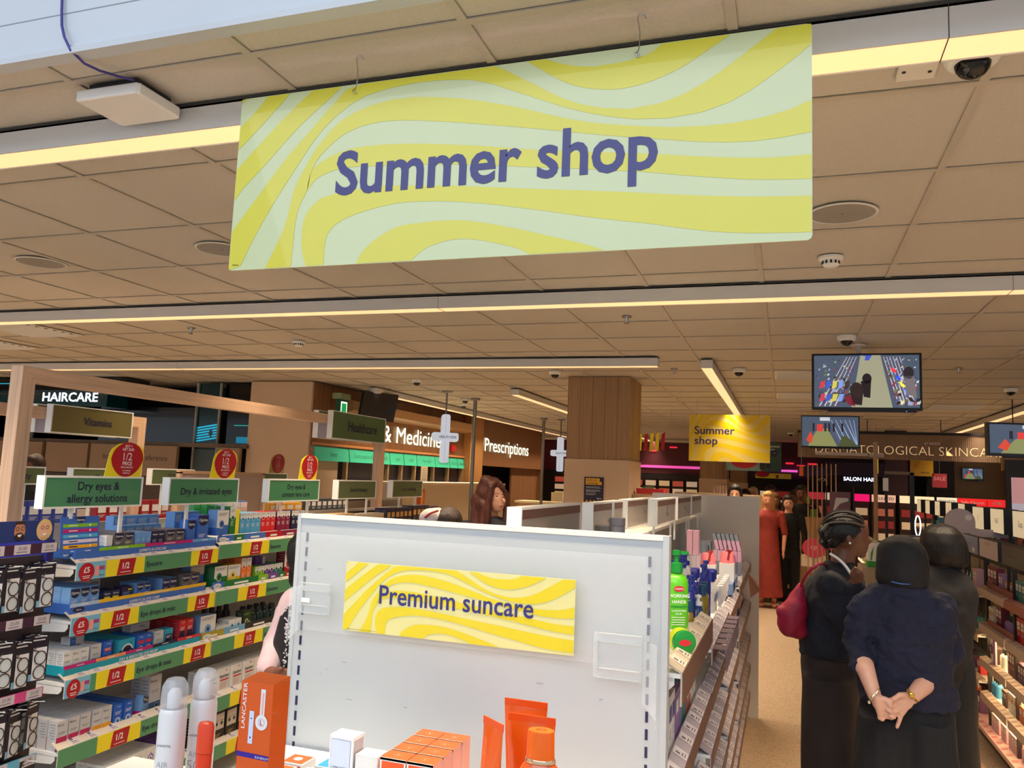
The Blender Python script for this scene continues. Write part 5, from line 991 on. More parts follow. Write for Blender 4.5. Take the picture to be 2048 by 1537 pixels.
# far end of the right run: white counter with neat rows, seen between the two heads
t = thing('counter', 'lit white counter of small bottles beyond the women at right', 'counter', (.98, 8.6, 0), RMX)
b = MB(); b.box(-3.2, .5, 0, .28, .1, 1.02, mat(206, 196, 180, .5)); b.build('cabinet', t)
for z in (1.06, .86, .64):
    b = MB(); b.box(-3.2, .5, -.06, 0, z-.03, z, mat(250, 226, 180, .4, emit=.8)); b.build('glass_shelf', t)
for r, z in enumerate((1.06, .86)):
    for k in range(14):
        y = 9.1+.19*k
        c_ = [(mat(150, 190, 150), 'pale-green'), (PALE, 'white'), (mat(200, 170, 140), 'beige')][(k+r) % 3]
        packs('ct%s' % c_[1], lambda c_=c_: MB().lathe([(.03, 0), (.03, .09), (.014, .11), (.014, .14)], c_[0], n=12), 'cosmetic_bottle', '%s bottle on the %s lit ledge of the counter beyond the women' % (c_[1], ('top', 'lower')[r]), 'bottle', '%s bottles, %s ledge' % (c_[1], ('top', 'lower')[r]), [(.955, y, z+.001, RMX)], labs=['%s bottle, %s along the %s lit ledge beyond the women' % (c_[1], (ORD+('thirteenth', 'fourteenth'))[k], ('top', 'lower')[r])])
t = thing('gift_box', 'white box with green leaf print on the counter between the two heads', 'box', (.80, 7.6, 1.10), 0)
b = MB(); b.box(-.13, .13, 0, .2, 0, .2, PALE); b.box(-.131, .131, -.001, .2, 0, .05, mat(60, 160, 50))
for k in range(6): x = -.11+.042*k; b.poly([(x, -.0015, .05), (x+.012, -.0015, .06), (x+.03-.02*(k % 2), -.0015, .18), (x+.004, -.0015, .12)], mat(60, 150, 50))
b.build('box', t)
tag(MB().box(.62, 1.18, 7.5, 8.0, 0, 1.098, mat(150, 136, 116, .5)).build('plinth'), 'beige plinth under the leaf-print box and the grey display box', 'plinth')
tag(MB().box(0, .27, 0, .25, 0, .26, mat(150, 136, 120, .5)).build('display_box', loc=(.95, 7.6, 1.10)), 'plain grey-brown box standing right of the leaf-print box', 'box')
b = MB(); b.tube([(.04*math.cos(a)*.55, 0, .09+.09*math.sin(a)) for a in [i*2*math.pi/20 for i in range(21)]], .005, mat(255, 250, 245, .4, emit=3), 6, False); b.lathe([(.03, 0), (.02, .006)], CHAR, n=12)
tag(b.build('ring_light', loc=(1.13, 8.1, 1.36)), 'small glowing oval ring light beyond the leaf-print box', 'lamp')
tag(MB().box(1.0, 1.3, 8.02, 8.25, 0, 1.36, mat(90, 80, 76, .5)).build('pedestal'), 'dark pedestal holding the oval ring light', 'pedestal')
# lilac display hood
b = MB(); P = [(-.11, 0), (-.11, .12)]+[(.11*math.cos(a), .12+.10*math.sin(a)) for a in [math.pi*(1-i/12) for i in range(13)]]+[(.11, .06), (.42, .06), (.45, .03), (.45, 0)]
b.prism(P, 'y', 0, .04, mat(196, 184, 196, .4)); b.disc(.06, .15, .025, -.001, PALE, 18)
tag(b.build('display_hood', loc=(1.36, 7.5, 1.41)), 'lilac rounded display hood behind the bobbed head', 'display')
# ================================================================ ceiling monitors
def cctv(b, w, h, k):
    y = -.0012; E = lambda r, g, bb: mat(r, g, bb, .5, emit=.9)
    b.rect(-w, w, 0, h, y, E(70, 84, 104)); y -= .0004
    if k == 0:
        b.poly([(-.1*w, y, h), (.28*w, y, h), (.5*w, y, 0), (-.28*w, y, 0)], E(150, 152, 128)); y -= .0004
        b.poly([(-.12*w, y, h), (.0*w, y, h*.98), (-.02*w, y, h*.9), (.06*w, y, h*.9), (.12*w, y, h)], E(60, 80, 190))
        for i in range(16):   # shelving lines on both sides
            t0 = i/16; c = E(170, 180, 200) if i % 2 else E(96, 60+8*(i % 5), 90)
            xa = -.14*w-.05*w*i*.6; b.poly([(xa, y, h*.97), (xa-.012*w, y, h*.97), (xa-.42*w-.02*w*i, y, h*.02), (xa-.39*w-.02*w*i, y, h*.02)], c) if xa-.42*w-.02*w*i > -.98*w else None
            xb = .3*w+.03*w*i; b.poly([(xb, y, h*.97), (xb+.012*w, y, h*.97), (min(.98*w, xb+.30*w), y, h*.05), (min(.97*w, xb+.27*w), y, h*.05)], c) if i < 13 else None
        y -= .0004
        q_ = random.Random(9)
        for i in range(150):   # packs crowding both sides
            sgn = q_.random() < .5; v = q_.uniform(.03, .93); f = 1-v
            if sgn: e0, e1 = -.98, -.16-.14*f
            else: e0, e1 = .32+.22*f, .98
            u = q_.uniform(e0, e1-.04); s_ = .02+.05*f; c = E(*q_.choice([(150, 160, 190), (60, 66, 96), (190, 196, 200), (130, 60, 70), (110, 120, 70), (80, 90, 130), (40, 36, 44), (200, 190, 150)]))
            b.poly([(u*w, y-.0003*(i % 3), v*h), ((u+s_)*w, y-.0003*(i % 3), (v+.01)*h), ((u+s_*1.2)*w, y-.0003*(i % 3), min(.99, v+.06*f+.02)*h), ((u+s_*.2)*w, y-.0003*(i % 3), min(.99, v+.05*f+.02)*h)], c)
        y -= .001
        for i in range(10): # colourful packs
            c = E(*[(190, 60, 80), (60, 90, 190), (200, 190, 90), (120, 150, 220), (60, 50, 50)][i % 5]); u = -.9*w+.12*w*(i % 5); v = h*(.1+.25*(i//5))
            b.poly([(u, y, v), (u+.09*w, y, v+.01), (u+.12*w, y, v+h*.16), (u+.03*w, y, v+h*.15)], c)
            u = .45*w+.08*w*(i % 5); v = h*(.78-.14*(i % 5)); b.poly([(u, y, v), (u+.1*w, y, v-.02), (u+.14*w, y, v-h*.12), (u+.05*w, y, v-h*.1)], c)
        y -= .0004; D = E(30, 22, 26)
        b.disc(.02*w, h*.55, .09*w, y, D, 14, h*.1); b.poly([(-.1*w, y, h*.5), (.1*w, y, h*.52), (.08*w, y, h*.18), (-.04*w, y, h*.2)], D)
        b.disc(-.18*w, h*.33, .13*w, y-.0003, E(44, 30, 30), 14, h*.15); b.poly([(-.3*w, y, h*.3), (-.05*w, y, h*.3), (-.08*w, y, h*.04), (-.26*w, y, h*.06)], E(36, 24, 28)); b.poly([(-.42*w, y, h*.2), (-.28*w, y, h*.22), (-.2*w, y, h*.02), (-.34*w, y, h*.05)], E(120, 30, 50))
        b.disc(.8*w, h*.66, .1*w, y, E(40, 34, 40), 12, h*.12); b.poly([(.72*w, y, h*.6), (.9*w, y, h*.6), (.95*w, y, h*.2), (.75*w, y, h*.25)], E(110, 104, 110))
    else:
        b.poly([(-.8*w, y, 0), (-.5*w, y, h*.5), (-.1*w, y, h*.62), (.2*w, y, h*.1), (.25*w, y, 0)], E(130, 136, 90)); y -= .0004
        for i in range(12): c = E(150, 170, 200) if i % 2 else E(80, 90, 130); u = -.05*w+.08*w*i; b.poly([(u, y, h*.9), (u+.02*w, y, h*.9), (min(u+.45*w, .97*w), y, h*.08), (min(u+.4*w, .95*w), y, h*.08)], c)
        y -= .0004; b.rect(-.46*w, -.26*w, h*.5, h*.74, y, E(210, 60, 60)); b.rect(-.36*w, .0, h*.86, h*.98, y, E(190, 200, 210)); b.poly([(-.85*w, y, h*.2), (-.7*w, y, h*.5), (-.6*w, y, h*.3), (-.68*w, y, h*.08)], E(200, 70, 50))
        for u in (-.62, -.2, -.06, .1, .4): b.rect(u*w, (u+.07)*w, h*.5, h*.78, y-.0003, E(36, 30, 50))
        b.poly([(.3*w, y, 0), (.42*w, y, h*.35), (.6*w, y, h*.35), (.98*w, y, 0)], E(70, 80, 50))
def monitor(label, x, y, z0, w, h, k, rz=0, mount=True):
    t = thing('ceiling_monitor', label, 'monitor', (x, y, z0), rz)
    b = MB(); b.box(-w, w, 0, .045, 0, h, mat(14, 14, 16, .3)); b.build('casing', t, bevel=.003)
    b = MB(); s = MB(); cctv(s, w-.016, h-.034, k); s.v = [(a, c, d+.02) for a, c, d in s.v]; s.build('screen', t)
    b.box(-w*.7, w*.9, .0, .03, -.012, -.0005, mat(14, 14, 16, .4)); b.disc(w*.72, -.005, .004, -.001, mat(60, 110, 255, .4, emit=2), 8); b.build('soundbar', t)
    if mount:
        b = MB(); b.tube([(-.04, .075, h*.5), (-.04, .075, H-z0)], .017, mat(206, 204, 200, .4), 14); b.lathe([(.05, H-z0-.012), (.055, H-z0)], mat(206, 204, 200, .4), (-.04, .075, 0), 20); b.box(-.1, .02, .046, .06, h*.35, h*.65, CHAR); b.build('ceiling_mount', t)
    return t
monitor('larger ceiling monitor showing a camera view of the aisle', .545, 6.2, 2.315, .362, .41, 0)
monitor('smaller ceiling monitor below and left of the larger one', .575, 11.7, 2.30, .372, .435, 1)
monitor('monitor cut by the right edge of the picture, turned aside', 1.72, 6.6, 2.03, .36, .24, 1, math.radians(12))
tag(MB().box(-.03, .03, 0, .04, 0, .22, CHAR).build('monitor_back', loc=(1.50, 6.72, 2.06), rz=.4), 'dark side of the monitor pair at the right edge', 'monitor')
# ================================================================ skincare banner
t = thing('hanging_banner', 'ribbed translucent banner reading Dermatological Skincare hung from the ceiling', 'banner', (1.58, 13.0, 2.21))
b = MB(); b.box(-1.40, 1.40, 0, .05, .37, .41, mat(24, 22, 24, .5)); b.build('top_rail', t)
BN = mat(150, 126, 106, .35, alpha=.82, kind='reeded')
b = MB(); b.box(-1.40, 1.46, .01, .03, .0, .37, BN); b.build('banner_panel', t)
b = MB(); LT = mat(255, 226, 178, .4, emit=.4); b.text('DERMATOLOGICAL SKINCARE', .105, .075, LT, w=2.5, h=.13, y=.008, off=-.02); b.text('AT BOOTS', .44, .235, PALE, h=.03, y=.008); b.build('lettering', t)
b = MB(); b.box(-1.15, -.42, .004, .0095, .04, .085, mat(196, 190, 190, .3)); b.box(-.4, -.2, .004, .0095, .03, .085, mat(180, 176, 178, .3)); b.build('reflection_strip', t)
for x in (-1.33, -.42, .56, 1.3): b = MB(); b.tube([(x, .025, .41), (x, .025, H-2.21)], .006, CHAR, 6); b.build('hanging_rod', t)
t = thing('hanging_banner', 'wooden header reading Dermatological at the right edge', 'banner', (2.75, 10.0, 2.02))
b = MB(); b.box(-.52, .9, 0, .05, 0, .14, mat(190, 150, 104, .5, kind='woody')); b.build('board', t); b = MB(); b.text('DERMATOLOGICAL', .12, .04, mat(150, 116, 80), w=1.2, h=.06, y=-.002, off=0); b.build('lettering', t)
b = MB(); b.tube([(-.4, .025, .14), (-.4, .025, H-2.02)], .006, CHAR, 6); b.build('hanging_rod', t)
b = MB(); b.tube([(.7, .025, .14), (.7, .025, H-2.02)], .006, CHAR, 6); b.build('hanging_rod', t)
t = thing('light_box_poster', 'pink lit poster with white lettering at the right edge', 'poster', (2.50, 9.0, 1.60))
b = MB(); b.box(-.46, .5, 0, .06, -1.6, .50, CHAR); b.build('frame', t)
b = MB(); b.rect(-.42, .46, .0, .33, -.002, mat(206, 150, 150, .5, emit=.55)); b.rect(-.42, .46, .0, .08, -.003, mat(196, 190, 200, .5, emit=.5)); b.poly([(-.3, -.004, .0), (-.2, -.004, .04), (-.1, -.004, .02), (.1, -.004, .05), (.2, -.004, 0)], mat(80, 40, 40)); b.build('poster', t)
b = MB(); b.text('SERUM', -.3, .22, WHITE, h=.05, y=-.004, al='l'); b.rect(-.3, .2, .17, .175, -.004, WHITE); b.rect(-.2, .2, .13, .135, -.004, WHITE); b.rect(-.2, .2, .11, .115, -.004, WHITE); b.build('lettering', t)
b = MB(); b.text('£9', 0, .1, PALE, h=.05, y=-.003)
t = thing('offer_card', 'yellow card with red circle among the rear cosmetics, right', 'offer sign', (2.0, 10.6, 1.40)); bb = MB(); bb.box(-.085, .085, 0, .004, 0, .2, YEL); bb.build('card', t)
bb = MB(); bb.disc(0, .12, .075, -.001, RED, 20); bb.text('£10', 0, .1, WHITE, h=.04, y=-.002); bb.build('red_circle', t)
bb = MB(); bb.box(-.01, .01, 0, .004, -.2, 0, CHAR); bb.build('post', t)
# ================================================================ wooden pillars
WPL = mat(190, 150, 108, .5, kind='planks'); BEI = mat(208, 182, 154, .6, kind='wear')
def pillar(label, x0, x1, y0, y1, zs):
    t = thing('pillar', label, 'pillar', ((x0+x1)/2, (y0+y1)/2, 0)); a, c = (x1-x0)/2, (y1-y0)/2
    b = MB(); b.box(-a, a, -c, c, zs, H, WPL); b.build('wood_cladding', t)
    b = MB(); b.box(-a-.012, a+.012, -c-.012, c+.012, 0, zs-.001, BEI); b.build('plastered_shaft', t); return t
pillar('square pillar with wood-clad top and beige base right of centre', -2.14, -1.49, 8.05, 8.7, 1.95)
pillar('farther wood-clad pillar under the smaller summer sign', -1.40, -.95, 14.3, 14.9, 1.84)
pillar('farthest wood-clad pillar just right of the second one', -1.12, -.78, 18.0, 18.5, 1.80)
pillar('plain beige column at the left behind the wooden frame', -6.32, -5.46, 8.42, 9.1, 2.79)
t = thing('notice_poster', 'navy and yellow live monitoring notice on the pillar', 'poster', (-1.835, 8.03, 1.50))
b = MB(); b.box(-.10, .10, 0, .004, 0, .27, mat(36, 32, 62, .5)); b.build('poster', t)
b = MB(); b.rect(-.085, .06, .225, .258, -.001, mat(236, 180, 40)); b.rect(-.085, .08, .192, .224, -.001, mat(236, 180, 40))
for i in range(10):
    for j in range(2):
        if (i+j) % 2 == 0: b.rect(-.1+.02*i, -.08+.02*i, .018*j, .018*(j+1), -.001, mat(236, 180, 40))
b.build('yellow_print', t)
b = MB(); b.text('Stop! Live', -.075, .233, NAVY, h=.018, al='l', y=-.002); b.text('monitoring', -.075, .200, NAVY, h=.018, al='l', y=-.002)
for i, (l, z) in enumerate(((.14, .17), (.155, .158), (.14, .138), (.15, .128), (.1, .118), (.11, .1), (.09, .09))): b.rect(-.08, -.08+l, z, z+.004, -.001, SIL)
b.text('Boots', .06, .05, WHITE, h=.014, y=-.002); b.build('lettering', t)
# ================================================================ pharmacy wall at the left back
SLAT = mat(150, 104, 66, .55, kind='planks', sc_=.35); MINT = mat(64, 196, 160, .45, emit=.12)
WX = -5.42
pw = thing('pharmacy_front', 'wood-slatted pharmacy front with mint category strip and dark bays', 'shop front', (WX, 0, 0), RPX)
b = MB(); b.box(8.45, 13.3, 0, .12, 2.02, H-.01, SLAT); b.build('slatted_fascia', pw)
b = MB(); b.prism([(-.22, 2.50), (-.20, 2.62), (0, 2.66), (0, 2.46)], 'x', 9.0, 13.3, mat(166, 130, 90, .5)); b.build('ledge', pw)
b = MB(); b.box(8.45, 13.3, -.02, 0, 2.03, 2.06, mat(196, 140, 90, .5)); b.build('bottom_trim', pw)
cat_ = [(8.5, 9.3, 'Sleep'), (9.32, 10.45, 'Contraception & intimate health'), (10.47, 10.9, 'relief'), (10.92, 11.35, 'relief'), (11.37, 12.05, 'Pain relief'), (12.07, 12.65, 'Cough & cold'), (12.67, 13.0, 'Sexual wellbeing'), (13.02, 13.3, 'Childrens health')]
for a, c, s in cat_:
    q = thing('category_panel', 'mint-green backlit panel reading %s over the pharmacy bays' % s if s != 'relief' else 'mint-green backlit panel beside the %s one' % ('contraception' if a < 10.9 else 'pain relief'), 'sign', (WX+.03, a, 1.84), RPX)
    b = MB(); b.prism([(0, 0), (.03, .17), (.05, .17), (.05, 0)], 'x', .004, c-a-.004, MINT); b.build('panel', q)
    b = MB(); b.text(s, (c-a)/2, .06, mat(30, 70, 70), h=.055, y=-.002, off=-.01, maxw=(c-a)*.85); b.build('lettering', q)
b = MB(); b.box(8.45, 13.3, .06, .1, 0, 1.98, mat(34, 32, 46, .3)); b.build('dark_bay', pw)
for y in (8.47, 9.3, 10.46, 10.9, 11.36, 12.06, 12.66, 13.28): b = MB(); b.box(y-.02, y+.02, .0, .06, 1.2, 1.99, mat(170, 140, 104, .5)); b.build('bay_divider', pw)
b = MB(); b.text('& Medicines', 11.27, 2.16, mat(238, 255, 225, .4, emit=2.2), w=2.2, h=.24, y=-.03, off=.0); b.build('lettering', pw)
b = MB(); b.box(11.5, 11.75, -.03, -.027, 1.56, 1.84, mat(200, 180, 150)); 
for i in range(8): b.rect(11.53, 11.72, 1.8-.028*i, 1.81-.028*i, -.031, GREY)
b.build('paper_notice', pw)
b = MB(); b.box(13.3, 13.95, -.12, .2, 0, H-.01, mat(196, 142, 84, .5, kind='planks', sc_=.5)); b.build('portal', pw)
b = MB(); b.box(13.95, 18.2, 0, .12, 1.92, H-.01, SLAT); b.build('slatted_fascia', pw)
b = MB(); b.box(13.95, 18.2, .5, .55, 0, 1.95, mat(30, 34, 34, .2)); b.build('dispensary_glass', pw)
b = MB(); b.box(16.3, 18.2, .1, .14, 0, 1.92, SLAT); b.build('slatted_wall', pw)
b = MB(); b.text('Prescriptions', 15.65, 2.2, mat(238, 255, 225, .4, emit=2.2), w=2.75, h=.25, y=-.03, off=.0); b.build('lettering', pw)
b = MB(); b.box(18.2, 18.3, 0, 3.2, 0, H, SLAT); struct(b.build('wall_pharmacy', loc=(WX, 0, 0), rz=RPX))
tag(MB().box(-.0, .5, 0, .3, 0, .02, mat(70, 150, 90)).build('wall_shelf', loc=(WX-.2, 14.4, 1.3), rz=RPX), 'small green ledge inside the prescriptions hatch', 'ledge')
t = thing('exit_sign', 'green exit light box above the Healthcare sign', 'exit sign', (-5.2, 8.75, 2.43), RPX)
b = MB(); b.box(-.1, .1, 0, .06, 0, .18, mat(10, 80, 50, .5)); b.box(-.12, .12, -.02, .1, .18, .25, mat(130, 150, 110, .5)); b.build('case', t)
b = MB(); b.rect(-.075, .075, .02, .15, -.002, mat(220, 255, 230, .4, emit=1.2)); b.rect(-.055, .055, .02, .13, -.003, mat(20, 150, 80, .4, emit=.8)); b.build('lit_face', t)
t = thing('wall_monitor', 'black monitor seen from behind beside the exit sign', 'monitor', (-4.95, 9.15, 2.38), RPX-.5)
b = MB(); b.T = Matrix.Rotation(.25, 4, 'X'); b.box(-.26, .26, 0, .05, 0, .36, mat(16, 15, 16, .4)); b.build('casing', t, bevel=.004)
b = MB(); b.tube([(-.0, .08, .2), (0, .08, .42)], .02, CHAR, 8); b.build('bracket', t)
tag(MB().box(-.09, .09, 0, .05, 0, .1, mat(190, 30, 40)).build('alarm_bell', loc=(-5.38, 12.75, 2.13), rz=RPX), 'small red alarm box on the slatted wall before the wooden portal', 'alarm')
# health desk crosses and poles
CB = mat(206, 220, 240, .35, emit=.5)
def cross(label, x, y, zc, rz):
    t = thing('health_desk_cross', label, 'sign', (x, y, zc), rz)
    hh, ww, d = .31, .17, .055
    def rr(w, h): return rounded(-w, w, -h, h, .03)
    b = MB(); b.prism(rr(.055, hh), 'y', -d, d, CB); b.box(-.0008, .0008, -d-.001, -d, -hh, hh, NAVY); b.build('upright_bar', t)
    b = MB(); b.prism([(p[0], p[1]+.02) for p in rr(ww, .055)], 'y', -d-.006, d+.006, CB); b.build('cross_bar', t)
    b = MB(); b.text('HEALTH DESK', .035, .005, NAVY, w=.22, h=.03, y=-d-.008, off=.01); b.build('lettering', t)
    b = MB(); b.tube([(0, 0, hh), (0, 0, H-zc)], .012, STEEL, 10); b.lathe([(.05, H-zc-.02), (.07, H-zc-.012), (.07, H-zc)], STEEL, n=20); b.build('hanging_rod', t)
cross('nearer white hanging cross reading Health desk', -4.14, 9.5, 2.19, .5)
cross('farther white hanging cross reading Health desk, by the pillar', -3.86, 14.1, 2.17, .1)
for x, y, lab in ((-4.09, 10.38, 'steel floor-to-ceiling pole beside the nearer cross'), (-4.10, 13.8, 'steel floor-to-ceiling pole behind the red-haired woman')):
    t = thing('steel_pole', lab, 'pole', (x, y, 0)); b = MB(); b.tube([(0, 0, 0), (0, 0, H)], .026, STEEL, 16); b.build('pole', t, smooth=True)
    b = MB(); b.lathe([(.06, H-.03), (.065, H-.02), (.065, H)], STEEL, n=20); b.build('flange', t)
# ================================================================ haircare department at the far left
hc = thing('haircare_fascia', 'black and teal glossy header reading Haircare', 'shop front', (-8.6, 8.0, 0))
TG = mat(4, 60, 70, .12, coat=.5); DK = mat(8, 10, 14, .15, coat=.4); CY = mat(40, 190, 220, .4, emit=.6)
b = MB(); b.box(-3.0, .68, 0, .4, 2.62, 2.79, DK); b.build('upper_header', hc)
b = MB(); b.box(-3.0, .35, .05, .4, 2.42, 2.62, TG); b.build('lower_header', hc)
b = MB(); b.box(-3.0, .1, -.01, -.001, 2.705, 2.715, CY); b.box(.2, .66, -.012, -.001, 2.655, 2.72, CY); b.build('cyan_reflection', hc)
b = MB(); b.text('HAIRCARE', -.27, 2.485, mat(236, 240, 255, .4, emit=3.0), w=.94, h=.115, y=.045, off=.012); b.build('lettering', hc)
b = MB(); b.box(-4.5, -.2+.0, .5, .6, 2.0, 2.42, DK); b.build('glass_band', hc)
gl = thing('glass_partition', 'dark teal glass partition with pale mullions left of the beige column', 'partition', (0, 8.5, 0))
b = MB(); b.box(-12.5, -7.18, 0, .04, 2.0, 2.46, DK); b.build('glass_panel', gl)
b = MB(); b.box(-7.2, -6.85, 0, .04, 1.94, 2.78, mat(6, 50, 60, .1)); b.build('glass_panel', gl)
b = MB(); b.box(-6.82, -6.3, .05, .09, 1.9, 2.78, mat(6, 8, 12, .1)); b.build('glass_panel', gl)
b = MB(); b.box(-7.2, -6.85, 0, .04, 1.1, 1.93, mat(64, 78, 78, .4)); b.build('lower_panel', gl)
for x in (-7.2, -6.84, -9.97): b = MB(); b.box(x-.012, x+.012, -.03, .0, 1.1, 2.78, mat(150, 156, 150, .4)); b.build('mullion', gl)
b = MB()
for i in range(6):
    z = 2.02+.034*i; b.poly([(-7.18, -.002, z), (-6.86, -.002, z+.05), (-6.86, -.002, z+.07), (-7.18, -.002, z+.02)], mat(30, 180, 220, .4, emit=.7))
b.poly([(-7.0, -.004, 2.14), (-6.96, -.004, 2.20), (-6.93, -.004, 2.14), (-6.96, -.004, 2.07)], DK); b.build('cyan_waves', gl)
b = MB(); b.box(-8.45, -8.2, -.004, -.001, 2.06, 2.14, mat(30, 170, 200, .4, emit=.6)); b.box(-6.6, -6.35, .04, .049, 2.02, 2.1, mat(20, 140, 180, .4, emit=.5)); b.box(-6.65, -6.3, .04, .049, 2.24, 2.25, mat(40, 180, 170, .4, emit=.6)); b.build('cyan_light', gl)
bl = thing('brand_header_wall', 'row of beige brand header panels behind the left shelves', 'header panels', (0, 8.3, 0)); BPX = mat(150, 124, 98, .5)
for x0, x1, s, f in ((-10.6, -9.55, "L'OREAL", 0), (-9.48, -8.75, '', 0), (-8.7, -8.05, 'brind', 1), (-8.0, -7.3, 'Preference', 1), (-6.7, -6.35, 'Co', 0)):
    b = MB(); b.box(x0, x1, 0, .05, 1.56, 1.95, BPX); b.build('header_panel', bl)
    if s: b = MB(); b.text(s, (x0+x1)/2, 1.76, mat(60, 44, 36), h=.07, y=-.002, off=0, maxw=.5); b.build('lettering', bl)
b = MB(); b.box(-12, -7.25, .06, .5, 0, 1.55, mat(84, 68, 60, .6)); b.box(-12, -6.3, .051, .5, 1.95, 2.0, mat(110, 94, 76, .6)); b.build('shelving_body', bl)
t = tag(MB().box(-14, -6.3, 9.2, 9.3, 0, H, mat(30, 30, 34, .6)).build('partition_wall'), kind='structure')
# ================================================================ second gondola behind the eye-care run
g2 = thing('shelving_gondola', 'second shelving run behind the eye-care run, full of vitamins', 'shelving', (-4.15, 0, 0), RPX)
b = MB(); b.box(2.2, 9.2, .40, .44, 0, 1.40, mat(150, 140, 132, .5)); b.build('back_panel', g2)
for z in (1.32, 1.08, .82, .55, .3):
    for a, c in ((2.2, 3.5), (3.52, 4.42), (4.44, 5.7), (5.72, 7.3), (7.32, 9.2)): shelf_board(a, c, z, .4, g2, OFFW, False); seg_rail('price_rail', a, c, z, [(.6, YEL if a < 4.4 else CREAM), (.4, CREAM)], g2, riser=.05)
b = MB(); b.box(4.78, 5.75, .0, .03, 1.36, 1.67, mat(196, 176, 166, .5)); b.box(4.76, 4.79, -.01, .04, 1.36, 1.68, WOODL); b.box(5.74, 5.77, -.01, .04, 1.36, 1.68, WOODL); b.box(4.76, 5.77, -.01, .04, 1.67, 1.69, WOODL); b.build('pale_panel', g2)
stalk_sign('olive sign reading Fertility partly behind the wooden post', -4.17, 3.0, 3.67, 1.585, 1.69, ['Conception & fertility'], SGO, 1.32, th=.035)
stalk_sign('olive sign behind the dry eyes sign, mostly hidden', -4.17, 3.86, 4.40, 1.585, 1.69, ["Men's health"], SGO, 1.32, th=.03)
stalk_sign('olive sign reading Hormonal health between the two near green signs', -4.17, 4.52, 4.95, 1.585, 1.70, ['Hormonal', 'health'], SGO, 1.32, th=.022)
def g2row(key, col, hh, w_, lab, y0, n, z, st=None, d=.05):
    packs(key, lambda: carton(w_, hh, d, [(0, 1, col)], st or [('rect', -.35, .35, .5, .8, PALE), ('lines', -.3, .3, .4, 3, PALE)], side=False), 'vitamin_carton', lab, 'carton', lab+' row', [(-4.15-.05, y0+w_/2+i*(w_+.004), z+.004, RPX) for i in range(n)], labs=[where(lab, 0, 1, i, n) for i in range(n)])
g2row('v1', mat(56, 76, 170), .16, .085, 'dark blue vitamin carton behind the wooden post, second run', 3.42, 6, 1.325)
g2row('v2', mat(210, 120, 150), .11, .08, 'pink fertility carton on the second run', 3.4, 3, 1.085, [('disc', 0, 0, 0, 0, 0)] if 0 else [('rect', -.4, .4, .1, .9, mat(226, 150, 176)), ('rect', -.05, .3, .2, .7, mat(110, 50, 50))])
g2row('v3', mat(150, 190, 50), .1, .08, 'lime vitamin carton on the second run', 4.0, 3, 1.085)
g2row('v4', mat(150, 30, 44), .15, .09, 'dark red vitamin carton on the second run', 4.1, 7, 1.325)
g2row('v5', mat(236, 200, 30), .12, .1, 'yellow vitamin carton on the second run, below the green tray', 3.7, 7, .825)
g2row('v6', mat(160, 34, 44), .11, .07, 'red vitamin carton low on the second run', 4.46, 3, 1.085)
t = thing('display_tray', 'green tray front reading Thinking of trying for a baby on the second run', 'display tray', (-4.14, 3.42, 1.09), RPX)
b = MB(); b.box(0, .64, 0, .004, 0, .045, mat(30, 84, 56, .5)); b.build('tray', t); b = MB(); b.text('THINKING OF TRYING FOR A BABY?', .3, .015, PALE, w=.5, h=.016, y=-.001); b.build('lettering', t)
tag(MB().box(0, .75, 0, .004, 0, .05, mat(160, 30, 44, .5)).build('display_tray', loc=(-4.14, 4.1, 1.332), rz=RPX), 'dark red tray front on the second run', 'display tray')
g2row('v7', mat(240, 176, 60), .1, .12, 'amber herbal carton stacked behind the farther eye-care shelf', 5.95, 4, 1.325, None)
g2row('v8', mat(60, 70, 84), .13, .09, 'slate vitamin carton on the second run beyond the amber ones', 6.5, 8, 1.325)
# farther part of the eye-care run: backs of packs visible over the end board
for key, col, lab, y0, n, hh, w_ in (('w1', mat(220, 190, 150), 'cream carton with printed label at the far end of the eye-care run', 4.62, 5, .13, .075), ('w2', CREAM, 'white printed carton beyond the cream ones, eye-care run', 5.02, 8, .12, .05), ('w3', mat(34, 36, 70), 'navy condom carton standing beyond the white ones', 5.48, 6, .15, .07), ('w4', mat(60, 44, 62), 'plum carton at the very end of the eye-care run', 5.93, 4, .16, .075)):
    lrow(key, lambda col=col, hh=hh, w_=w_: carton(w_, hh, .05, [(0, 1, col)], [('rect', -.35, .35, .55, .8, mat(220, 170, 90)), ('lines', -.3, .3, .4, 3, GREY)]), lab, lab+' group', y0, n, w_, 1.318, 2)
t = thing('carton', 'orange and yellow tall pack between the second run and the white counter', 'carton', (-4.2, 9.05, 1.325), RPX)
b = MB(); b.box(-.06, .06, 0, .05, 0, .22, mat(220, 90, 40)); b.rect(-.05, .01, .02, .18, -.001, mat(240, 180, 50)); b.build('box', t)
# white consultation counter and desk
cc = thing('counter', 'long off-white pharmacy counter below the dark bays', 'counter', (-4.6, 9.3, 0), RPX)
b = MB(); b.box(0, 3.9, 0, .5, 0, 1.58, mat(206, 190, 168, .5)); b.build('body', cc)
b = MB(); b.box(-.02, 3.92, -.02, .52, 1.58, 1.61, mat(222, 206, 186, .5)); b.build('worktop', cc)
for i, (x, y, c, l) in enumerate(((-3.9, 8.6, mat(110, 80, 130), 'purple pack lying on the low shelf left of the red-haired woman'), (-3.9, 8.2, mat(220, 200, 190), 'pale pack lying on the low shelf left of the red-haired woman'))):
    tag(MB().box(-.25, .25, 0, .1, 0, .06, c).build('carton', loc=(x, y, 1.30), rz=RPX), l, 'carton')
tag(MB().box(7.7, 9.0, .0, .5, 0, 1.30, OFFW).build('low_counter', loc=(-3.75, 0, 0), rz=RPX), 'low white counter in front of the pharmacy', 'counter')
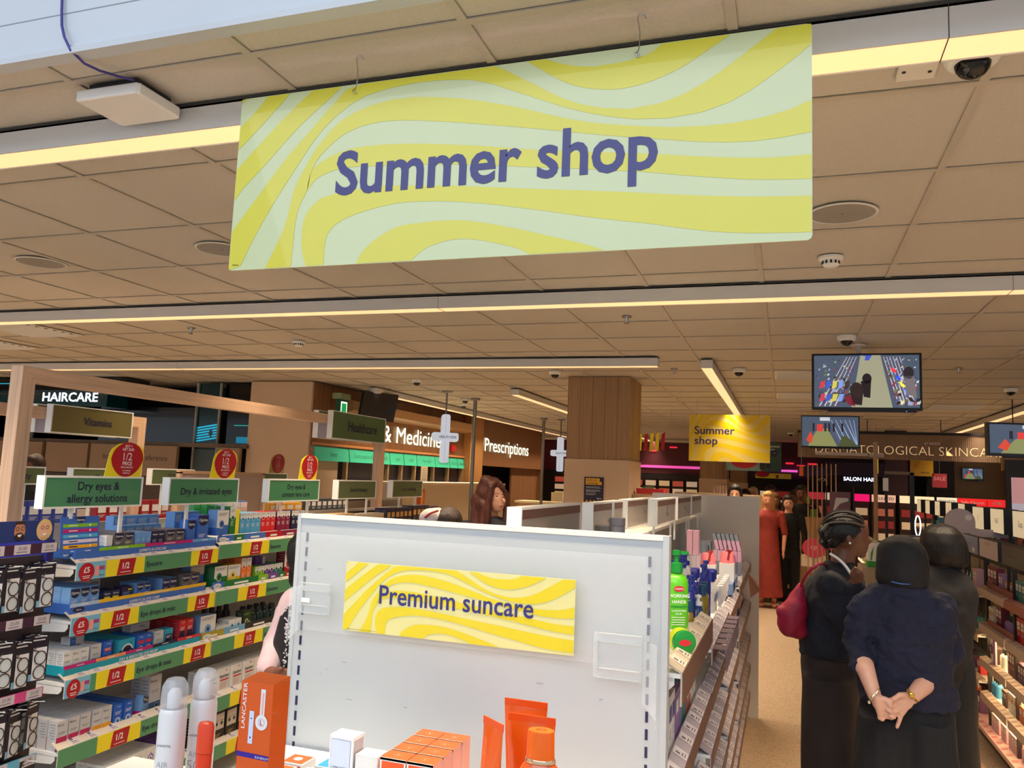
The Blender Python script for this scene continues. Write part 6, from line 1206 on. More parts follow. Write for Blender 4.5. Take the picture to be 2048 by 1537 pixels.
dk = thing('counter', 'beige pharmacy desk with tills behind the red-haired woman', 'counter', (-3.9, 14.6, 0))
b = MB(); b.box(-.9, 1.7, 0, .5, 0, 1.25, mat(214, 196, 160, .5)); b.build('body', dk); b = MB(); b.box(-.95, 1.75, -.04, .54, 1.25, 1.29, mat(222, 204, 170, .5)); b.build('worktop', dk)
t = thing('till', 'black till screen on the beige pharmacy desk', 'till', (-2.85, 14.7, 1.29)); b = MB(); b.T = Matrix.Rotation(.3, 4, 'X'); b.box(-.14, .14, 0, .02, .06, .26, CHAR); b.build('screen', t); b = MB(); b.box(-.03, .03, .02, .08, 0, .1, CHAR); b.build('stand', t)
for i, (x, s) in enumerate(((-4.3, .3), (-3.75, .26))):
    t = thing('office_chair', 'cream chair behind the pharmacy desk, %s' % ('left' if i == 0 else 'right'), 'chair', (x, 15.7, 0)); CC = mat(206, 190, 150, .6)
    b = MB(); b.lathe([(.02, .1), (.02, .5)], STEEL, n=10); b.lathe([(.25, .05), (.03, .1)], CHAR, n=5); b.build('pedestal', t)
    b = MB(); b.box(-.24, .24, -.24, .24, .5, .58, CC); b.build('seat', t, bevel=.03); b = MB(); b.box(-.22, .22, .22, .28, .62, 1.45+.05*i, CC); b.build('backrest', t, bevel=.05)
t = thing('card_reader', 'white payment machine with pink screen on the pharmacy desk', 'card machine', (-3.75, 14.75, 1.29)); b = MB(); b.box(-.1, .1, 0, .1, 0, .16, PALE); b.build('body', t, bevel=.01); b = MB(); b.rect(-.07, .07, .08, .15, -.001, mat(220, 90, 110, .4, emit=.3)); b.build('screen', t)
# ================================================================ far end of the shop
fw = thing('far_display', 'dark cosmetics department with pink light at the far end', 'shop front', (0, 20, 0))
b = MB(); b.box(-9, -1.6, 0, .2, 1.95, 2.72, mat(84, 30, 44, .5)); b.build('dark_header', fw)
b = MB(); b.box(-9, -1.6, .8, 1.0, 0, 1.95, mat(30, 24, 24, .5)); b.build('back_wall', fw)
b = MB(); b.box(-3.9, -1.9, -.03, -.001, 2.09, 2.15, mat(226, 80, 170, .4, emit=.9)); b.build('pink_light', fw)
b = MB(); b.box(-6.2, -1.7, -.05, -.001, 1.82, 1.94, mat(18, 14, 16, .5)); b.build('black_band', fw)
b = MB(); b.box(-.6, .75, .1, .2, 2.10, 2.15, mat(236, 100, 200, .4, emit=.9)); b.build('pink_light', fw)
for i, (x, z) in enumerate(((-3.6, 2.62), (-3.1, 2.5), (-2.6, 2.6), (-2.1, 2.45), (-1.9, 2.35), (.1, 2.3), (.35, 2.25), (.6, 2.3))):
    b = MB(); b.box(x-.09, x+.09, -.02, -.001 if x < 0 else .2, z-.015, z+.02, mat(230, 40, 60, .4, emit=1.0)); b.build('red_spotlight', fw)
b = MB(); b.box(-.8, 9, .25, .4, 0, H, mat(48, 34, 40, .5)); b.build('back_wall', fw)
b = MB(); b.box(-.8, 4.6, -.1, .0, 1.72, 1.95, mat(20, 14, 16, .5)); b.build('black_band', fw)
for i in range(12):
    x = -5.6+.34*i; t = thing('shelf_unit', 'lit shelf unit of pale packs at the far left end, %s from the left' % ('first second third fourth fifth sixth seventh eighth ninth tenth eleventh twelfth'.split()[i]), 'shelving', (x, 20.5, 0))
    b = MB(); b.box(-.15, .15, 0, .2, 0, 1.86, mat(40, 30, 28, .5)); b.build('case', t)
    b = MB()
    for r in range(6): b.rect(-.13, .13, .7+.19*r, .83+.19*r, -.002, [mat(220, 190, 140, .5, emit=.35), mat(226, 200, 170, .5, emit=.35), mat(200, 90, 70, .5, emit=.3)][(i*2+r) % 3])
    b.build('lit_shelves', t)
for i in range(14):
    x = -.4+.36*i; t = thing('shelf_unit', 'lit shelf unit of make-up at the far right end, %s from the left' % ('first second third fourth fifth sixth seventh eighth ninth tenth eleventh twelfth thirteenth fourteenth'.split()[i]), 'shelving', (x, 19.6, 0))
    b = MB(); b.box(-.17, .17, 0, .2, 0, 1.68, mat(36, 30, 30, .5)); b.build('case', t)
    b = MB()
    for r in range(5): b.rect(-.15, .15, .7+.2*r, .84+.2*r, -.002, [mat(226, 206, 170, .5, emit=.4), mat(150, 40, 40, .5, emit=.3), mat(110, 90, 90, .5, emit=.2), mat(236, 220, 190, .5, emit=.5)][(i+r) % 4])
    b.build('lit_shelves', t)
# lit brand headers (lateral row)
hd = [(.35, .68, mat(196, 40, 60, .5, emit=.5), '', 'dark red'), (.7, 1.08, mat(226, 200, 170, .5, emit=.6), '', 'cream'), (1.19, 1.45, mat(236, 20, 110, .5, emit=.8), '', 'hot pink'), (1.49, 1.88, mat(240, 190, 160, .5, emit=.7), 'SCULPTED', 'peach'), (1.95, 2.5, mat(250, 226, 180, .5, emit=.8), '', 'long cream'), (2.55, 2.86, mat(236, 226, 200, .5, emit=.7), 'REVOLUTION', 'white with black scrawl'), (2.88, 3.32, mat(226, 30, 36, .5, emit=.8), 'Sally Hansen', 'red with white script'), (3.34, 3.62, mat(220, 34, 40, .5, emit=.8), 'ETIR', 'smaller red'), (3.68, 4.2, mat(240, 224, 196, .5, emit=.7), 'K-B', 'cream at the right')]
for i, (a, c, m, s, nm) in enumerate(hd):
    t = thing('brand_header', '%s lit brand header in the row across the make-up department' % nm, 'sign', ((a+c)/2, 16.0, 1.545)); h = (c-a)/2
    b = MB(); b.box(-h, h, 0, .06, 0, .13, m); b.build('light_box', t)
    if s: b = MB(); b.text(s, 0, .04, WHITE if 'red' in nm and 'white' not in nm[:5] else CHAR, h=.05, y=-.002, maxw=1.7*h); b.build('lettering', t)
    b = MB(); b.box(-h, h, .065, .3, -1.545, .1, mat(60, 30, 30, .5)); b.build('shelf_case', t)
    b = MB()
    for r in range(4): b.rect(-h+.03, h-.03, -.25-.22*r, -.12-.22*r, .062, [mat(200, 120, 90, .5, emit=.25), mat(160, 50, 50, .5, emit=.2), mat(230, 200, 160, .5, emit=.3)][(i+r) % 3])
    b.build('lit_shelves', t)
sh_ = thing('salon_fascia', 'purple fascia with glowing Salon hair lettering', 'sign', (1.4, 18.0, 0))
b = MB(); b.box(-.6, .9, 0, .15, 2.04, 2.30, mat(56, 40, 84, .4)); b.box(-1.15, -.6, 0, .15, 2.0, 2.2, mat(66, 56, 110, .4)); b.build('board', sh_)
b = MB(); b.text('SALON HAIR', .05, 1.93, mat(220, 226, 255, .4, emit=3), w=.62, h=.075, y=-.01, off=.015); b.build('lettering', sh_)
b = MB(); b.box(-.9, -.45, -.02, 0, 1.86, 2.0, mat(20, 18, 22)); b.build('sign_board', sh_); b = MB(); b.text('NYX', -.68, 1.9, PALE, h=.06, y=-.025); b.build('lettering', sh_)
b = MB(); b.box(-.4, .9, .02, .1, 0, 1.9, mat(28, 26, 34, .5)); b.build('dark_panel', sh_)
tag(MB().box(-.17, .17, 0, .05, 0, .62, mat(56, 34, 50, .5)).build('backdrop_board', loc=(1.785, 15.0, 1.68)), 'tall dark purple panel under the skincare banner', 'panel')
tag(MB().box(-.17, .17, 0, .05, .62, 1.1, mat(40, 20, 44, .5)).build('backdrop_board', loc=(1.785, 15.06, 1.68)), 'upper purple panel under the skincare banner', 'panel')
t = thing('hanging_poster', 'dull yellow hanging panel under the skincare banner', 'poster', (2.165, 15.0, 2.02)); b = MB(); b.box(-.175, .175, 0, .01, 0, .26, mat(176, 140, 30, .5)); b.build('board', t); b = MB(); b.text('half price', .05, .05, NAVY, h=.025, y=-.002); b.ring(-.08, .16, .02, .024, -.002, RED); b.build('lettering', t)
b = MB(); b.tube([(0, .005, .26), (0, .005, .78)], .003, CHROME, 5); b.build('wire', t)
t = thing('hanging_poster', 'dark red hanging poster right of the yellow panel', 'poster', (2.43, 15.0, 1.84)); b = MB(); b.box(-.11, .11, 0, .01, 0, .23, mat(150, 44, 60, .5)); b.build('board', t); b = MB(); b.text('SALE', 0, .12, mat(210, 140, 150), h=.06, y=-.002); b.build('lettering', t)
b = MB(); b.tube([(0, .005, .23), (0, .005, .96)], .003, CHROME, 5); b.build('wire', t)
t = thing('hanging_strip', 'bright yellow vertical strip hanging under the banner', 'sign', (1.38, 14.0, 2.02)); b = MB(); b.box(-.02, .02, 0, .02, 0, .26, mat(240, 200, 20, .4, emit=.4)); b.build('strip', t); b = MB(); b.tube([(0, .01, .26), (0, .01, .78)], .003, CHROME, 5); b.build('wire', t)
# wall with another screen, far right
tag(MB().box(3.2, 9, 18.1, 18.2, 0, H, mat(168, 150, 122, .6)).build('wall_alcove'), kind='structure')
monitor('small wall screen far off under the banner at right', 3.5, 18.0, 2.03, .19, .24, 1, mount=False)
tag(MB().box(2.72, 3.18, 18.0, 18.3, 0, H, mat(46, 44, 46, .5)).build('trim_2'), kind='structure')
tag(MB().box(3.95, 4.6, 17.5, 17.6, 1.8, 2.5, mat(40, 66, 58, .5)).build('backdrop_board'), 'dark green panel beyond the banner at far right', 'panel')
tag(MB().box(4.0, 5.2, 17.2, 17.4, 0, 1.8, mat(130, 112, 92, .5)).build('header_cabinet'), 'beige cabinet at far right beyond the poster', 'cabinet')
# hanging green poster with red circle and the yellow offer strip
t = thing('hanging_poster', 'large green fragrance poster with red circle behind the smaller summer sign', 'poster', (-.48, 14.0, 1.99))
GP = mat(44, 84, 82, .5)
b = MB(); b.box(-.46, .42, 0, .01, 0, .48, GP); b.rect(-.46, .1, .0, .16, -.001, mat(120, 150, 150, .5)); b.build('board', t)
b = MB(); b.poly([(-.17+.22*math.cos(a), -.002, .16+.12*math.sin(a)) for a in [math.pi+i*math.pi/16 for i in range(17)]], RED); b.build('red_circle', t)
b = MB(); b.box(.08, .16, -.006, -.002, .03, .17, CHAR); b.build('printed_perfume', t); b = MB(); b.box(.18, .25, -.006, -.002, .05, .17, mat(40, 40, 60)); b.build('printed_perfume', t); b = MB(); b.disc(.31, .3, .055, -.002, DNV, 20); b.build('round_badge', t)
b = MB(); b.text('Fragrance', .28, .4, PALE, h=.04, y=-.002); b.text('event', .26, .35, PALE, h=.035, y=-.002); b.text('online', .31, .305, PALE, h=.012, y=-.003); b.build('lettering', t)
for x in (-.35, .32): b = MB(); b.tube([(x, .005, .48), (x, .005, H-1.99)], .002, CHROME, 5); b.build('wire', t)
t = thing('hanging_poster', 'yellow offer strip with red disc below the green poster', 'poster', (-.22, 16.5, 1.90)); b = MB(); b.box(-.33, .33, 0, .01, 0, .1, YEL); b.disc(-.2, .08, .13, -.001, RED, 20, .06); b.rect(.05, .1, .01, .07, -.001, RED); b.rect(.16, .2, .02, .08, -.001, PALE); b.build('board', t)
b = MB(); b.tube([(0, .005, .1), (0, .005, .9)], .002, CHROME, 5); b.build('wire', t)
# yellow and red bunting left of the smaller sign
t = thing('bunting', 'string of yellow and red pennants right of the wooden pillar', 'bunting', (-2.05, 12.0, 2.18))
b = MB(); b.tube([(-.15, 0, .32), (.05, 0, .26), (.3, 0, .3), (.42, 0, .4), (.45, 0, .62)], .003, mat(220, 200, 60), 5); b.build('cord', t)
for i, c in enumerate((YEL, YEL, RED, YEL, YEL, RED)): b = MB(); x = -.12+.085*i; b.prism([(x, .0+.02*abs(i-2.5)), (x+.05, .02), (x+.06, .26+.01*i), (x+.01, .27)], 'y', -.002, .002, c); b.build('pennant', t)
# clothes-rail like beige posts and frames near the banner
t = thing('steel_rack', 'group of slim beige upright posts in front of the purple fascia', 'rack', (.44, 11.0, 0))
for i in range(7): b = MB(); b.box(-.17+.055*i, -.155+.055*i, 0, .015, 0, 2.06, mat(176, 140, 120, .5)); b.build('post', t)
b = MB(); b.box(-.18, .18, -.02, .04, 0, .04, CHAR); b.build('foot', t)
t = thing('poster_stand', 'black framed stand with mauve poster behind the braided head', 'poster stand', (.535, 9.0, 0))
b = MB(); b.tube([(-.13, 0, 0), (-.13, 0, 1.78), (.13, 0, 1.78), (.13, 0, 0)], .008, CHAR, 6); b.box(-.16, .16, -.1, .1, 0, .02, CHAR); b.build('frame', t)
b = MB(); b.box(-.10, .10, 0, .006, 1.47, 1.72, mat(110, 70, 84, .4)); b.poly([(-.07, -.002, 1.5), (-.04, -.002, 1.66), (.08, -.002, 1.66), (.08, -.002, 1.63), (.0, -.002, 1.6)], SIL); b.build('poster', t)
t = thing('notice_stand', 'tall dark frame with small white notice under the skincare banner', 'frame', (1.08, 9.0, 0))
b = MB(); b.box(-.12, -.095, 0, .03, 0, 1.92, CHAR); b.box(.11, .15, 0, .03, 0, 1.94, CHAR); b.box(-.12, .15, 0, .03, 1.92, 1.95, mat(120, 104, 84)); b.build('frame', t)
b = MB(); b.box(-.14, -.09, -.02, -.001, 1.75, 1.88, PALE); b.build('notice', t)
t = thing('steel_pole', 'beige pole descending from the skincare banner', 'pole', (.97, 10.0, 0)); b = MB(); b.box(-.02, .02, -.02, .02, 0, 2.3, mat(176, 150, 124, .5)); b.build('pole', t)
for i, (x, y, z, w_, h_, c, l) in enumerate(((.32, 13.5, 1.50, .1, .12, mat(150, 190, 60), 'lime green bag on the stand behind the man in black'), (.42, 13.4, 1.301, .11, .12, mat(100, 150, 40), 'darker green bag on the stand behind the man in black'), (.20, 11.2, 1.90, .05, .13, mat(230, 110, 40), 'small orange tag hanging near the pink lights'))):
    tag((MB().box(-w_/2, w_/2, 0, .06, 0, h_, c) if i < 2 else MB().box(-w_/2, w_/2, 0, .004, 0, h_, c).tube([(0, .002, h_), (0, .002, H-z)], .002, CHROME, 5)).build('gift_bag' if i < 2 else 'hanging_tag', loc=(x, y, z)), l, 'bag' if i < 2 else 'tag')
tag(MB().box(.22, .62, 13.3, 13.9, 0, 1.30, mat(176, 140, 96, .5)).build('wooden_table'), 'beige wooden display table behind the man in black', 'table')
# mid-distance gondolas right of the wooden pillar
g3 = thing('shelving_gondola', 'low pale shelving with green panels beyond the wooden pillar', 'shelving', (-1.9, 11.5, 0)); b = MB(); b.box(-1.2, 1.1, 0, .5, 0, 1.52, mat(196, 180, 158, .5)); b.build('body', g3)
for i in range(3): b = MB(); b.box(-.45+.22*i, -.3+.22*i, -.02, -.001, 1.52, 1.68, mat(120, 130, 100, .4)); b.build('green_panel', g3)
tag(MB().box(-1.3, 0, 0, .5, 0, 1.60, mat(190, 170, 150, .5)).build('low_cabinet', loc=(-.35, 12.9, 0)), 'pale cabinet under the second wooden pillar', 'cabinet')
tag(MB().box(-.14, .14, 0, .1, 0, .055, mat(190, 40, 40)).build('red_box', loc=(-1.31, 8.3, 1.62)), 'flat red box at the foot of the wooden pillar', 'box')
tag(MB().box(-.2, .3, 0, .35, 0, 1.618, mat(176, 150, 120, .5)).build('side_cabinet', loc=(-1.27, 8.2, 0)), 'narrow cabinet beside the wooden pillar carrying the red box', 'cabinet')
for i in range(5):
    tag(MB().box(-.012, .012, 0, .02, 0, .13, mat(150, 120, 104)).build('upright_card', loc=(-1.05+.045*i, 13.0, 1.601)), 'slim upright card in the row on the pale cabinet', 'card', 'slim upright cards on the pale cabinet')
# ================================================================ people
def at(px, py, w):
    """world point seen at picture position (px, py), w metres along the view axis"""
    return Vector((0, 0, 1.75))+(r_*((px-1024)/FPX)+u_*((768.5-py)/FPX)+f_)*w
from mathutils import noise as mnoise
def _sph(mb, c, rx, ry, rz, R=None, n=16, k=10, m=None):
    V = []; F = []
    for i in range(k+1):
        a = math.pi*i/k
        for j in range(n):
            t = 2*math.pi*j/n; v = Vector((rx*math.sin(a)*math.cos(t), ry*math.sin(a)*math.sin(t), rz*math.cos(a)))
            if R: v = R @ v
            V.append(Vector(c)+v)
    for i in range(k):
        for j in range(n): F.append((i*n+j, (i+1)*n+j, (i+1)*n+(j+1) % n, i*n+(j+1) % n))
    mb.add(V, F, m)
def _cap(mb, p, q, r1, r2, m=None, n=14):
    p, q = Vector(p), Vector(q); d = (q-p); L = d.length or 1e-6; d = d/L
    P = []; R = []
    for i in range(5): a = math.pi/2*(1-i/4); P.append(p-d*r1*math.sin(a)); R.append(max(1e-4, r1*math.cos(a)))
    for i in range(1, 5): a = math.pi/2*i/4; P.append(q+d*r2*math.sin(a)) if i else None; R.append(max(1e-4, r2*math.cos(a)))
    P.insert(5, q); R.insert(5, r2)
    mb.tube(P, R, m, n)
def _loft(mb, secs, m=None, n=28):
    """secs = (centre, half width, half depth, turn about z)"""
    V = []; F = []
    for s in secs:
        c, a, b2 = s[0], s[1], s[2]; t0 = s[3] if len(s) > 3 else 0
        for j in range(n):
            t = 2*math.pi*j/n; x, y = a*math.cos(t), b2*math.sin(t)
            V.append(Vector(c)+Vector((x*math.cos(t0)-y*math.sin(t0), x*math.sin(t0)+y*math.cos(t0), 0)))
    for i in range(len(secs)-1):
        for j in range(n): F.append((i*n+j, i*n+(j+1) % n, (i+1)*n+(j+1) % n, (i+1)*n+j))
    F += [tuple(range(n))[::-1], tuple(range((len(secs)-1)*n, len(secs)*n))]
    mb.add(V, F, m)
def blob(name, root, m, fn, voxel=.012, smooth=4, folds=0, fs=9.0, fz=.5, seed=0):
    """fn(mb) adds closed shapes in world space; they are fused into one continuous skin"""
    mb = MB(); fn(mb); o = mb.build(name); me0 = o.data
    r = o.modifiers.new('r', 'REMESH'); r.mode = 'VOXEL'; r.voxel_size = voxel
    s = o.modifiers.new('s', 'SMOOTH'); s.factor = .5; s.iterations = smooth
    dg = bpy.context.evaluated_depsgraph_get(); dg.update()
    me = bpy.data.meshes.new_from_object(o.evaluated_get(dg)); o.modifiers.clear(); o.data = me; bpy.data.meshes.remove(me0)
    me.name = name; me.materials.clear(); me.materials.append(m)
    if folds:
        for v in me.vertices:
            p = v.co; q = Vector((p.x*fs+seed, p.y*fs, p.z*fs*fz)); k = mnoise.noise(q)+.6*mnoise.noise(q*2.1+Vector((p.z*6, 0, 0)))+.25*mnoise.noise(q*4.5)
            v.co = p+v.normal*(k*folds)
    me.polygons.foreach_set('material_index', [0]*len(me.polygons)); me.polygons.foreach_set('use_smooth', [True]*len(me.polygons))
    if root is not None:
        L = root.location
        for v in me.vertices: v.co = v.co-L
        o.parent = root
    return o
def local(root, name, fn, m=None, smooth=True):
    mb = MB(); fn(mb); mb.v = [tuple(Vector(v)-root.location) for v in mb.v]; return mb.build(name, root, smooth=smooth)
SKD, SKB, SKL, SKP = mat(112, 70, 50, .45, kind='skin'), mat(120, 76, 56, .45, kind='skin'), mat(222, 172, 148, .45, kind='skin'), mat(214, 160, 136, .45, kind='skin')
HBLK, HBRN, HRED, HBLD = mat(16, 13, 13, .5, kind='hair'), mat(46, 28, 22, .5, kind='hair'), mat(86, 44, 34, .45, kind='hair'), mat(206, 160, 100, .5, kind='hair')
FNAV, FDK, FBRN, FBLK = mat(24, 28, 52, .85, kind='fabric'), mat(16, 20, 34, .85, kind='fabric'), mat(44, 34, 32, .85, kind='fabric'), mat(20, 21, 24, .85, kind='fabric')
FTEE, FPNK, FRED = mat(34, 33, 34, .85, kind='fabric'), mat(212, 184, 188, .8, kind='fabric'), mat(164, 60, 52, .8, kind='fabric')
SHOE = mat(22, 20, 20, .5)
def legs(mb, c, dx, dy, z0, ra, rb, m=None, spread=.1):
    for s in (-1, 1):
        x, y = c.x+s*dx, c.y+s*dy; _loft(mb, [((x, y, .05), rb, rb*.95), ((x, y, .3), rb*.97, rb*.95), ((x*.6+(c.x+s*dx*.9)*.4, y, z0*.75), (ra+rb)/2, (ra+rb)/2), ((c.x+s*dx*.8, c.y+s*dy*.8, z0), ra, ra)])
# ---- woman in navy jumper with black headscarf, hands clasped behind her back
W2 = 3.15; c2 = at(1810, 1300, W2); root = thing('person', 'person in navy jumper and black headscarf, hands clasped behind the back', 'person', (c2.x, c2.y, 0)); A = lambda x, y, w=W2: at(x, y, w)
def sec(px, py, a, b_, w=W2, t=0): return (at(px, py, w), a, b_, t)
def arm_l(mb): _cap(mb, A(1728, 1330, 3.06), A(1749, 1392, 2.99), .036, .0245)
def body2(mb):
    _sph(mb, A(1803, 1121)+Vector((0, .01, 0)), .068, .08, .085); _cap(mb, A(1803, 1150), A(1803, 1185), .05, .06)
    _loft(mb, [sec(1815, 1420, .13, .09), sec(1810, 1330, .13, .09), sec(1806, 1240, .15, .085), sec(1803, 1190, .12, .06)])
    legs(mb, c2, .09, 0, .80, .075, .05)
    for s in (-1, 1): _sph(mb, (c2.x+s*.09, c2.y+.05, .05), .045, .12, .04)
    _cap(mb, A(1720, 1225), A(1707, 1290, 3.18), .036, .034); _cap(mb, A(1707, 1290, 3.18), A(1728, 1335, 3.05), .034, .035); arm_l(mb)
    _cap(mb, A(1888, 1230), A(1900, 1310, 3.15), .036, .034); _cap(mb, A(1900, 1310, 3.15), A(1846, 1372, 3.04), .034, .036); _cap(mb, A(1850, 1368, 3.04), A(1824, 1395, 2.98), .037, .0255)
    h = 2.975
    def hand(W, K, fing, th, r=.0088):
        for k in K: _cap(mb, A(*W, h), A(*k, h), .016, .0125)
        _sph(mb, (A(*W, h)+sum((A(*k, h) for k in K), Vector())/len(K))/2, .03, .013, .026)
        for f in fing:
            for p, q, a, b_ in zip(f, f[1:], (.0098, .0088, .008), (.0088, .008, .0072)):
                _cap(mb, A(p[0], p[1], h-(p[2] if len(p) > 2 else 0)), A(q[0], q[1], h-(q[2] if len(q) > 2 else 0)), a, b_)
        for p, q, a, b_ in zip(th, th[1:], (.013, .0105), (.011, .009)): _cap(mb, A(p[0], p[1], h-(p[2] if len(p) > 2 else 0)), A(q[0], q[1], h-(q[2] if len(q) > 2 else 0)), a, b_)
    # right hand, palm to the camera, little finger pointing down
    hand((1822, 1397), [(1796, 1402), (1794, 1411), (1796, 1420), (1803, 1427)], [[(1796, 1402), (1783, 1400, .012), (1777, 1408, .02), (1782, 1414, .024)], [(1794, 1411), (1780, 1413, .012), (1776, 1421, .02), (1783, 1425, .022)], [(1796, 1420), (1784, 1426, .01), (1781, 1433, .016), (1789, 1436, .018)], [(1803, 1427), (1800, 1438), (1797, 1447), (1794, 1455)]], [(1818, 1392), (1800, 1391, .014), (1787, 1399, .022)])
    # left hand
    hand((1752, 1396), [(1776, 1408), (1772, 1416), (1767, 1423), (1760, 1427)], [[(1776, 1408), (1786, 1411), (1792, 1418)], [(1772, 1416), (1780, 1425), (1790, 1431)], [(1767, 1423), (1773, 1434), (1784, 1437)], [(1760, 1427), (1759, 1436), (1765, 1440)]], [(1758, 1398), (1772, 1400, .012), (1782, 1406, .014)])
blob('body', root, SKL, body2, .0042, 3)
def top2(mb):
    _loft(mb, [sec(1815, 1408, .178, .125), sec(1813, 1385, .180, .128), sec(1809, 1345, .168, .122), sec(1808, 1300, .172, .12), sec(1806, 1240, .185, .112), sec(1804, 1212, .178, .10), sec(1802, 1192, .15, .09), sec(1801, 1178, .115, .08), sec(1799, 1166, .07, .065)])
    _cap(mb, A(1728, 1212), A(1712, 1285, 3.17), .054, .052); _cap(mb, A(1712, 1285, 3.17), A(1724, 1331, 3.075), .052, .046)
    _cap(mb, A(1882, 1215), A(1898, 1305, 3.15), .056, .054); _cap(mb, A(1898, 1305, 3.15), A(1851, 1366, 3.05), .054, .0465)
blob('jumper', root, FNAV, top2, .007, 2, .013, 13, 1.5)
def trs2(mb):
    _loft(mb, [sec(1812, 1470, .165, .12), sec(1814, 1430, .174, .12), sec(1815, 1390, .165, .112)]); legs(mb, c2, .085, 0, .88, .108, .115)
blob('trousers', root, FBLK, trs2, .011, 3, .011, 10, .22)
def scarf2(mb):
    _loft(mb, [sec(1806, 1174, .085, .08), sec(1805, 1160, .098, .10), sec(1804, 1140, .096, .105), sec(1804, 1115, .093, .108), sec(1803, 1097, .086, .100), sec(1802, 1083, .066, .08), sec(1801, 1074, .036, .045), sec(1801, 1071, .012, .015)])
blob('headscarf', root, mat(20, 20, 24, .8, kind='fabric'), scarf2, .009, 3, .004, 12, 1.2, 3)
local(root, 'blue_collar', lambda mb: mb.tube(smooth_pts([tuple(A(1783, 1164, 3.07)), tuple(A(1800, 1168, 3.05)), tuple(A(1822, 1169, 3.06)), tuple(A(1843, 1167, 3.09))], 12), .0022, mat(70, 110, 190), 6))
def brc(mb):
    for o in (0, 6): mb.tube(smooth_pts([tuple(A(1738+o, 1404-o, 2.97)), tuple(A(1744+o, 1396-o, 2.955)), tuple(A(1752+o, 1386-o, 2.96)), tuple(A(1757+o*.3, 1379, 2.975))], 14), .0026, mat(230, 220, 190, .2, .9), 6)
    _sph(mb, A(1738, 1406, 2.96), .006, .006, .006, None, 8, 6, mat(230, 220, 190, .2, .9))
local(root, 'bracelet', brc)
def wat(mb):
    G = mat(222, 178, 80, .2, .9); p = smooth_pts([tuple(A(1815, 1380, 2.965)), tuple(A(1820, 1388, 2.95)), tuple(A(1827, 1396, 2.948)), tuple(A(1834, 1404, 2.965))], 12)
    mb.tube(p, .0045, G, 8); d = A(1823, 1391, 2.944); _sph(mb, d, .0105, .005, .0105, None, 14, 8, G)
local(root, 'watch', wat)
# ---- woman with braids in navy cardigan
W1 = 3.65; c1 = at(1664, 1300, W1); root = thing('person', 'person with pinned-up black braids in navy cardigan and brown trousers', 'person', (c1.x, c1.y, 0)); A = lambda x, y, w=W1: at(x, y, w)
def body1(mb):
    _sph(mb, A(1696, 1064), .088, .074, .088); _sph(mb, A(1712, 1083), .056, .052, .062); _sph(mb, A(1716, 1101), .034, .034, .024)
    _cap(mb, A(1732, 1070), A(1738, 1083), .008, .012); _cap(mb, A(1733, 1094), A(1733, 1095), .010, .010); _cap(mb, A(1731, 1101), A(1731, 1102), .010, .010); _cap(mb, A(1727, 1111), A(1722, 1112), .013, .013); _sph(mb, A(1727, 1056), .02, .045, .02)
    _sph(mb, A(1697, 1078, W1-.075), .012, .007, .021); _cap(mb, A(1692, 1098), A(1682, 1140), .046, .055)
    _loft(mb, [sec(1662, 1420, .11, .12, W1), sec(1664, 1300, .105, .12, W1), sec(1668, 1200, .11, .15, W1), sec(1676, 1145, .08, .1, W1)])
    legs(mb, c1, .03, .09, .80, .07, .05)
    for s in (-1, 1): _sph(mb, (c1.x+.05+s*.03, c1.y+s*.09, .05), .12, .045, .04)
    _cap(mb, A(1666, 1190, 3.54), A(1697, 1248, 3.46), .028, .028); _cap(mb, A(1697, 1248, 3.46), A(1712, 1162, 3.44), .028, .025)
    h = 3.43; _sph(mb, A(1713, 1150, h), .028, .022, .03)
    for i, (x, y) in enumerate(((1719, 1143), (1723, 1148), (1724, 1154), (1722, 1160))): _cap(mb, A(x-6, y-3, h-.012), A(x+1, y, h-.018), .0095, .009); _cap(mb, A(x+1, y, h-.018), A(x-2, y+5, h-.026), .009, .008)
    _cap(mb, A(1706, 1145, h), A(1711, 1137, h-.015), .011, .0095)
blob('body', root, SKD, body1, .0065, 3)
def top1(mb):
    _loft(mb, [sec(1666, 1312, .138, .16, W1), sec(1664, 1285, .142, .165, W1), sec(1664, 1235, .132, .175, W1), sec(1667, 1190, .132, .19, W1), sec(1671, 1162, .12, .165, W1), sec(1676, 1140, .085, .11, W1), sec(1680, 1124, .06, .07, W1)])
    _cap(mb, A(1662, 1172, 3.50), A(1695, 1250, 3.45), .066, .055); _cap(mb, A(1695, 1250, 3.45), A(1711, 1178, 3.45), .052, .04)
blob('cardigan', root, FDK, top1, .009, 3, .012, 11, 1.1, 2)
def trs1(mb):
    _loft(mb, [sec(1662, 1380, .13, .15, W1), sec(1662, 1330, .135, .15, W1), sec(1664, 1290, .128, .145, W1)]); legs(mb, c1, .015, .07, .92, .122, .125)
blob('trousers', root, FBRN, trs1, .013, 3, .009, 6, .2, 5)
local(root, 'white_collar', lambda mb: mb.tube(smooth_pts([tuple(A(1660, 1108, 3.56)), tuple(A(1676, 1118, 3.53)), tuple(A(1692, 1134, 3.50)), tuple(A(1706, 1156, 3.47))], 14), .006, WHITE, 6))
def hair1(mb):
    _sph(mb, A(1688, 1058), .088, .080, .080); _sph(mb, A(1662, 1078), .04, .05, .045); _sph(mb, A(1652, 1064), .035, .04, .035); _sph(mb, A(1650, 1083), .03, .035, .03)
    _sph(mb, A(1668, 1066), .05, .06, .05)
blob('hair', root, HBLK, hair1, .008, 2, .004, 26, 1)
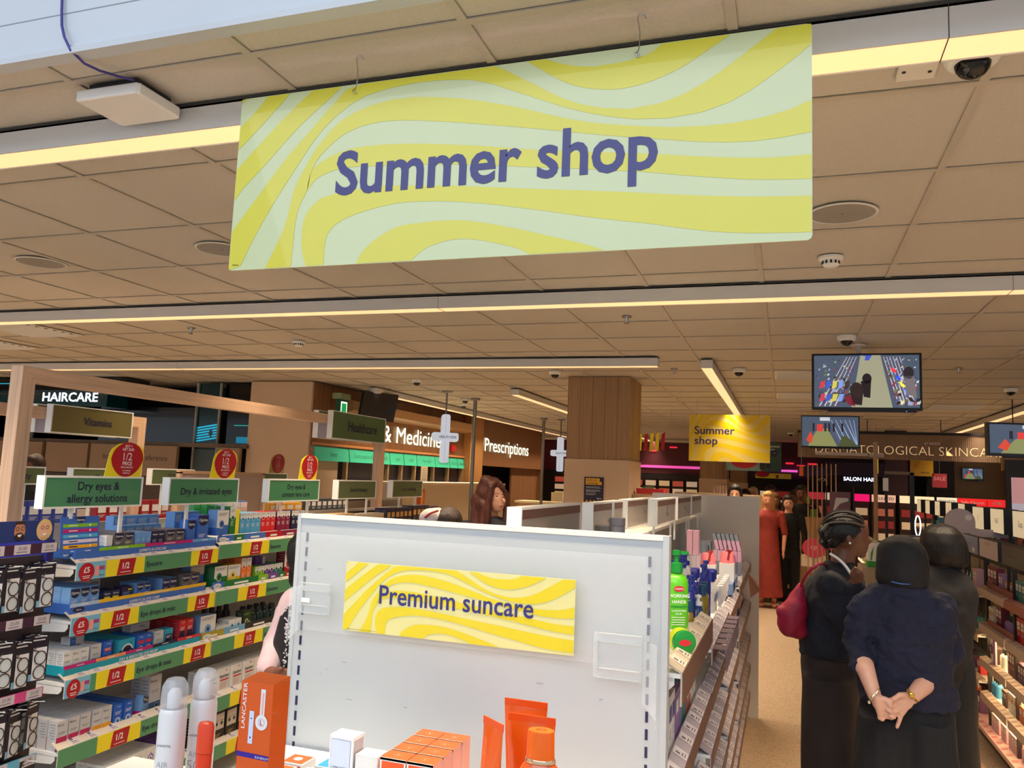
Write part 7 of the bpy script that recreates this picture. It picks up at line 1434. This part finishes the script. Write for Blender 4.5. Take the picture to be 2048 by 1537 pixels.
def braids(mb):
    for j in range(7):
        a = -1.15+.38*j   # angle over the head, from the camera side across the crown
        P = []
        for i in range(9):
            t = i/8; th = 2.55-2.35*t
            c = A(1688, 1060); x = .095*math.cos(math.pi-th); zz = .088*math.sin(math.pi-th)
            P.append((c.x+x, c.y+.086*math.sin(a)*math.sin(math.pi-th)-.01, c.z+zz*math.cos(a)+.0))
        mb.tube(P, .0065, mat(30, 24, 22, .5), 6)
    for p, q in (((1655, 1050), (1644, 1075)), ((1646, 1075), (1652, 1096)), ((1660, 1056), (1650, 1090)), ((1668, 1078), (1655, 1096))): mb.tube([tuple(A(*p, 3.6)), tuple(A((p[0]+q[0])/2-5, (p[1]+q[1])/2, 3.58)), tuple(A(*q, 3.6))], .009, HBLK, 6)
local(root, 'braids', braids)
local(root, 'earring', lambda mb: _sph(mb, A(1700, 1087, W1-.09), .0055, .0055, .0055, None, 10, 8, mat(240, 238, 230, .2)))
local(root, 'eye', lambda mb: _sph(mb, A(1727, 1070, W1-.046), .007, .005, .0045, None, 10, 6, mat(30, 22, 20, .2)))
local(root, 'eyebrow', lambda mb: mb.tube([tuple(A(1720, 1061, W1-.058)), tuple(A(1727, 1058, W1-.05)), tuple(A(1731, 1060, W1-.035))], .0028, HBLK, 6))
b_ = at(1580, 1225, 3.62); bag = thing('tote_bag', 'slouchy crimson shoulder bag hanging behind the braided person', 'bag', (b_.x, b_.y, b_.z-.14))
blob('bag_body', bag, mat(150, 16, 54, .55, kind='fabric'), lambda mb: (_sph(mb, at(1585, 1232, 3.62), .06, .07, .10, Matrix.Rotation(.3, 3, 'Y')), _cap(mb, at(1601, 1172, 3.62), at(1590, 1215, 3.62), .018, .05), _cap(mb, at(1566, 1225, 3.62), at(1590, 1255, 3.62), .032, .05), _cap(mb, at(1600, 1250, 3.62), at(1598, 1262, 3.62), .03, .04)), .010, 3, .006, 10, 1)
local(bag, 'strap', lambda mb: mb.tube(smooth_pts([tuple(at(1600, 1178, 3.62)), tuple(at(1612, 1150, 3.55)), tuple(at(1640, 1128, 3.50)), tuple(at(1655, 1140, 3.72)), tuple(at(1625, 1170, 3.80)), tuple(at(1600, 1185, 3.66))], 20), .007, mat(150, 16, 54, .55, kind='fabric'), 6))
# ---- woman with black bob in dark tee
W3 = 4.12; c3 = at(1885, 1300, W3); root = thing('person', 'person with a black bob haircut in a dark short-sleeved top, seen from behind', 'person', (c3.x, c3.y, 0)); A = lambda x, y, w=W3: at(x, y, w)
def body3(mb):
    _sph(mb, A(1886, 1088), .075, .09, .105); _cap(mb, A(1884, 1110), A(1880, 1145), .05, .06)
    _loft(mb, [sec(1880, 1400, .13, .1, W3), sec(1880, 1300, .12, .1, W3), sec(1880, 1200, .15, .1, W3), sec(1880, 1155, .11, .06, W3)])
    legs(mb, c3, .09, 0, .80, .075, .05)
    for s in (-1, 1): _sph(mb, (c3.x+s*.09, c3.y+.05, .05), .045, .12, .04)
    _cap(mb, A(1920, 1165), A(1924, 1222, 4.05), .045, .042); _cap(mb, A(1922, 1222, 4.05), A(1918, 1228, 4.3), .043, .03); _sph(mb, A(1919, 1222, 4.36), .03, .05, .03)
    _cap(mb, A(1842, 1165), A(1838, 1230), .045, .04); _cap(mb, A(1838, 1230), A(1850, 1220, 4.35), .04, .028)
    for i in range(4): _cap(mb, A(1912+4*i, 1218, 4.38), A(1911+4*i, 1214, 4.45), .009, .008)
    _cap(mb, A(1908, 1222, 4.36), A(1904, 1217, 4.4), .01, .009)
blob('body', root, SKD, body3, .010, 3)
blob('top', root, FTEE, lambda mb: (_loft(mb, [sec(1880, 1380, .15, .12, W3), sec(1880, 1300, .145, .12, W3), sec(1881, 1220, .17, .12, W3), sec(1881, 1175, .17, .105, W3), sec(1882, 1150, .13, .09, W3), sec(1882, 1132, .07, .07, W3)]), _cap(mb, A(1912, 1166), A(1923, 1198, 4.09), .062, .060), _cap(mb, A(1848, 1166), A(1840, 1198), .062, .060)), .011, 4, .009, 9, .9, 8)
blob('trousers', root, FBLK, lambda mb: (_loft(mb, [sec(1880, 1440, .15, .12, W3), sec(1880, 1365, .145, .11, W3)]), legs(mb, c3, .07, 0, .92, .088, .095)), .014, 3, .006, 7, .3)
blob('hair', root, HBLK, lambda mb: _loft(mb, [sec(1894, 1133, .085, .09, W3), sec(1893, 1124, .108, .112, W3), sec(1889, 1105, .112, .12, W3), sec(1886, 1085, .108, .12, W3), sec(1884, 1066, .09, .105, W3), sec(1883, 1054, .06, .075, W3), sec(1883, 1048, .025, .03, W3)]), .009, 2, .006, 16, .5)
# ---- red-haired woman behind the gondola
W4 = 5.35; c4 = at(978, 1100, W4); root = thing('person', 'person with long wavy auburn hair and dark top looking down to the right', 'person', (c4.x, c4.y, 0)); A = lambda x, y, w=W4: at(x, y, w)
def body4(mb):
    _sph(mb, A(988, 988), .078, .09, .10); _sph(mb, A(995, 1004, W4-.04), .052, .06, .068); _sph(mb, A(999, 1019, W4-.06), .024, .026, .018)
    _cap(mb, A(1005, 996, W4-.10), A(1009, 1003, W4-.115), .007, .0105); _sph(mb, A(1004, 1011, W4-.098), .014, .008, .007)
    _cap(mb, A(982, 1012), A(980, 1042), .045, .055); _loft(mb, [sec(975, 1300, .12, .09, W4), sec(978, 1150, .12, .09, W4), sec(980, 1060, .14, .08, W4), sec(982, 1038, .07, .06, W4)]); legs(mb, c4, .09, 0, .8, .075, .05)
    for s in (-1, 1): _sph(mb, (c4.x+s*.09, c4.y-.05, .05), .045, .12, .04); _cap(mb, A(980+s*48, 1055), A(980+s*58, 1140, W4-.05), .045, .038); _cap(mb, A(980+s*58, 1140, W4-.05), A(980+s*40, 1190, W4-.25), .038, .026); _sph(mb, A(980+s*38, 1195, W4-.3), .03, .05, .02)
blob('body', root, SKP, body4, .008, 3)
blob('top', root, mat(50, 50, 58, .8, kind='fabric'), lambda mb: (_loft(mb, [sec(975, 1260, .145, .12, W4), sec(977, 1130, .145, .12, W4), sec(979, 1065, .175, .105, W4), sec(981, 1045, .13, .09, W4), sec(981, 1034, .07, .07, W4)]), [(_cap(mb, A(980+s*48, 1057), A(980+s*58, 1140, W4-.05), .06, .05), _cap(mb, A(980+s*58, 1140, W4-.05), A(980+s*42, 1185, W4-.22), .05, .04)) for s in (-1, 1)]), .012, 3, .006, 9)
blob('trousers', root, FBLK, lambda mb: (_loft(mb, [sec(975, 1310, .15, .12, W4), sec(975, 1240, .145, .11, W4)]), legs(mb, c4, .09, 0, .8, .09, .08)), .016, 3)
def hair4(mb):
    _sph(mb, A(978, 983), .092, .095, .098); _sph(mb, A(965, 1005, W4), .06, .08, .10); _cap(mb, A(958, 1000), A(950, 1050, W4-.03), .055, .035); _cap(mb, A(968, 1010, W4-.05), A(965, 1060, W4-.08), .045, .03); _cap(mb, A(975, 965, W4-.04), A(985, 968, W4-.07), .05, .03)
    _cap(mb, A(1008, 985, W4-.02), A(1013, 1020, W4-.02), .026, .02); _cap(mb, A(1013, 1020, W4-.02), A(1008, 1048, W4-.04), .02, .014); _cap(mb, A(982, 975, W4-.10), A(977, 1012, W4-.10), .022, .02); _cap(mb, A(977, 1012, W4-.1), A(973, 1045, W4-.1), .02, .016); _cap(mb, A(992, 965, W4-.05), A(1005, 976, W4-.05), .03, .02)
blob('hair', root, HRED, hair4, .008, 2, .010, 16, .45)
def face(mb):
    D = mat(34, 24, 22, .4)
    for x, y, dw in ((994, 993, .112), (1006, 995, .098)): _sph(mb, A(x, y, W4-dw), .009, .004, .0038, None, 10, 6, D)
    for (x, y), (x2, y2), dw in (((989, 989), (998, 988), .112), ((1003, 990), (1009, 992), .1)): mb.tube([tuple(A(x, y, W4-dw)), tuple(A((x+x2)/2, (y+y2)/2-1.2, W4-dw-.004)), tuple(A(x2, y2, W4-dw))], .0022, D, 6)
local(root, 'eyes', face); local(root, 'lips', lambda mb: _sph(mb, A(1004, 1011.5, W4-.106), .011, .004, .0045, None, 10, 6, mat(166, 84, 80, .4)))
# ---- woman in pink jacket half hidden by the end board
W5 = 3.15; c5 = at(640, 1400, W5); root = thing('person', 'person in pale pink jacket and black floral dress behind the end board', 'person', (c5.x, c5.y, 0)); A = lambda x, y, w=W5: at(x, y, w)
def body5(mb):
    _sph(mb, A(625, 1112), .08, .085, .105); _cap(mb, A(630, 1140), A(635, 1180), .048, .055); _loft(mb, [sec(640, 1480, .12, .1, W5), sec(630, 1300, .12, .1, W5), sec(632, 1215, .14, .08, W5), sec(634, 1180, .08, .06, W5)]); legs(mb, c5, .09, 0, .7, .08, .05)
    for s in (-1, 1): _sph(mb, (c5.x+s*.09, c5.y-.04, .05), .045, .12, .04)
    _cap(mb, A(590, 1205), A(552, 1290), .045, .04); _cap(mb, A(552, 1290), A(533, 1342, 3.05), .04, .028); _cap(mb, A(533, 1344, 3.05), A(556, 1352, 2.98), .027, .025)
    _sph(mb, A(560, 1352, 2.97), .035, .02, .018)
    for i in range(4): _cap(mb, A(566, 1343+5*i, 2.965), A(580-2*i, 1340+6*i, 2.96), .0095, .0085); _cap(mb, A(580-2*i, 1340+6*i, 2.96), A(590-3*i, 1342+6.5*i, 2.965), .0085, .0075)
    _cap(mb, A(552, 1344, 2.96), A(562, 1337, 2.95), .011, .009)
blob('body', root, SKB, body5, .007, 3)
def jk(mb):
    _loft(mb, [sec(640, 1370, .16, .13, W5), sec(634, 1290, .155, .125, W5), sec(633, 1225, .175, .11, W5), sec(634, 1195, .13, .09, W5)]); _cap(mb, A(592, 1207), A(556, 1288), .062, .056); _cap(mb, A(556, 1288), A(536, 1334, 3.06), .058, .05)
blob('jacket', root, FPNK, jk, .010, 3, .007, 9)
blob('dress', root, mat(26, 24, 30, .8, kind='fabric'), lambda mb: (_loft(mb, [(Vector((c5.x, c5.y, .45)), .26, .2), (Vector((c5.x, c5.y, .8)), .2, .16), sec(638, 1360, .165, .135, W5), sec(620, 1290, .155, .12, W5-.03), sec(616, 1230, .11, .09, W5-.05)]), _cap(mb, A(583, 1225, 3.06), A(574, 1330, 3.04), .028, .03)), .012, 3, .005, 9)
def flowers(mb):
    rr_ = random.Random(4)
    for i in range(26):
        p = A(568+rr_.uniform(0, 20), 1215+i*4.6, 3.012-.0*i); 
        for k in range(4): _sph(mb, p+Vector((rr_.uniform(-.008, .008), -.004, rr_.uniform(-.008, .008))), .0035, .0022, .0035, None, 7, 4, mat(206, 200, 206))
local(root, 'printed_flowers', flowers)
blob('hair', root, HBLK, lambda mb: (_sph(mb, A(624, 1108), .098, .1, .112), _cap(mb, A(596, 1110), A(590, 1165), .035, .025)), .010, 2, .008, 14, .5)
# ---- generic standing figures further off
def figure(label, px, ytop, w, skin, topc, botc, hair, hl=.06, sc_=1.0, dress=False, extra=None, sleeves=True, hw=1.0, dx=0):
    t_ = at(px, ytop, w); h = t_.z; k = h/1.68; c = Vector((t_.x, t_.y, 0)); root = thing('person', label, 'person', (c.x, c.y, 0)); V = lambda x, y, z: Vector((c.x+x*k, c.y+y*k, z*k))
    arms = [(V(s*.19, 0, 1.36), V(s*.24, .0, 1.08), V(s*.22, -.08, .84)) for s in (-1, 1)]
    def bd(mb):
        _sph(mb, V(0, 0, 1.56), .075*k, .09*k, .11*k); _sph(mb, V(0, -.05, 1.53), .05*k, .05*k, .06*k); _cap(mb, V(0, -.088, 1.555), V(0, -.10, 1.53), .008*k, .013*k); _cap(mb, V(0, 0, 1.48), V(0, 0, 1.40), .05*k, .06*k)
        _loft(mb, [(V(0, 0, .9), .13*k, .09*k), (V(0, 0, 1.1), .11*k, .08*k), (V(0, 0, 1.34), .15*k, .08*k), (V(0, 0, 1.42), .07*k, .05*k)])
        for s in (-1, 1):
            _cap(mb, V(s*.085, 0, .88), V(s*.09, 0, .48), .075*k, .05*k); _cap(mb, V(s*.09, 0, .48), V(s*.09, .02, .08), .05*k, .035*k); _sph(mb, V(s*.09, -.05, .04), .04*k, .11*k, .035*k)
        for a, b2, c_ in arms:
            _cap(mb, a, b2, .042*k, .036*k); _cap(mb, b2, c_, .036*k, .025*k); _sph(mb, c_+Vector((0, -.01, -.06*k)), .02*k, .035*k, .05*k)
            for q in range(4): _cap(mb, c_+Vector((0, (-.03+.02*q)*k, -.09*k)), c_+Vector((0, (-.03+.02*q)*k, -.13*k)), .009*k, .008*k)
    blob('body', root, skin, bd, .014, 2)
    def tp(mb):
        _loft(mb, [(V(0, 0, .86 if not dress else .15), (.16 if not dress else .22)*k, (.12 if not dress else .2)*k), (V(0, 0, .95), .16*k, .12*k), (V(0, 0, 1.12), .14*k, .105*k), (V(0, 0, 1.33), .18*k, .10*k)]+([(V(0, 0, 1.42), .08*k, .07*k)] if sleeves else []))
        if sleeves:
            for a, b2, c_ in arms: _cap(mb, a, b2, .056*k, .048*k); (_cap(mb, b2, c_, .048*k, .036*k) if sleeves == 2 else None)
    blob('dress' if dress else 'top', root, topc, tp, .016, 3, .006, 8, .4)
    if not dress:
        blob('trousers', root, botc, lambda mb: (_loft(mb, [(V(0, 0, .74), .155*k, .12*k), (V(0, 0, .95), .15*k, .11*k)]), [_cap(mb, V(s*.085, 0, .84), V(s*.09, 0, (.12 if extra != 'shorts' else .5)), .09*k, .07*k) for s in (-1, 1)]), .016, 3, .005)
    if hair: blob('hair', root, hair, lambda mb: (_sph(mb, V(0, .035, 1.59), .097*hw*k, .10*k, .115*k), _sph(mb, V(0, -.02, 1.645), .07*hw*k, .07*k, .045*k), _cap(mb, V(-.055, .04, 1.55), V(-.065, .04, 1.55-hl), .05*hw*k, .04*k), _cap(mb, V(.055, .04, 1.55), V(.065, .04, 1.55-hl), .05*hw*k, .04*k)), .012, 2, .006, 14, .5)
    def eyes(mb):
        for s in (-1, 1): _sph(mb, V(s*.028, -.088, 1.568), .011*k, .006*k, .006*k, None, 8, 5, mat(34, 24, 22, .4))
    local(root, 'eyes', eyes); return root, V
r1, V = figure('person with long blonde hair in a brick-red long dress', 1536, 985, 11.9, mat(226, 160, 130, .5, kind='skin'), FRED, None, HBLD, .28, dress=True, sleeves=1)
r2, V = figure('child with short brown hair just behind the person in the red dress', 1549, 988, 12.9, SKP, mat(176, 80, 70, .8), mat(150, 60, 54, .8), mat(150, 110, 70, .6, kind='hair'), .02)
r3, V = figure('person with dark hair in a long black blazer in the aisle', 1577, 992, 12.0, SKP, FBLK, FBLK, HBRN, .16, sleeves=2)
r4, V = figure('person in black polo shirt and grey shorts holding a hand to the face', 1603, 972, 12.6, SKB, FBLK, mat(120, 112, 104, .8), HBLK, .0, extra='shorts', hw=.95)
r5, V = figure('person with long black hair seen over the grey end panel', 1470, 972, 11.6, SKP, FBLK, FBLK, HBLK, .18, sleeves=2, hw=1.05)
r6, V = figure('person in dark top left of the cream headscarf, over the panel', 1490, 980, 14.0, SKP, FBLK, FBLK, HBRN, .04)
r7, V = figure('person wearing a cream headscarf over the grey panel', 1506, 976, 15.0, SKP, FBLK, FBLK, mat(206, 190, 160, .8), .14, sleeves=2)
r8, V = figure('person with dark hair standing left of the black polo shirt', 1590, 982, 13.2, SKB, mat(50, 36, 34, .8), FBLK, HBLK, .06)
r9, V = figure('person with dark hair in the background above the red dress', 1541, 972, 14.0, SKP, mat(70, 50, 60, .8), FBLK, HBRN, .05)
r10, V = figure('person with dark hair at the far left below the brand header', 65, 912, 8.2, SKB, FBLK, FBLK, HBRN, .1)
# bent-over shopper whose scarf shows above the end board
W6 = 4.3; c6 = at(880, 1100, W6); root = thing('person', 'person bending down, dark hair and red-white scarf just above the end board', 'person', (c6.x, c6.y, 0)); A = lambda x, y, w=W6: at(x, y, w)
blob('body', root, SKP, lambda mb: (_sph(mb, A(895, 1052), .06, .08, .07), _cap(mb, A(880, 1058), A(860, 1065), .05, .06), _loft(mb, [(Vector((c6.x, c6.y, .85)), .13, .1), (Vector((c6.x, c6.y, 1.1)), .13, .11), (A(860, 1075), .12, .12)]), legs(mb, c6, .09, 0, .85, .08, .05), [_cap(mb, A(870+30*s, 1080), A(870+36*s, 1160, W6-.1), .045, .035) for s in (-1, 1)]), .012, 3)
blob('top', root, mat(200, 190, 190, .8, kind='fabric'), lambda mb: (_loft(mb, [(Vector((c6.x, c6.y, .86)), .16, .13), (Vector((c6.x, c6.y, 1.15)), .16, .14), (A(862, 1070), .14, .14)]), [_cap(mb, A(870+30*s, 1080), A(870+36*s, 1155, W6-.1), .058, .045) for s in (-1, 1)]), .014, 3)
blob('trousers', root, FBLK, lambda mb: (_loft(mb, [(Vector((c6.x, c6.y, .72)), .15, .12), (Vector((c6.x, c6.y, .95)), .15, .12)]), legs(mb, c6, .09, 0, .85, .09, .075)), .016, 3)
blob('hair', root, HBRN, lambda mb: _sph(mb, A(897, 1046), .075, .1, .085), .009, 2, .004, 18)
blob('scarf', root, mat(226, 214, 208, .8, kind='fabric'), lambda mb: (_sph(mb, A(868, 1036), .075, .09, .055), _cap(mb, A(852, 1040), A(880, 1034), .035, .03)), .010, 3, .006, 12)
local(root, 'scarf_stripe', lambda mb: (mb.tube(smooth_pts([tuple(A(850, 1036, W6-.08)), tuple(A(862, 1027, W6-.09)), tuple(A(876, 1022, W6-.06))], 8), .006, mat(170, 50, 60), 6)))
# bags carried in the aisle
p = at(1560, 1165, 12.2); t = thing('shopping_bag', 'large black printed shopping bag held by the person in the red dress', 'bag', (p.x, p.y, p.z-.27))
b = MB(); b.prism([(-.15, 0), (.12, 0), (.13, .42), (-.10, .42)], 'y', -.06, .06, mat(26, 24, 34, .5)); b.build('bag_body', t)
b = MB(); b.text('POP', .07, .2, WHITE, h=.045, y=-.062); b.text('MART', .06, .13, WHITE, h=.04, y=-.062) if 0 else None
b.rect(-.1, .02, .1, .106, -.062, SIL); b.rect(-.1, .04, .12, .126, -.062, SIL); b.rect(-.06, .06, .3, .31, -.062, GREY); b.build('lettering', t)
b = MB(); b.tube([(-.07, 0, .42), (-.03, 0, .54), (.05, 0, .54), (.09, 0, .42)], .006, CHAR, 6); b.build('handle', t)
p = at(1586, 1150, 11.9); t = thing('paper_bag', 'kraft paper carrier bag held by the person in the black blazer', 'bag', (p.x, p.y, p.z-.2))
b = MB(); b.prism([(-.1, 0), (.1, 0), (.09, .38), (-.09, .38)], 'y', -.05, .05, mat(190, 150, 110, .6)); b.build('bag_body', t)
b = MB(); b.tube([(-.05, 0, .38), (-.03, 0, .47), (.03, 0, .47), (.05, 0, .38)], .004, mat(190, 150, 110, .6), 6); b.build('handle', t)
p = at(1628, 1097, 10.8); t = thing('floor_sign', 'round pink and white sign on a low stand beside the wooden table', 'sign', (p.x, p.y, 0))
b = MB(); b.prism([(.15*math.cos(a), p.z+.13*math.sin(a)) for a in [i*2*math.pi/24 for i in range(24)]], 'y', 0, .02, mat(206, 60, 100, .5)); b.build('round_face', t)
b = MB(); b.text('up', 0, p.z-.01, mat(240, 180, 200), h=.06, y=-.002); b.box(-.16, .16, .021, .06, p.z-.25, p.z-.1, mat(220, 206, 190)); b.build('lettering', t)
b = MB(); b.tube([(0, .03, 0), (0, .03, p.z-.12)], .015, STEEL, 8); b.lathe([(.14, 0), (.14, .015)], STEEL, (0, .03, 0), 20); b.build('stand', t)
